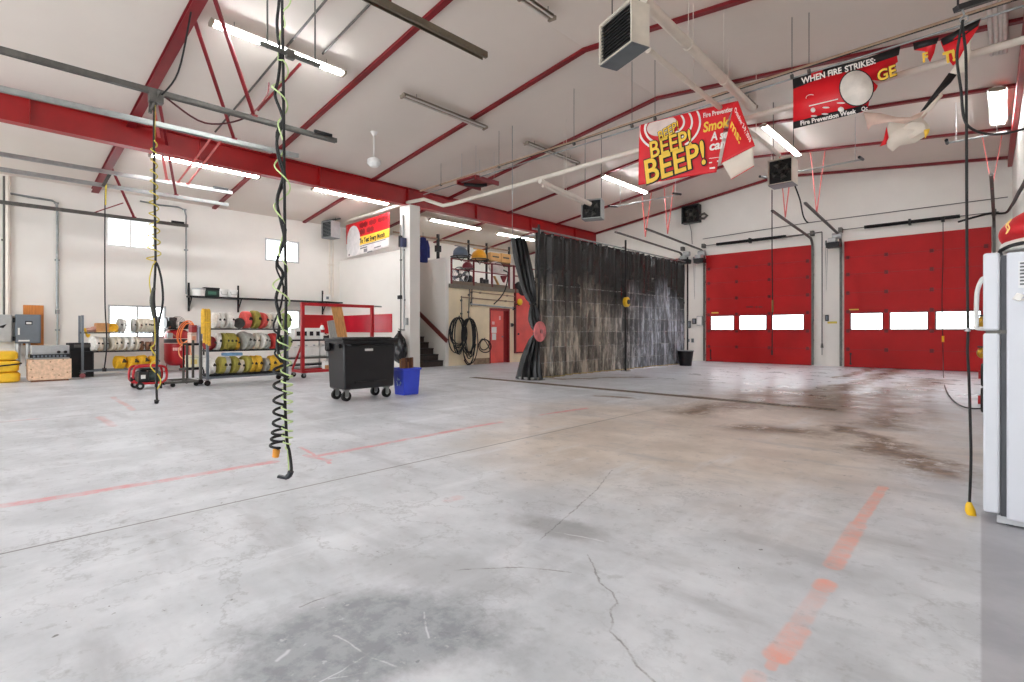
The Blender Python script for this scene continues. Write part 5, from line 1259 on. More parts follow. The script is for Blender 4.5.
MB(o).box(XB2-.36, XB2+.02, a.y, b.y, zlo-.06, zlo-.001).build('shelf_board', BLACKM, t)
MB(o).box(XB2-.36, XB2+.02, a.y, b.y, zhi-.05, zhi-.001).build('shelf_board', BLACKM, t)
bx(188.5, 199.3, 355.5, 367, mat('cream_carton', (240, 234, 206), .6), 'cream carton on the lower board behind the small steel cart', mat('yellow_patch', (238, 214, 130), .5))
bx(199.8, 206.5, 355.5, 367, PLASTW, 'white carton on the lower board behind the small steel cart')
bx(191, 196.8, 332.5, 343, mat('pinkish_carton', (226, 200, 186), .6), 'pale pink carton on the upper board behind the small steel cart', mat('orange_patch', (226, 150, 120), .5))
bx(192, 197, 325, 332.3, mat('red_carton', (150, 40, 46), .5), 'small red carton stacked on the pale pink carton')
bx(198, 204, 325.5, 343, mat('lilac_carton', (210, 202, 218), .5), 'tall lilac and white carton on the upper board behind the small steel cart', mat('violet_patch', (140, 120, 160), .5))
# ------------------------------------------------------------------ air compressor
RT = mat('compressor_red', (184, 24, 36), .3, var=.08, scale=3, coat=.3)
px_ = onX(177, 350, -18.1); t = thing('air_compressor', 'red upright air compressor tank with a black pump on top', 'air compressor', (-18.1, px_.y, 0)); R = .33
MB().lathe([(.02, .17), (.2, .19), (.29, .25), (R, .36), (R, 1.08), (.29, 1.19), (.2, 1.25), (.02, 1.27)], n=36).build('tank', RT, t)
for i in range(3):
    a = i*2*PI/3+.4; MB().bar((.24*math.cos(a), .24*math.sin(a), .3), (.3*math.cos(a), .3*math.sin(a), .02), .07, .02).box(.3*math.cos(a)-.05, .3*math.cos(a)+.05, .3*math.sin(a)-.05, .3*math.sin(a)+.05, 0, .02).build('foot', RT, t)
MB().lathe([(R+.002, .86), (R+.004, .87), (R+.004, .97), (R+.002, .98)], n=36, caps=False).build('dark_label_band', mat('dark_label', (52, 40, 44), .4), t)
for z in (.855, .985): MB().lathe([(R+.002, z-.01), (R+.006, z), (R+.002, z+.01)], n=36, caps=False).build('label_edge', mat('pale_label_edge', (226, 196, 190), .4), t)
lb = MB()
for i in range(4):
    a = -.28+.17*i-.2
    c0 = Vector((math.cos(a)*(R+.004), math.sin(a)*(R+.004), .68)); lb.obox(c0, (.006, .045, .085), RZM(a)); lb.obox(c0+Vector((0, 0, .0)), (.008, .02, .03), RZM(a))
lb.build('pale_mark', mat('pale_red_mark', (238, 190, 186), .4), t)
MB().box(-.26, .26, -.30, .28, 1.27, 1.30).build('top_plate', BLACKM, t)
pm = MB().cyl((-.02, -.12, 1.30), (-.02, -.12, 1.52), .10, n=18)
for i in range(6): pm.cyl((-.02, -.12, 1.34+.03*i), (-.02, -.12, 1.352+.03*i), .14, n=18)
pm.box(-.12, .1, -.22, -.02, 1.52, 1.62).build('pump', mat('pump_iron', (74, 76, 78), .4, .5), t)
MB().cyl((0, -.30, 1.45), (0, -.26, 1.45), .17, n=24).build('flywheel', BLACKM, t)
MB().cyl((-.02, .08, 1.40), (-.02, .3, 1.40), .095, n=18).box(-.1, .06, .1, .26, 1.30, 1.33).build('motor', BLACKM, t)
gd = MB()
for k in range(5): gd.torus((.16, -.02, 1.45), .06+.035*k, .006, RYM(PI/2), 22, 4)
gd.build('belt_guard', DGALV, t)
MB().tube([(.1, -.2, 1.35), (.3, -.26, 1.2), (R+.02, -.12, 1.05)], .016, 6).build('copper_pipe', mat('copper_pipe', (176, 112, 80), .3, .7), t)
MB().box(R-.05, R+.06, -.33, -.2, 1.0, 1.16).build('pressure_switch', LGREY, t)
p = onX(184, 322, -17.7); t = thing('orange_hose', 'orange air hose coiled in loose loops in front of the red compressor', 'hose', (-17.7, p.y, .45))
c = onX(186, 333.5, -17.62)
k = MB(t.location)
rr = random.Random(5)
pts = []
for i in range(5*22+1):
    a = 2*PI*i/22; lp_ = i/22; rx = .17+.045*math.sin(lp_*2.3); rzz = .33+.05*math.cos(lp_*1.9)
    pts.append((c.x+.03*math.sin(lp_*3)+.012*lp_, c.y + rx*math.cos(a)*(1+.0*lp_) + .02*math.sin(lp_*5) + .1*math.sin(a)*.6, c.z + rzz*math.sin(a)))
k.tube(pts, .0135, 7).build('coil', ORANGE, t)
MB(t.location).tube(smooth_path([pts[-1], onX(190, 346, -17.55), onX(191, 357, -17.55), onX(186, 360, -17.55), onX(180, 356, -17.5), onX(179, 349, -17.5), onX(184, 343, -17.52), onX(188, 340, -17.55)], 6), .016, 7).build('tail', mat('peach_hose', (240, 164, 112), .45), t)
# ------------------------------------------------------------------ red framed generator
gx, gy = -13.15, onX(148, 380, -13.15).y
t = thing('generator', 'small red framed generator on wheels in front of the yellow hose rolls', 'generator', (gx, gy, 0)); L2 = .285; D2 = .20
for sx in (-1, 1):
    x = sx*D2
    MB().tube(smooth_path([(x, -L2+.08, .12), (x, -L2, .20), (x, -L2, .38), (x, -L2+.08, .47), (x, L2-.08, .47), (x, L2, .38), (x, L2, .20), (x, L2-.08, .12)], 4), .024, 8, True).build('side_hoop', CART_RED, t)
MB().cyl((-D2, -L2+.10, .47), (D2, -L2+.10, .47), .02, n=8).cyl((-D2, L2-.10, .47), (D2, L2-.10, .47), .02, n=8).cyl((-D2, -L2+.1, .12), (D2, -L2+.1, .12), .02, n=8).cyl((-D2, L2-.1, .12), (D2, L2-.1, .12), .02, n=8).build('cross_bars', CART_RED, t)
MB().box(-.18, .18, -.22, .22, .13, .16).build('bed', BLACKM, t)
MB().box(-.16, .18, -.20, -.02, .16, .36).cyl((.0, -.11, .36), (.0, -.11, .385), .09, n=16).build('engine', mat('engine_black', (48, 50, 52), .4, .4), t)
MB().cyl((.02, 0, .27), (.02, .21, .27), .105, n=20).build('alternator', mat('alternator_grey', (78, 92, 88), .45, .3), t)
MB().box(-.12, .12, -.16, .14, .38, .44).build('fuel_tank', BLACKM, t, bevel=.03)
MB().box(.181, .19, -.16, -.08, .22, .30).build('white_sticker', PLASTW, t)
for sx in (-1, 1):
    MB().cyl((sx*(D2+.01), -L2+.1, .075), (sx*(D2+.05), -L2+.1, .075), .075, n=20).build('wheel', RUBBER, t)
    MB().cyl((sx*(D2+.0), -L2+.1, .075), (sx*(D2+.055), -L2+.1, .075), .03, n=12).build('hub', LGREY, t)
    MB().cyl((sx*D2, L2-.1, 0), (sx*D2, L2-.1, .11), .025, n=10).build('foot', RUBBER, t)
MB().cyl((D2-.02, -L2-.06, .22), (D2-.02, -L2+.02, .22), .045, n=14).build('exhaust_muffler', BLACKM, t)
# ------------------------------------------------------------------ left wall: panels, boxes, cabinet, yellow stack
def wall_panel(u0, u1, v0, v1, m, label, door=True):
    a = onX(u0, v0, XL); b = onX(u1, v1, XL); t = thing('electrical_panel', label, 'electrical panel', (XL, (a.y+b.y)/2, b.z), group='grey electrical boxes'); o = t.location; h = a.z-b.z
    MB(o).box(XL+.055, XL+.26, a.y, b.y, b.z, a.z).build('cabinet', m, t, bevel=.01)
    if door: MB(o).box(XL+.26, XL+.275, a.y+.02, b.y-.02, b.z+.03, a.z-.03).build('door', m, t, bevel=.006)
    return t, a, b
t, a, b = wall_panel(14.5, 40, 314.5, 343, GREYP, 'square blue grey electrical cabinet with a small black label on the plywood board')
o = t.location; w_ = b.y-a.y
MB(o).box(XL+.275, XL+.28, a.y+w_*.38, a.y+w_*.66, a.z-.27, a.z-.17).build('black_label', BLACKM, t); MB(o).box(XL+.28, XL+.283, a.y+w_*.42, a.y+w_*.62, a.z-.25, a.z-.20).build('white_strip', PLASTW, t)
MB(o).box(XL+.275, XL+.30, a.y+w_*.10, a.y+w_*.17, b.z+.22, b.z+.40).build('handle', PLASTW, t); MB(o).box(XL+.275, XL+.278, a.y+w_*.12, a.y+w_*.55, b.z+.05, b.z+.09).build('pale_strip', PLASTW, t)
for z in (a.z-.15, b.z+.12): MB(o).box(XL+.20, XL+.28, a.y-.05, a.y, z-.06, z+.06).build('hinge', BLACKM, t)
t, a, b = wall_panel(-14, 11.5, 314.5, 342, LGREY, 'lighter grey electrical box cut by the picture edge')
MB(t.location).add([(XL+.276, b.y-.32, a.z-.33), (XL+.276, b.y-.10, a.z-.24), (XL+.276, b.y-.16, a.z-.34)], [(0, 1, 2)]).build('black_mark', BLACKM, t, solid=.002)
a = onX(23, 305, XL); b = onX(43.5, 345, XL)
tag(MB((XL, a.y, b.z)).box(XL+.004, XL+.05, a.y, b.y, b.z, a.z).build('plywood_board', mat('orange_ply', (196, 122, 54), .55, var=.12, scale=4, stretch=(1, 8, 1))), 'orange brown plywood board behind the electrical cabinet', 'board')
def wall_pipe(pts, r, m, label, name='conduit', cat='conduit'):
    t = thing(name, label, cat, pts[0]); MB(t.location).tube(pts, r, 8).build('pipe', m, t)
    k = MB(t.location)
    for q in range(1, len(pts)-1, 2):
        p = Vector(pts[q]); k.box(XL, p.x+.02, p.y-.05, p.y+.05, p.z-.02, p.z+.02)
    if len(pts) > 2: k.build('clip', m, t)
    return t
xw = XL+.06
def W(u, v, x=xw): return tuple(onX(u, v, x))
wall_pipe([W(7.8, 176), W(7.8, 240), W(7.8, 300), W(7.8, 315)], .055, PIPEW, 'thick white vertical pipe down to the electrical boxes')
wall_pipe([W(4, 176), W(4, 240), W(4, 315)], .025, DGALV, 'thin dark conduit left of the thick white pipe')
wall_pipe([W(8, 193), W(30, 197), W(52, 200.5), W(56.5, 203), W(57.2, 210), W(57.2, 260), W(57.2, 309)], .028, GALV, 'bent grey conduit dropping down the wall above the low cabinets')
tag(MB(onX(57.3, 311.5, XL)).box(XL+.004, XL+.09, W(55.3, 0)[1], W(59.3, 0)[1], W(57, 314)[2], W(57, 309.5)[2]).build('junction_box', GALV), 'small grey junction box on the bent conduit', 'junction box')
wall_pipe([W(57.5, 314), W(57.5, 330), W(57.5, 345)], .022, GALV, 'short conduit below the junction box')
wall_pipe([W(140, 201), W(160, 205), W(178, 207), W(184.5, 209.5), W(186.2, 216), W(186.2, 250), W(186.2, 294)], .024, GALV, 'bent grey conduit dropping to the long wall shelf')
wall_pipe([W(329.5, 240), W(329.5, 265), W(329.5, 298)], .03, PIPEW, 'left of two white conduits under the corner heater')
wall_pipe([W(333, 240), W(333, 265), W(333, 298)], .03, PIPEW, 'right of two white conduits under the corner heater')
for u, v0, v1 in ((18, 343.5, 366), (28, 343.5, 366)): wall_pipe([W(u, v0, XL+.15), W(u, (v0+v1)/2, XL+.15), W(u, v1, XL+.15)], .05, LGREY, 'grey conduit below the electrical cabinet, %s' % ('left one' if u == 18 else 'right one'))
# chipboard crate
XO = -16.7
a = onX(28.5, 381, XO); b = onX(71.5, 381, XO)
t = thing('chipboard_crate', 'pale chipboard crate on the floor under the electrical cabinet', 'crate', (XO-.3, (a.y+b.y)/2, 0)); o = t.location
MB(o).box(XO-.6, XO, a.y, b.y, .04, .53).build('panel_box', OSB, t)
MB(o).box(XO-.6, XO-.02, a.y+.05, b.y-.05, 0, .04).build('skid', BROWN, t)
sc = MB(o)
for y_, z_ in ((.1, .5), (.5, .47), (.8, .52), (.06, .3), (.55, .28), (.9, .2), (.08, .12), (.3, .1), (.7, .14)): sc.cyl((XO-.001, a.y+(b.y-a.y)*y_, z_), (XO+.005, a.y+(b.y-a.y)*y_, z_), .015, n=8)
sc.build('screw_heads', mat('screw_brown', (150, 106, 80), .5), t)
t = thing('grey_machine', 'low light grey steel tray with black slotted front on the chipboard crate', 'tray', (XO-.3, a.y+.5*(b.y-a.y), .53)); o = t.location; wy = b.y-a.y
MB(o).box(XO-.55, XO-.05, a.y+.10, b.y-.03, .53, .57).box(XO-.55, XO-.08, a.y+.06, b.y-.03, .65, .86).build('body', LGREY, t, bevel=.008)
MB(o).box(XO-.5, XO-.02, a.y+.02, b.y-.02, .57, .65).build('slotted_base', BLACKM, t)
k = MB(o)
for i in range(9): k.box(XO-.02, XO+.0, a.y+.08+wy*.09*i, a.y+.12+wy*.09*i, .58, .63)
k.build('slots', GREYP, t)
for q in (.70, .86): MB(o).cyl((XO-.08, a.y+wy*q, .70), (XO-.03, a.y+wy*q, .70), .035, n=12).build('knob', BLACKM, t)
# black cabinet
XC = -17.55; a = onX(69, 379, XC); b = onX(94, 379, XC)
t = thing('black_cabinet', 'tall black box on the floor between the crate and the grey rack', 'cabinet', (XC-.3, (a.y+b.y)/2, 0)); o = t.location
MB(o).box(XC-.6, XC, a.y, b.y, .0, .90).build('body', mat('matt_black', (22, 22, 24), .5), t, bevel=.012)
MB(o).box(XC, XC+.012, a.y+.03, b.y-.03, .05, .74).build('front_panel', BLACKM, t, bevel=.005)
MB(o).box(XC, XC+.02, a.y+.1, b.y-.06, .78, .86).build('vent_strip', DGALV, t)
# yellow stack of folded covers
XY = -16.9
for i, (z0, z1, lab) in enumerate(((0, .24, 'lowest yellow folded cover of the stack at the picture edge'), (.245, .52, 'middle yellow folded cover with a black strap'), (.525, .74, 'top yellow folded cover of the stack under the electrical boxes'))):
    a = onX(20-1.2*i, 380, XY); t = thing('folded_cover', lab, 'folded cover', (XY-.35, a.y-.5, z0), group='yellow folded covers'); h = z1-z0
    m_ = MB()
    def fn(u, v, s_=i):
        ang = 2*PI*u; n_ = 6.0; ex = lambda c_: math.copysign(abs(c_)**(2/n_), c_)
        ph = PI*(v-.5); rr_ = abs(math.cos(ph))**.16
        x = .40*rr_*ex(math.cos(ang)); y = .52*rr_*ex(math.sin(ang)); z = h/2 + h/2*math.copysign(abs(math.sin(ph))**.4, math.sin(ph))
        wv = .022*noise.noise(Vector((x*4, y*4, z*7+s_*3))); return (x+wv, y+wv, max(0, z + (.012*math.sin(z*60) if 0 < v < 1 else 0)*0))
    m_.grid(fn, 60, 20).build('cover', mat('yellow_cover', (240, 192, 42), .5, var=.1, scale=5), t)
    if i == 1: MB().tube(smooth_path([(.42, -.5, h*.6), (.43, -.1, h*.5), (.42, .3, h*.62), (.3, .53, h*.7), (-.1, .54, h*.7)], 5), .018, 6).build('strap', RUBBER, t)
# long shelf on the left wall
a = onX(189, 295.5, XL+.3); b = onX(338, 300.5, XL+.3); zS = 2.32
t = thing('wall_shelf', 'long dark shelf on black brackets along the side wall', 'shelf', (XL, (a.y+b.y)/2, zS)); o = t.location; yb_ = 9.95
MB(o).box(XL+.01, XL+.36, a.y, yb_, zS-.05, zS).build('board', BLACKM, t)
for u in (189.5, 239, 323.5):
    y = onX(u, 297, XL+.1).y; MB(o).box(XL+.004, XL+.04, y-.025, y+.025, zS-.48, zS+.42).bar((XL+.03, y, zS-.4), (XL+.32, y, zS-.06), .03, .03).build('bracket', BLACKM, t)
def on_shelf(u): return onX(u, 290, XL+.2).y
t = thing('bucket', 'white low bucket with a grey rim at the left end of the wall shelf', 'bucket', (XL+.2, on_shelf(199), zS)); MB().lathe([(.01, 0), (.17, 0), (.19, .22), (.01, .22)], n=26).build('tub', PLASTW, t); MB().lathe([(.19, .2), (.2, .2), (.2, .245), (.01, .25)], n=26).build('lid', LGREY, t)
t = thing('carry_case', 'dark green and black carry case on the wall shelf', 'case', (XL+.19, on_shelf(211), zS)); MB().box(-.12, .12, -.22, .22, 0, .26).build('body', mat('dark_green_case', (30, 52, 46), .45), t, bevel=.02); MB().box(-.13, .13, -.23, .23, .20, .285).build('lid', BLACKM, t, bevel=.015); MB().box(.12, .13, -.12, .12, .06, .16).build('label_patch', mat('green_patch', (60, 110, 90), .5), t)
for i, (u, lab) in enumerate(((222.5, 'white plastic tub next to the dark case on the wall shelf'), (232, 'white plastic tub nearer the shelf bracket'))):
    t = thing('plastic_tub', lab, 'tub', (XL+.2, on_shelf(u), zS), group='white tubs on the wall shelf'); MB().lathe([(.01, 0), (.15, 0), (.165, .22), (.01, .22)], n=24).build('tub', PLASTW, t); MB().lathe([(.168, .21), (.172, .21), (.172, .25), (.01, .255)], n=24).build('lid', WHITE, t)
    MB().tube([(.165, -.1, .17), (.2, -.08, .08), (.2, .08, .08), (.165, .1, .17)], .006, 5).build('handle', DGALV, t)
a_ = onX(322, 298, XL); t = thing('switch_box', 'white switch box just above the right end of the wall shelf', 'switch', (XL, onX(326, 294, XL).y, zS+.02)); MB().box(.002, .12, -.14, .14, 0, .26).build('housing', WHITE, t, bevel=.01); MB().box(.12, .13, -.05, .05, .08, .18).build('toggle', GREYP, t)
# red boards on the lower walls
a = onX(303, 318, XL+.02); b = onX(303, 334, XL+.02)
tag(MB((XL, 9, 1)).box(XL+.003, XL+.03, a.y, 9.97, 1.12, 1.82).build('wall_board', mat('red_board', (176, 22, 28), .35, var=.1, scale=2)), 'red board low on the side wall behind the red frame cart', 'board')
p = onY(391.5, 315, 9.97)
tag(MB((p.x, 9.97, 1)).box(XL+.04, p.x, 9.965, 9.996, 1.17, 1.80).build('wall_board', mat('red_board_gloss', (190, 34, 52), .25, var=.15, scale=1)), 'glossy red board low on the white corner block', 'board')
# ------------------------------------------------------------------ steel shelf with white boxes
XSh = -16.5; y0 = onX(286, 350, XSh).y; y1 = 9.75
t = thing('steel_shelf', 'black and grey steel shelf unit with white canisters behind the red frame cart', 'shelf', (XSh-.3, (y0+y1)/2, 0)); o = t.location
for x in (XSh-.55, XSh):
    for y in (y0, (y0+y1)/2, y1): MB(o).box(x-.02, x+.02, y-.02, y+.02, 0, .98).build('post', LGREY, t)
for z in (.14, .36, .94): MB(o).box(XSh-.57, XSh+.02, y0, y1, z-.05, z).build('shelf_board', BLACKM if z != .36 else DGALV, t)
for i, u in enumerate((297.5, 304, 310.5, 317)):
    y = onX(u-1, 335, XSh-.2).y; lab = ['leftmost white box with a black square window on the shelf top, by the red post', 'white box with a black square window just right of the red post', 'third white box with a black square window on the shelf top', 'rightmost white box with a black square window on the shelf top'][i]
    t = thing('white_box', lab, 'box', (XSh-.22, y, .942), group='white boxes with black windows'); MB().box(-.16, .16, -.12, .12, 0, .36).build('body', PLASTW, t, bevel=.01); MB().box(.16, .168, -.06, .06, .12, .26).build('black_window', BLACKM, t); MB().box(-.14, .14, -.10, .10, .36, .375).build('lid', WHITE, t)
for i, u in enumerate((290.5, 299.5, 307, 314.8, 324, 332)):
    y = onX(u-1, 355, XSh-.2).y; lab = 'white canister on the lower shelf, ' + ['leftmost, beside the rack', 'left of the red post', 'right of the red post', 'fourth from the rack', 'fifth from the rack', 'partly behind the wheeled bin'][i]
    t = thing('canister', lab, 'canister', (XSh-.22, y, .362), group='white canisters on the lower shelf'); MB().box(-.15, .15, -.145, .145, 0, .36).build('body', PLASTW, t, bevel=.035); MB().cyl((.05, 0, .36), (.05, 0, .40), .035, n=14).build('cap', LGREY, t); MB().tube([(-.1, 0, .36), (-.08, 0, .42), (-.0, 0, .42), (.0, 0, .36)], .014, 6).build('handle', PLASTW, t)
t = thing('bottle', 'white bottle with a red label on the shelf behind the red frame cart', 'bottle', (XSh-.1, onX(322, 330, XSh-.1).y, .942)); MB().lathe([(.01, 0), (.075, .0), (.08, .02), (.08, .36), (.05, .44), (.03, .47), (.01, .47)], n=20).build('body', PLASTW, t); MB().cyl((0, 0, .47), (0, 0, .54), .035, n=12).build('cap', mat('red_cap', (170, 30, 34), .4), t); MB().lathe([(.082, .22), (.082, .32)], n=20, caps=False).build('label_patch', mat('red_label', (160, 40, 44), .4), t)
t = thing('hand_tool', 'dark hand tool lying on the shelf next to the white bottle', 'tool', (XSh-.1, onX(325, 338, XSh-.1).y, .942)); MB().box(-.08, .08, -.1, .12, 0, .12).cyl((0, .1, .08), (0, .26, .14), .05, n=12).build('body', BLACKM, t, bevel=.01); MB().tube([(0, -.1, .1), (.0, -.2, .2), (.0, -.1, .24), (0, .05, .16)], .018, 6).build('grip', DGALV, t)
# ------------------------------------------------------------------ red frame cart
XR1 = -13.1; y0 = onX(302.5, 376, XR1).y; y1 = onX(372, 340, XR1).y; zT = Zs(302, 305.5, XR1)
t = thing('frame_cart', 'tall red steel frame cart on casters behind the wheeled bin', 'cart', (XR1-.3, (y0+y1)/2, 0)); o = t.location
for y in (y0, y1): MB(o).box(XR1-.04, XR1+.04, y-.04, y+.04, .14, zT).build('post', CART_RED, t)
MB(o).box(XR1-.035, XR1+.035, y0-.04, y1+.04, zT, zT+.08).build('top_rail', CART_RED, t)
MB(o).box(XR1-.03, XR1+.03, y1+.04, y1+.30, zT+.03, zT+.07).build('rail_end', LGREY, t)
MB(o).box(XR1-.65, XR1-.57, y0, y1, .13, .20).box(XR1-.04, XR1+.04, y0, y1, .13, .20).box(XR1-.57, XR1-.04, y0, y0+.08, .13, .20).box(XR1-.57, XR1-.04, y1-.08, y1, .13, .20).build('base_frame', CART_RED, t)
for y in (y0, y1): MB(o).bar((XR1, y, .9), (XR1-.6, y, .2), .04, .04).build('brace', CART_RED, t)
for x in (XR1-.6, XR1):
    for y in (y0+.03, y1-.03):
        MB(o).box(x-.05, x+.05, y-.05, y+.05, .115, .13).box(x-.04, x-.028, y-.03, y+.03, .05, .115).box(x+.028, x+.04, y-.03, y+.03, .05, .115).build('caster_fork', GALV, t)
        MB(o).cyl((x-.025, y, .06), (x+.025, y, .06), .06, n=16).build('caster_wheel', RUBBER, t)
def leaner(u0, v0, u1, v1, w, label, m, X=XR1-.25):
    p = onX(u0, v0, X-.16); q = onX(u1, v1, X); q = Vector((X, q.y, .22)) if v1 > 360 else q
    return tag(MB(q).bar(p, q, .03, w, up=(0, 1, 0)).build('wood_board', m), label, 'board', 'boards on the red cart')
d_ = onX(335, 304, XR1-.2)
tb = MB((XR1-.3, d_.y, .2)); q0 = onX(331, 304.5, XR1-.42); q1 = onX(341.5, 304.5, XR1-.42); r0 = onX(338, 338, XR1-.3); r1 = onX(347.5, 338, XR1-.3)
ex = lambda a, b: a + (b-a)*((a.z-.205)/(a.z-b.z))
def slab(a, b, c, d_, th, name, m, label):
    n = (b-a).cross(d_-a).normalized()*th; P = [a, b, c, d_, a+n, b+n, c+n, d_+n]
    return tag(MB(d_).add(P, [(0, 1, 2, 3), (7, 6, 5, 4), (0, 4, 5, 1), (1, 5, 6, 2), (2, 6, 7, 3), (3, 7, 4, 0)]).build(name, m), label, 'board', 'boards leaning in the red cart')
slab(q0, q1, ex(q1, r1), ex(q0, r0), .03, 'wood_board', WOOD, 'broad light wooden board leaning inside the red frame cart')
q0 = onX(327.5, 321, XR1-.34); q1 = onX(334, 320, XR1-.34); r0 = onX(330, 338, XR1-.24); r1 = onX(337.5, 338, XR1-.24)
slab(q0, q1, ex(q1, r1), ex(q0, r0), .03, 'wood_board', mat('grey_board', (172, 172, 166), .6, var=.15, scale=9, stretch=(1, 6, 1)), 'narrow grey board leaning in front of the light wooden board')
t = thing('wood_scrap', 'short pale wood offcut on the base of the red frame cart', 'wood', (XR1-.1, onX(328, 376, XR1).y, .205)); MB().box(-.1, .1, -.08, .08, 0, .2).build('block', PLASTW, t, bevel=.02); MB().box(.1, .12, -.09, .1, .0, .1).build('chip', CARD, t)
# ------------------------------------------------------------------ wheeled bin
BINM = mat('dark_bin_plastic', (21, 21, 25), .38, var=.15, scale=3, spec=.5)
bx0, bx1 = -8.72, -8.12; by0, by1 = 4.42, 5.46; zb0, zb1 = .20, 1.04
t = thing('wheeled_bin', 'big dark four wheeled waste bin with a flat lid', 'bin', ((bx0+bx1)/2, (by0+by1)/2, 0)); o = t.location
ins = .03
m_ = MB(o)
lo = [(bx0+ins, by0+ins), (bx1-.02, by0+ins), (bx1-.02, by1-ins), (bx0+ins, by1-ins)]; hi = [(bx0, by0), (bx1, by0), (bx1, by1), (bx0, by1)]
m_.add([(x, y, zb0) for x, y in lo] + [(x, y, zb1) for x, y in hi], [(0, 3, 2, 1), (4, 5, 6, 7), (0, 1, 5, 4), (1, 2, 6, 5), (2, 3, 7, 6), (3, 0, 4, 7)])
m_.build('tub', BINM, t, bevel=.03)
MB(o).box(bx0-.03, bx1+.035, by0-.03, by1+.03, .985, 1.055).build('rim', BINM, t, bevel=.012)
MB(o).box(bx0-.02, bx1+.05, by0-.06, by1+.06, 1.056, 1.085).box(bx0+.1, bx1-.06, by0+.05, by1-.05, 1.085, 1.10).build('lid', mat('bin_lid', (30, 30, 32), .45), t, bevel=.01)
MB(o).cyl((bx1-.06, by0-.07, .95), (bx1-.06, by0-.02, .95), .035, n=14).build('trunnion', BLACKM, t)
MB(o).cyl((bx0+.12, by0-.07, .9), (bx0+.12, by0-.02, .9), .045, n=14).box(bx0+.05, bx0+.2, by0-.06, by0-.015, .88, 1.0).build('trunnion', BLACKM, t)
k = MB(o)
for f in (.35, .68): k.box(bx1-.012, bx1+.006, by0+(by1-by0)*(f-.12), by0+(by1-by0)*(f+.12), .30, .33)
k.build('front_ribs', BINM, t)
MB(o).box(bx1+.001, bx1+.006, by0+.40, by0+.56, .86, .90).build('white_sticker', PLASTW, t)
MB(o).tube([(bx1-.02, by0+.06, .98), (bx1+.05, by0+.1, .96), (bx1+.05, by1-.1, .96), (bx1-.02, by1-.06, .98)], .014, 8).build('handle_bar', BINM, t)
for x, y in ((bx0+.12, by0+.12), (bx1-.10, by0+.10), (bx0+.12, by1-.14), (bx1-.10, by1-.14)):
    MB(o).box(x-.05, x+.05, y-.05, y+.05, .185, .20).box(x-.04, x-.03, y-.035, y+.035, .08, .185).box(x+.03, x+.04, y-.035, y+.035, .08, .185).build('caster_fork', GALV, t)
    w_ = MB(o).cyl((x-.026, y, .085), (x+.026, y, .085), .085, n=22).build('caster_wheel', RUBBER, t)
    MB(o).cyl((x-.03, y, .085), (x+.03, y, .085), .032, n=14).build('hub', LGREY, w_)
# ------------------------------------------------------------------ blue recycling bin
c = onZ(406, 394.3); t = thing('recycling_bin', 'blue plastic recycling bin filled with wood scraps beside the wheeled bin', 'recycling bin', (c.x-.02, c.y+.03, 0), math.radians(0))
BL = mat('blue_bin_plastic', (56, 78, 214), .4, var=.06, scale=4)
def sqring(s0, s1, z): return [(-s0, -s1, z), (s0, -s1, z), (s0, s1, z), (-s0, s1, z)]
R_ = [sqring(.155, .165, 0), sqring(.175, .19, .47), sqring(.195, .212, .472), sqring(.195, .212, .51), sqring(.165, .18, .51), sqring(.145, .155, .02)]
m_ = MB(); vs = [p for r in R_ for p in r]; fs = [(3, 2, 1, 0)]
for i in range(5):
    for k in range(4): fs.append((i*4+k, i*4+(k+1) % 4, (i+1)*4+(k+1) % 4, (i+1)*4+k))
fs.append((20, 21, 22, 23)); m_.add(vs, fs).build('tub', BL, t, bevel=.012)
mk = MB(); PB = mat('pale_blue_mark', (150, 176, 232), .45)
for k in range(3):
    a = k*2*PI/3+PI/2; c1 = Vector((0, 0, .24)); rr_ = .07
    P_ = lambda r, q: Vector((r*math.cos(q), -.215-.0, .24 + r*math.sin(q)))
    pts = [(rr_*1.15, a-.75), (rr_*1.15, a+.35), (rr_*1.45, a+.35), (rr_*.9, a+.85), (rr_*.45, a+.35), (rr_*.7, a+.35), (rr_*.7, a-.75)]
    vs = [P_(r, q) for r, q in pts]; vs = [Vector((v.x, -.165-.053*v.z-.004, v.z)) for v in vs]
    mk.add(vs, [tuple(range(7))])
mk.build('arrow_mark', PB, t, solid=.002)
rr = random.Random(2)
for i in range(7):
    x, y = -.10+.20*rr.random(), -.14+.28*(i/6); h = .58+.09*rr.random()
    q = thing('wood_scrap', 'brown wood scrap standing in the blue bin, %s' % ['at its near edge', 'second from the near edge', 'third from the near edge', 'in the middle', 'third from the far edge', 'second from the far edge', 'at its far edge'][i], 'wood', (t.location.x+x, t.location.y+y, .03), rr.uniform(-.4, .4), group='wood scraps in the blue bin')
    MB().obox((0, 0, h/2), (.03+.05*rr.random(), .04+.03*rr.random(), h), RXM(rr.uniform(-.05, .05)) @ RYM(rr.uniform(-.06, .06))).build('block', [BROWN, CARD, mat('dark_wood', (92, 58, 40), .55, var=.2, scale=8)][i % 3], q)
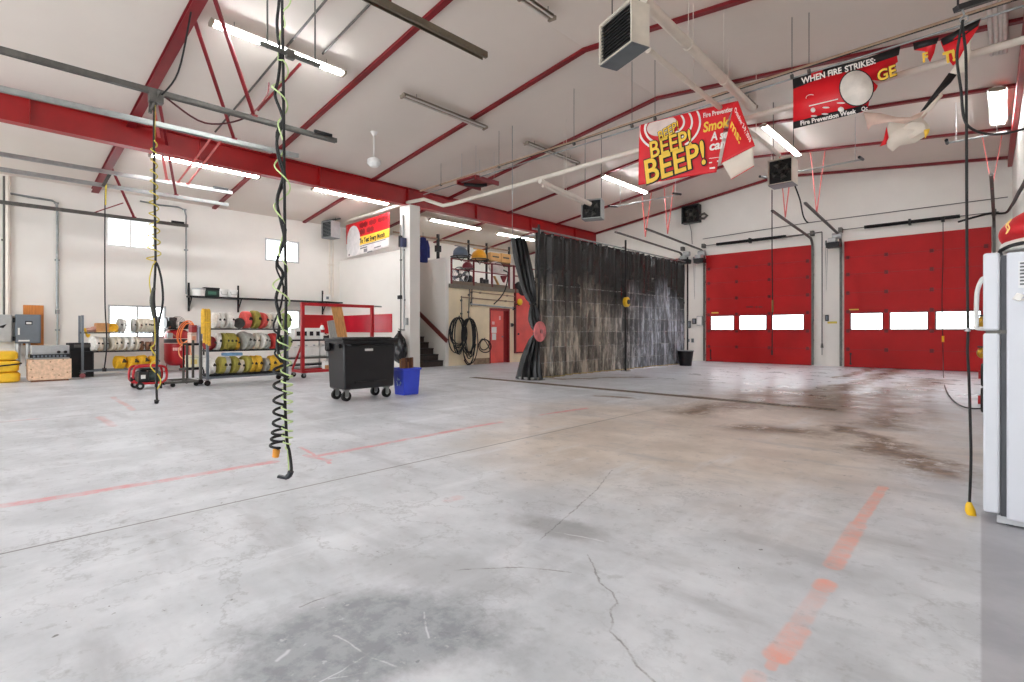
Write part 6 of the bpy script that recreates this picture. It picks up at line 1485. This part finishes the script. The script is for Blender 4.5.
# ------------------------------------------------------------------ column fittings
yc = 9.85
p = onY(405, 347, yc); t = thing('garbage_bag', 'full black garbage bag hanging on the white column', 'bag', (p.x, yc-.22, p.z))
m_ = MB()
def bag(u, v):
    a = 2*PI*u; prof = [(.0, .03), (.12, .24), (.3, .29), (.55, .28), (.75, .23), (.88, .12), (.95, .045), (1.0, .07)]
    r = next(r0+(r1-r0)*(v-v0)/(v1-v0) for (v0, r0), (v1, r1) in zip(prof, prof[1:]) if v <= v1+1e-9)
    r *= 1 + .10*math.sin(5*a+8*v) + .12*noise.noise(Vector((math.cos(a)*2, math.sin(a)*2, v*5)))
    return (r*math.cos(a)*1.0, max(-.3, r*math.sin(a)*.66), -.52 + 1.05*v)
m_.grid(bag, 40, 30).build('bag', mat('black_bag', (20, 20, 22), .22, var=.3, scale=10), t)
MB().torus((0, 0, -.52+1.05*.95), .045, .012, None, 14, 5).build('tie', RUBBER, t)
MB().cyl((0, .215, .55), (0, .0, .56), .015, n=8).tube([(0, 0, .56), (0, -.02, .60)], .012, 6).build('hook', DGALV, t)
def col_pipe(us, r, m, label, name='conduit', cat='conduit', Y=9.82):
    pts = [onY(u, v, Y) for u, v in us]; t = thing(name, label, cat, pts[-1]); MB(t.location).tube(pts, r, 8).build('pipe', m, t)
    k = MB(t.location)
    for q in pts[1:-1]: k.box(q.x-.04, q.x+.04, Y-.01, 9.85, q.z-.02, q.z+.02)
    k.build('clip', DGALV, t); return t
col_pipe([(403, 215), (403.5, 250), (404, 300), (404, 330)], .026, LGREY, 'grey conduit down the white column')
col_pipe([(400.7, 225), (400.7, 260), (400.7, 335)], .016, DGALV, 'thin dark cable on the left edge of the white column')
t = wallbox('tool_hook', 398.8, 295.5, 402.3, 299, 9.84, .06, BLACKM, 'black hook on the white column above the garbage bag', 'hook')
t = wallbox('wall_lamp', 404.4, 238.5, 406.6, 247, 9.84, .16, mat('dark_blue_lamp', (40, 52, 92), .4), 'small dark blue lamp housing high on the white column', 'lamp')
t = wallbox('wall_lamp', 401, 236, 402.8, 247, 9.84, .10, BLACKM, 'small black fitting high on the white column next to the blue one', 'fitting')
t = wallbox('junction_box', 406, 318, 408.5, 325, 9.84, .08, LGREY, 'small grey junction box on the white column over the bag', 'junction box')

# ------------------------------------------------------------------ stair, mezzanine and the cream wall
STEP = mat('dark_stair_tread', (44, 38, 38), .6, var=.2)
m_ = MB()
n = 14; rise = 2.86/n
for i in range(n):
    x1 = -14.12 - .27*i; m_.box(x1-.27, x1, 10.18, 11.41, 0 if i < 1 else rise*i-.06, rise*(i+1)-.035)
st = tag(thing('staircase', 'dark wooden stair rising behind the white column', 'stairs', (-14.12, 10.7, 0)), 'dark wooden stair rising behind the white column', 'stairs', kind='structure')
m_.o = Vector(st.location); m_.v = [v - m_.o for v in m_.v]; m_.build('risers', mat('brown_riser', (66, 52, 48), .6, var=.15), st)
k = MB(st.location)
for i in range(n):
    x1 = -14.12 - .27*i; k.box(x1-.29, x1+.025, 10.18, 11.41, rise*(i+1)-.035, rise*(i+1))
k.build('treads', STEP, st)
a = onY(421, 315, 11.36); b = onY(447, 341, 11.36); d_ = (b-a).normalized(); a2 = a - d_*1.5
t = thing('handrail', 'dark red brown handrail sloping down the white stair wall', 'handrail', b)
MB(b).bar(a2, b, .05, .14).build('rail', mat('handrail_brown', (108, 44, 40), .45, var=.1), t)
k = MB(b)
for f in (.15, .5, .85): q = a2.lerp(b, f); k.cyl(q, (q.x, 11.42, q.z-.03), .015, n=8)
k.build('bracket', DGALV, t)
# red door and red panel in the cream wall
DRX = -14.0
dz = 2.05
d = tag(thing('door_4', '', 'door', (DRX-.1, (D1[0]+D1[1])/2, 0)), 'narrow red door in the cream wall with pale signs', 'door', kind='structure'); o = d.location
MB(o).box(DRX-.15, DRX+.015, D1[0], D1[0]+.05, 0, dz).box(DRX-.15, DRX+.015, D1[1]-.05, D1[1], 0, dz).box(DRX-.15, DRX+.015, D1[0], D1[1], dz-.05, dz+.03).build('door_frame', mat('dark_red_frame', (140, 34, 38), .4), d)
yd = D1[0]+.74*(D1[1]-D1[0])
MB(o).box(DRX-.10, DRX-.05, D1[0]+.05, yd, .01, dz-.05).build('door_leaf', PINK_RED, d)
MB(o).box(DRX-.14, DRX-.10, yd, D1[1]-.05, .01, dz-.05).build('side_leaf', mat('dark_red_leaf', (150, 36, 40), .4), d)
for u0, u1, v0, v1, nm in ((492, 494.5, 321.5, 324.5, 'white_mark'), (491.5, 496.5, 327, 333, 'notice_paper'), (492, 496, 333.5, 340, 'notice_paper'), (499, 500.5, 316, 320, 'white_mark')):
    a = onX(u0, v0, DRX-.05); b = onX(u1, v1, DRX-.05); MB(o).box(DRX-.05, DRX-.045, a.y, b.y, b.z, a.z).build(nm, PLASTW if nm == 'notice_paper' else mat('pink_white_mark', (240, 190, 186), .5), d)
MB(o).cyl((DRX-.05, yd-.08, 1.0), (DRX+.0, yd-.08, 1.0), .025, n=12).build('door_knob', GALV, d)
a = onX(516, 289, DRX+.06); b = onX(560, 352, DRX+.06); zb_ = onX(517, 352, DRX+.06).z
t = thing('wall_board', 'tall red board hung on the cream wall behind the gathered curtain', 'board', (DRX+.05, a.y+.7, zb_)); o = t.location
MB(o).box(DRX+.001, DRX+.06, a.y, a.y+1.5, zb_, a.z).build('panel', PINK_RED, t, bevel=.01)
MB(o).box(DRX+.001, DRX+.075, a.y-.06, a.y, zb_-.05, a.z+.03).box(DRX+.001, DRX+.075, a.y, a.y+1.5, zb_-.05, zb_).build('edge_strip', mat('dark_red_edge', (96, 26, 30), .5), t)
p = onX(519.5, 302, DRX+.1); t = thing('yellow_lamp', 'yellow round lamp at the upper corner of the red board', 'lamp', p)
MB().lathe([(.01, 0), (.13, 0), (.13, .05), (.07, .10), (.01, .11)], (0, 0, 0), RYM(PI/2), 22).build('lens', YELLOW, t); MB().box(-.09, .01, -.04, .04, -.14, .04).bar((-.02, 0, -.05), (-.02, -.22, -.12), .04, .04).build('bracket', BLACKM, t)
for u, v, lab in ((513.5, 308.5, 'dark round valve knob left of the yellow lamp'), (517, 334, 'small brass valve on the edge of the red board'), (511.5, 325, 'small grey wall socket between the red door and the red board')):
    p = onX(u, v, DRX); t = thing('wall_valve', lab, 'valve', (DRX, p.y, p.z)); MB().box(.001, .04, -.06, .06, -.07, .07).build('plate', DGALV, t, bevel=.008); MB().cyl((.04, 0, 0), (.10, 0, 0), .035, n=12).build('knob', BLACKM, t)
# pipes on the cream wall
def mz_pipe(us, r, m, label, X=DRX+.05):
    pts = [onX(u, v, X) for u, v in us]; t = thing('wall_pipe', label, 'pipe', pts[0]); MB(t.location).tube(pts, r, 7).build('pipe', m, t)
    k = MB(t.location)
    for q in (pts[0].lerp(pts[1], .2), pts[-1].lerp(pts[-2], .2)): k.box(DRX, X+.01, q.y-.03, q.y+.03, q.z-.03, q.z+.03)
    k.build('clip', DGALV, t)
mz_pipe([(471, 291.5), (516, 296.5)], .018, BROWNROD, 'uppermost thin pipe along the cream wall under the mezzanine')
mz_pipe([(461, 297), (516, 302)], .022, BROWNROD, 'second thin pipe along the cream wall, meeting the yellow lamp')
mz_pipe([(470.5, 304), (513, 308)], .03, LGREY, 'thicker grey pipe along the cream wall over the red door')
mz_pipe([(461.5, 296), (461.8, 318)], .02, DGALV, 'short vertical pipe over the left hose coil')
mz_pipe([(469.5, 289), (468.5, 318)], .02, DGALV, 'short vertical pipe over the middle hose coil, left one')
mz_pipe([(472, 289), (471.4, 306)], .02, DGALV, 'short vertical pipe over the middle hose coil, right one')
tag(MB(onX(495, 303, -13.9)).tube(smooth_path([onX(494, 304, -13.92), onX(500, 298, -13.85), onX(505, 290, -13.8), onX(507.5, 280, -13.78), onX(508, 272, -13.78)], 6), .022, 6).build('slung_cable', RUBBER), 'black cable rising from the grey pipe to the mezzanine rail', 'cable')
p = onX(494.5, 304.5, DRX+.05); 
# hose coils hung on the cream wall
def coil(u, v, ru, rv, n, label, thick=.017, X=DRX+.12, extra=None, seed=1):
    c = onX(u, v, X); e = onX(u+ru, v, X).y - c.y; h = rv*(-S*X+C*c.y)/F
    t = thing('hose_coil', label, 'hose', (X, c.y, c.z), group='black hose coils on the cream wall'); r_ = random.Random(seed); pts = []
    ph = [r_.uniform(0, 6) for _ in range(4)]
    for i in range(n*20+1):
        a = 2*PI*i/20 + PI/2; k = i/20
        rx = e*(.76+.24*math.sin(k*2.3+ph[0])); rz = h*(.86+.14*math.sin(k*1.9+ph[1]))
        pts.append((.02+.05*math.sin(k*3.1+ph[2]), rx*math.cos(a) + .04*math.sin(k*1.3), h + rz*(math.sin(a)-1)))
    MB().tube(pts, thick, 7).build('coil', RUBBER, t)
    MB().bar((-.12, 0, h-.02), (.05, 0, h+.0), .03, .03).bar((.05, 0, h), (.07, 0, h+.06), .03, .03).build('hook', DGALV, t)
    if extra: MB(t.location).tube(smooth_path([onX(a_, b_, X) for a_, b_ in extra], 6), thick*.9, 7).build('tail', RUBBER, t)
    return t
coil(458, 336, 8.3, 18.5, 9, 'large black hose coil hung on the left part of the cream wall', seed=1)
coil(468.8, 341.5, 7.3, 23, 8, 'longer black hose coil hung beside the large one, with a trailing end', extra=[(464, 360), (468, 365), (472, 362), (474, 352), (476, 344)], seed=3)
coil(483.5, 346, 6.5, 6.5, 2, 'small loose black hose loop left of the red door', thick=.018, extra=[(478, 345), (482, 339), (486, 342), (490, 350)], seed=6)
# stains at the foot of the wall: weathered plywood skirting
tag(MB((DRX, 12.6, 0)).box(DRX+.001, DRX+.02, onX(473.5, 362, DRX).y, D1[0]-.02, .0, .22).build('wall_board', mat('weathered_skirting', (150, 128, 104), .7, var=.25, scale=6)), 'weathered skirting board between the hose coils and the red door', 'board')
# ------------------------------------------------------------------ mezzanine rail and things on it
XM = -14.0
RAILC = mat('maroon_rail', (118, 30, 40), .4, var=.1)
y0 = onX(451.5, 280, XM).y; y1 = onX(509, 285, XM).y; zt0 = onX(452, 258.5, XM).z
t = thing('railing', 'maroon pipe railing along the mezzanine edge, left section', 'railing', (XM, (y0+y1)/2, 2.86), group='mezzanine railings'); o = t.location
for y in (y0, y0+(y1-y0)*.36, y0+(y1-y0)*.68, y1): MB(o).box(XM-.025, XM+.025, y-.025, y+.025, 2.86, zt0+.02).build('post', RAILC, t)
for z in (zt0, zt0-.36): MB(o).cyl((XM, y0, z), (XM, y1, z), .022, n=8).build('rail', RAILC, t)
MB(o).box(XM-.01, XM+.01, y0, y1, 2.86, 2.98).build('toe_board', mat('dull_toe_board', (120, 104, 88), .6), t)
t = thing('railing', 'maroon pipe railing along the mezzanine edge, section behind the gathered curtain', 'railing', (XM, y1+1, 2.86), group='mezzanine railings'); o = t.location
for y in (y1+.28, y1+1.6, y1+3.2): MB(o).box(XM-.03, XM+.03, y-.03, y+.03, 2.86, zt0+.05).build('post', RAILC, t)
for z in (zt0, zt0-.36): MB(o).cyl((XM, y1+.28, z), (XM, y1+3.2, z), .022, n=8).build('rail', RAILC, t)
def mzp(u, v, X=XM-.25): return onX(u, v, X)
# storage frame of thin dark bars
t = thing('storage_frame', 'dark storage frame of thin bars standing on the mezzanine', 'frame', (XM-.5, mzp(465, 280).y, 2.86)); o = t.location
za = mzp(470, 243, XM-.5).z
ys = [mzp(423, 255, XM-.5).y, mzp(438, 255, XM-.5).y, mzp(468.5, 255, XM-.5).y, mzp(486.5, 255, XM-.5).y, mzp(509, 255, XM-.5).y]
for y in ys[2:]: MB(o).box(XM-.53, XM-.47, y-.03, y+.03, 2.86, za+.1).build('post', BLACKM, t)
MB(o).cyl((XM-.5, ys[0]-1.2, za-.05), (XM-.5, ys[4], za-.05), .03, n=8).cyl((XM-.5, ys[2], za-.6), (XM-.5, ys[4], za-.6), .02, n=8).build('bar', BROWNROD, t)
MB(o).bar((XM-.5, ys[2]-.3, za-.35), (XM-.3, ys[4]-.3, za-.95), .04, .04).build('diagonal', BLACKM, t)
tag(MB((XM-.5, ys[1], 3.0)).box(XM-.54, XM-.46, ys[1]-.04, ys[1]+.04, 2.87, za+.12).box(XM-.56, XM-.44, ys[1]-.10, ys[1]+.10, za-.5, za-.28).build('stand_pole', BLACKM), 'thin dark stand beside the blue jacket on the stair wall side', 'stand')
tag(MB((XM-.5, ys[1], za)).cyl((XM-.5, ys[1], za), (XM-3.2, ys[1]+.6, za+.5), .02, n=8).build('slung_pole', BROWNROD), 'thin dark pole reaching from the stand toward the roof light', 'pole')
p = mzp(423, 250, XM-.45); t = thing('blue_jacket', 'dark blue jacket hanging just right of the white column', 'jacket', p)
m_ = MB()
m_.grid(lambda u, v: ((.12+.03*math.sin(9*u))*math.cos(2*PI*u)*(.55+.45*min(1, (1-v)*2.2+.2)), .17*math.sin(2*PI*u)*(.6+.4*min(1, (1-v)*2.5)), -.42+.84*v), 28, 12)
m_.build('body', mat('navy_cloth', (30, 40, 112), .7, var=.2), t)
for s_ in (-1, 1): MB().tube([(0, s_*.14, .34), (.02, s_*.21, .1), (.05, s_*.2, -.25)], [.06, .055, .05], 8).build('sleeve', mat('navy_cloth', (30, 40, 112)), t)
MB().cyl((0, 0, .42), (0, 0, .60), .008, n=6).build('hanger', DGALV, t)
def helmet(u, v, r, m, label, X=XM+.08, rz=0, brim=True):
    p = onX(u, v, X); t = thing('helmet', label, 'helmet', p, rz, group='helmets on the mezzanine rail')
    MB().lathe([(r, -.3*r), (r*1.0, 0), (r*.93, r*.38), (r*.72, r*.70), (r*.4, r*.92), (.01, r)], n=24, caps=True).build('shell', m, t)
    if brim: MB().lathe([(r*.9, -.34*r), (r*1.3, -.40*r), (r*1.32, -.34*r), (r*.98, -.22*r)], n=24, caps=False, sx=1.05).build('brim', BLACKM if m is not WHITE else m, t)
    MB().box(-.02, .02, -r*.95, r*.95, r*.95, r*1.03).build('ridge', m, t)
    MB().tube([(0, -r*.7, -.3*r), (.05, 0, -r*.95), (0, r*.7, -.3*r)], .012, 6).build('chin_strap', BLACKM, t)
    return t
helmet(460.5, 254, .27, mat('slate_helmet', (84, 96, 112), .35), 'slate blue grey helmet hung on the mezzanine rail')
helmet(479, 257, .28, mat('amber_helmet', (240, 166, 36), .3), 'amber yellow helmet hung on the mezzanine rail')
helmet(467.5, 267, .19, mat('maroon_helmet', (124, 44, 54), .35), 'small maroon helmet below the slate one')
# chrome drum fan
p = onX(459.5, 276, XM-.28); t = thing('drum_fan', 'shiny round drum fan behind the railing at its left end', 'fan', p, rz=-.5)
MB().lathe([(.30, -.16), (.32, -.15), (.32, .15), (.30, .16), (.29, .15), (.29, -.15), (.30, -.16)], (0, 0, 0), RYM(PI/2), 36, caps=False).build('drum', mat('chrome', (226, 230, 236), .12, .95, var=.02), t)
k = MB()
for r in (.09, .17, .25): k.torus((.15, 0, 0), r, .006, RYM(PI/2), 26, 5)
for i in range(8): k.cyl((.15, 0, 0), (.15, .29*math.cos(i*PI/4), .29*math.sin(i*PI/4)), .005, n=5)
k.build('guard', GALV, t); MB().cyl((-.05, 0, 0), (.1, 0, 0), .08, n=16).build('motor', BLACKM, t)
k = MB()
for i in range(4): k.add([(0+q, .26*math.cos(a), .26*math.sin(a)) if rr_ else (q, .06*math.cos(a), .06*math.sin(a)) for q, a, rr_ in ((-.03, i*PI/2, 0), (-.04, i*PI/2, 1), (.04, i*PI/2+.7, 1), (.03, i*PI/2+.7, 0))], [(0, 1, 2, 3)])
k.build('blades', mat('bright_blades', (206, 214, 224), .25, .8), t, solid=.006)
MB().bar((0, -.2, -.3), (0, -.2, -.36), .3, .03).bar((0, .2, -.3), (0, .2, -.36), .3, .03).build('foot', BLACKM, t)
def dark_box(u, v, r, label, name, cat, m, X=XM-.22):
    p = onX(u, v, X); t = thing(name, label, cat, p); MB().ball((0, 0, 0), r, (.8, 1, .95)).build('body', m, t); MB().torus((r*.55, 0, 0), r*.62, .02, RYM(PI/2), 22, 6).build('rim', BLACKM, t); MB().box(-.05, .05, -r*.6, r*.6, -r-.02, -r*.8).build('foot', BLACKM, t); return t
dark_box(468.5, 279.5, .19, 'dark round work lamp right of the shiny drum fan', 'work_lamp', 'lamp', mat('lamp_dark', (52, 56, 60), .35, .4))
def small(u0, v0, u1, v1, X, m, label, name, cat, dep=.3, bev=.02, extra=None):
    a = onX(u0, v0, X); b = onX(u1, v1, X); t = thing(name, label, cat, (X-dep/2, (a.y+b.y)/2, b.z)); h = a.z-b.z; w = b.y-a.y
    MB().box(-dep/2, dep/2, -w/2, w/2, 0, h).build('body', m, t, bevel=min(bev, w*.2, h*.2))
    MB().box(dep/2, dep/2+.01, -w*.3, w*.3, h*.45, h*.6).build('front_mark', extra or DGALV, t); return t
small(490.5, 252, 501, 262, XM-.35, mat('pale_orange_carton', (240, 190, 124), .6), 'left of two pale orange cartons on the mezzanine frame', 'cardboard_box', 'box')
small(501.3, 253, 511, 263.5, XM-.35, mat('pale_orange_carton2', (234, 182, 116), .6), 'right of two pale orange cartons on the mezzanine frame', 'cardboard_box', 'box')
tag(MB((XM-.5, 14.5, 3.3)).box(XM-.72, XM-.3, mzp(488, 260, XM-.5).y, mzp(512, 260, XM-.5).y, mzp(500, 263.5, XM-.35).z-.04, mzp(500, 263.5, XM-.35).z-.002).build('carton_shelf', BROWN), 'brown shelf board under the two pale orange cartons', 'shelf')
small(472, 281.5, 477.5, 286, XM-.15, BLACKM, 'small black case on the mezzanine edge right of the work lamp', 'tool_case', 'case', .2)
small(481.5, 277.5, 483.5, 286.5, XM-.15, mat('dark_bottle', (40, 38, 40), .4), 'slim black bottle standing on the mezzanine edge', 'bottle', 'bottle', .1)
small(484.5, 279, 489, 287, XM-.15, mat('charcoal_pack', (44, 44, 46), .5), 'charcoal pack on the mezzanine edge beside the slim bottle', 'pack', 'pack', .2)
p = onX(496, 268, XM-.3); t = thing('plastic_sheet', 'crumpled pale plastic sheet behind the mezzanine railing', 'sheet', p)
MB().ball((0, 0, 0), .34, (.5, 1.1, .75), 18, 12).build('sheet', mat('pale_sheet', (226, 214, 208), .35, var=.12, scale=6, bump=.4), t); MB().tube(smooth_path([(.15, -.3, .1), (.2, 0, .2), (.17, .3, .05)]), .015, 6).build('cord', DGALV, t)
a = onX(494, 276, XM-.12); b = onX(500, 288, XM-.08)
tag(MB(b).bar(a, b, .12, .03).build('wood_board', WOOD), 'short tan board leaning behind the mezzanine railing', 'board')
a = onX(508, 277, XM-.12); b = onX(500.5, 277, XM-.2)
t = thing('maroon_cap', 'maroon triangular cloth hanging behind the mezzanine railing', 'cloth', onX(504, 279, XM-.1)); MB().add([(0, -.14, .12), (0, .2, .14), (.02, .0, -.16), (-.1, -.12, .1), (-.1, .16, .12), (-.08, .0, -.12)], [(0, 1, 2), (5, 4, 3), (0, 3, 4, 1), (1, 4, 5, 2), (2, 5, 3, 0)]).build('cloth', RAILC, t, bevel=.01)
p = onX(514, 279, XM-.1); t = thing('black_hood', 'black hood shape on top of the red board by the curtain', 'hood', (XM-.05, onX(517, 285, XM).y+.15, 2.87)); MB().ball((0, .1, .0), .33, (.5, 1.15, 1.0)).build('cover', RUBBER, t); MB().torus((.1, .1, .02), .25, .02, RYM(PI/2), 22, 6).build('rim', BLACKM, t)
# bright window at the back of the mezzanine
p = onY(474, 276, YB) 
wy0, wy1 = onX(471, 275, XL).y, onX(478.5, 275, XL).y
# ------------------------------------------------------------------ fridge
FR = mat('fridge_white', (214, 218, 226), .32, var=.015, scale=3, bump=.02)
fy0, fy1 = 4.40, 5.12
t = thing('fridge', 'white top freezer fridge at the right edge, seen from its side', 'fridge', (.3, (fy0+fy1)/2, 0)); o = t.location
MB(o).box(.005, .63, fy0, fy1, .045, 1.685).build('body', FR, t, bevel=.012)
MB(o).box(-.022, .008, fy0+.012, fy1-.012, .06, 1.67).build('door_gasket', mat('gasket_grey', (70, 72, 78), .6), t)
for z0, z1, nm in ((1.205, 1.69, 'freezer_door'), (.07, 1.190, 'fridge_door')): MB(o).box(-.102, -.024, fy0, fy1, z0, z1).build(nm, FR, t, bevel=.014)
HND = mat('handle_white', (226, 226, 222), .35)
hy = fy1-.08
MB(o).tube(smooth_path([(-.10, hy, 1.585), (-.122, hy, 1.575), (-.146, hy, 1.50), (-.152, hy, 1.40), (-.152, hy, 1.25), (-.150, hy, 1.225), (-.10, hy, 1.22)], 5), .014, 8).build('door_handle', HND, t)
MB(o).tube(smooth_path([(-.10, hy, 1.17), (-.14, hy, 1.165), (-.145, hy, 1.0), (-.145, hy, .85), (-.10, hy, .83)], 5), .013, 8).build('door_handle', HND, t) if False else None
MB(o).box(-.09, .01, fy0+.01, fy0+.06, 1.187, 1.208).build('hinge', DGALV, t)
MB(o).box(-.04, .60, fy0+.03, fy1-.03, .012, .06).build('kick_plate', mat('kick_grey', (196, 198, 202), .4), t)
for x in (.02, .58):
    for y in (fy0+.07, fy1-.07): MB(o).cyl((x, y, 0), (x, y, .05), .02, n=10).build('foot', BLACKM, t)
lv = MB(o)
a = onY(1018.5, 261.5, fy0-.003); b = onY(1040, 287, fy0-.003)
MB(o).box(a.x, b.x, fy0-.004, fy0-.0005, b.z, a.z).build('paper_notice', mat('notice_white', (232, 234, 236), .5), t)
for i in range(7):
    z = a.z-.012 - i*.021; lv.box(a.x+.006, b.x-.01, fy0-.0055, fy0-.004, z-.005, z+.005)
lv.build('printed_lines', mat('notice_grey', (108, 110, 116), .6), t)
p = onY(1018, 297, fy0-.01); k = MB(o); k.obox((p.x, fy0-.010, p.z), (.035, .018, .045), RYM(.5)); k.obox((p.x+.03, fy0-.012, p.z-.012), (.05, .014, .012), RYM(-.4)); k.build('magnet_hook', WHITE, t, bevel=.005)
# bag and cloth on the fridge
t = thing('red_bag', 'red fabric bag with a yellow squiggle lying on top of the fridge', 'bag', (.20, fy0+.32, 1.69))
m_ = MB()
def rb(u, v):
    a = 2*PI*u; ph = PI*(v-.5); r = abs(math.cos(ph))**.5
    x = .235*r*math.cos(a); y = .27*r*math.sin(a); z = .185 + .115*math.sin(ph) + .10*(x/.24)*.6
    w_ = .022*noise.noise(Vector((x*7, y*7, z*9))); return (x+w_, y+w_, z+w_)
m_.grid(rb, 48, 24).build('bag', mat('red_fabric', (190, 22, 32), .5, var=.15, scale=7), t)
def onbag(u, v): 
    q = onY(u, v, fy0+.02); return Vector((q.x, q.y, q.z)) - Vector(t.location)
MB().tube(smooth_path([onbag(1011.5, 219), onbag(1008, 224), onbag(1009.5, 228), onbag(1007, 233)], 5), .004, 5).tube(smooth_path([onbag(1009, 221), onbag(1006, 226), onbag(1007.5, 230), onbag(1006, 234)], 5), .003, 5).build('squiggle', mat('pale_yellow_print', (244, 206, 120), .5), t)
t = thing('white_cloth', 'white folded cloth under the red bag on the fridge', 'cloth', (.2, fy0+.30, 1.69))
MB().grid(lambda u, v: ((.23*abs(math.cos(PI*(v-.5)))**.4)*math.cos(2*PI*u)+.0, .26*abs(math.cos(PI*(v-.5)))**.4*math.sin(2*PI*u), .055+.05*math.sin(PI*(v-.5))+.012*noise.noise(Vector((u*9, v*3, 2)))), 40, 14).build('cloth', mat('white_cloth', (228, 222, 216), .7), t)
MB().tube(smooth_path([(-.2, -.22, .02), (-.1, -.26, .03), (.05, -.28, .03), (.2, -.27, .02)], 5), .012, 6).build('hem', PLASTW, t)
tag(MB((.0, fy0, 1.7)).tube(smooth_path([(-.02, fy0+.3, 1.70), (-.025, fy0+.12, 1.705), (-.012, fy0+.03, 1.708), (.03, fy0-.004, 1.725), (.10, fy0-.006, 1.735), (.2, fy0-.005, 1.72), (.3, fy0+.05, 1.70)], 6), .011, 7).build('black_strap', RUBBER), 'black strap draped along the front top edge of the fridge', 'strap')
# things on the side wall just beyond the fridge
def wall_item(u, v, Y, label, name, cat, kind_):
    X = ray(u, v); t_ = Y/X.y; p = Vector((X.x*t_, Y, H + X.z*t_)); t = thing(name, label, cat, p); o = t.location
    MB(o).bar((wall_x(Y), Y, p.z), p, .05, .05).build('bracket', DGALV, t)
    if kind_ == 'reel':
        k = MB()
        for i in range(3): k.torus((0, 0, 0), .10+.025*i, .022, RYM(PI/2), 22, 6)
        k.build('hose', RUBBER, t); MB().cyl((-.05, 0, 0), (.05, 0, 0), .06, n=14).build('hub', CART_RED, t)
    else:
        MB().ball((0, 0, 0), .06, (1, 1, 1.2)).cyl((0, 0, 0), (0, -.12, -.03), .03, n=10).build('brass_body', mat('brass', (196, 150, 50), .35, .6), t); MB().box(-.05, .05, -.03, .03, .07, .09).build('lever', BLACKM, t)
wall_item(982.5, 322, 9.0, 'brass valve on the side wall above the other, beyond the fridge', 'wall_valve', 'valve', 'v')
wall_item(982.5, 353, 9.3, 'lower brass valve on the side wall beyond the fridge', 'wall_valve', 'valve', 'v')
wall_item(983, 375, 10.2, 'small black hose reel low on the side wall beyond the fridge', 'hose_reel', 'reel', 'reel')
wall_item(983, 400, 9.4, 'small red and black hose reel at floor level beyond the fridge', 'hose_reel', 'reel', 'reel')
# ------------------------------------------------------------------ daylight
w = bpy.data.worlds.new('overcast_day'); SC.world = w; w.use_nodes = True
nt = w.node_tree; bg = nt.nodes['Background']
tc = nt.nodes.new('ShaderNodeTexCoord'); sp = nt.nodes.new('ShaderNodeSeparateXYZ'); nt.links.new(tc.outputs['Generated'], sp.inputs[0])
mr = nt.nodes.new('ShaderNodeMapRange'); mr.inputs['From Min'].default_value = -.3; mr.inputs['From Max'].default_value = .5
nt.links.new(sp.outputs[2], mr.inputs['Value']); mx = nt.nodes.new('ShaderNodeMix'); mx.data_type = 'RGBA'
nt.links.new(mr.outputs['Result'], mx.inputs['Factor']); mx.inputs['A'].default_value = (.86, .89, .93, 1); mx.inputs['B'].default_value = (.95, .98, 1.0, 1)
nt.links.new(mx.outputs['Result'], bg.inputs['Color']); bg.inputs['Strength'].default_value = 4.5
vs = SC.view_settings; vs.view_transform = 'Standard'; vs.look = 'None'; vs.gamma = 1.0; vs.use_curve_mapping = False; vs.exposure = EXPO
SC.display_settings.display_device = 'sRGB'
SC.cycles.max_bounces = 10; SC.cycles.diffuse_bounces = 6; SC.cycles.sample_clamp_indirect = 6.0
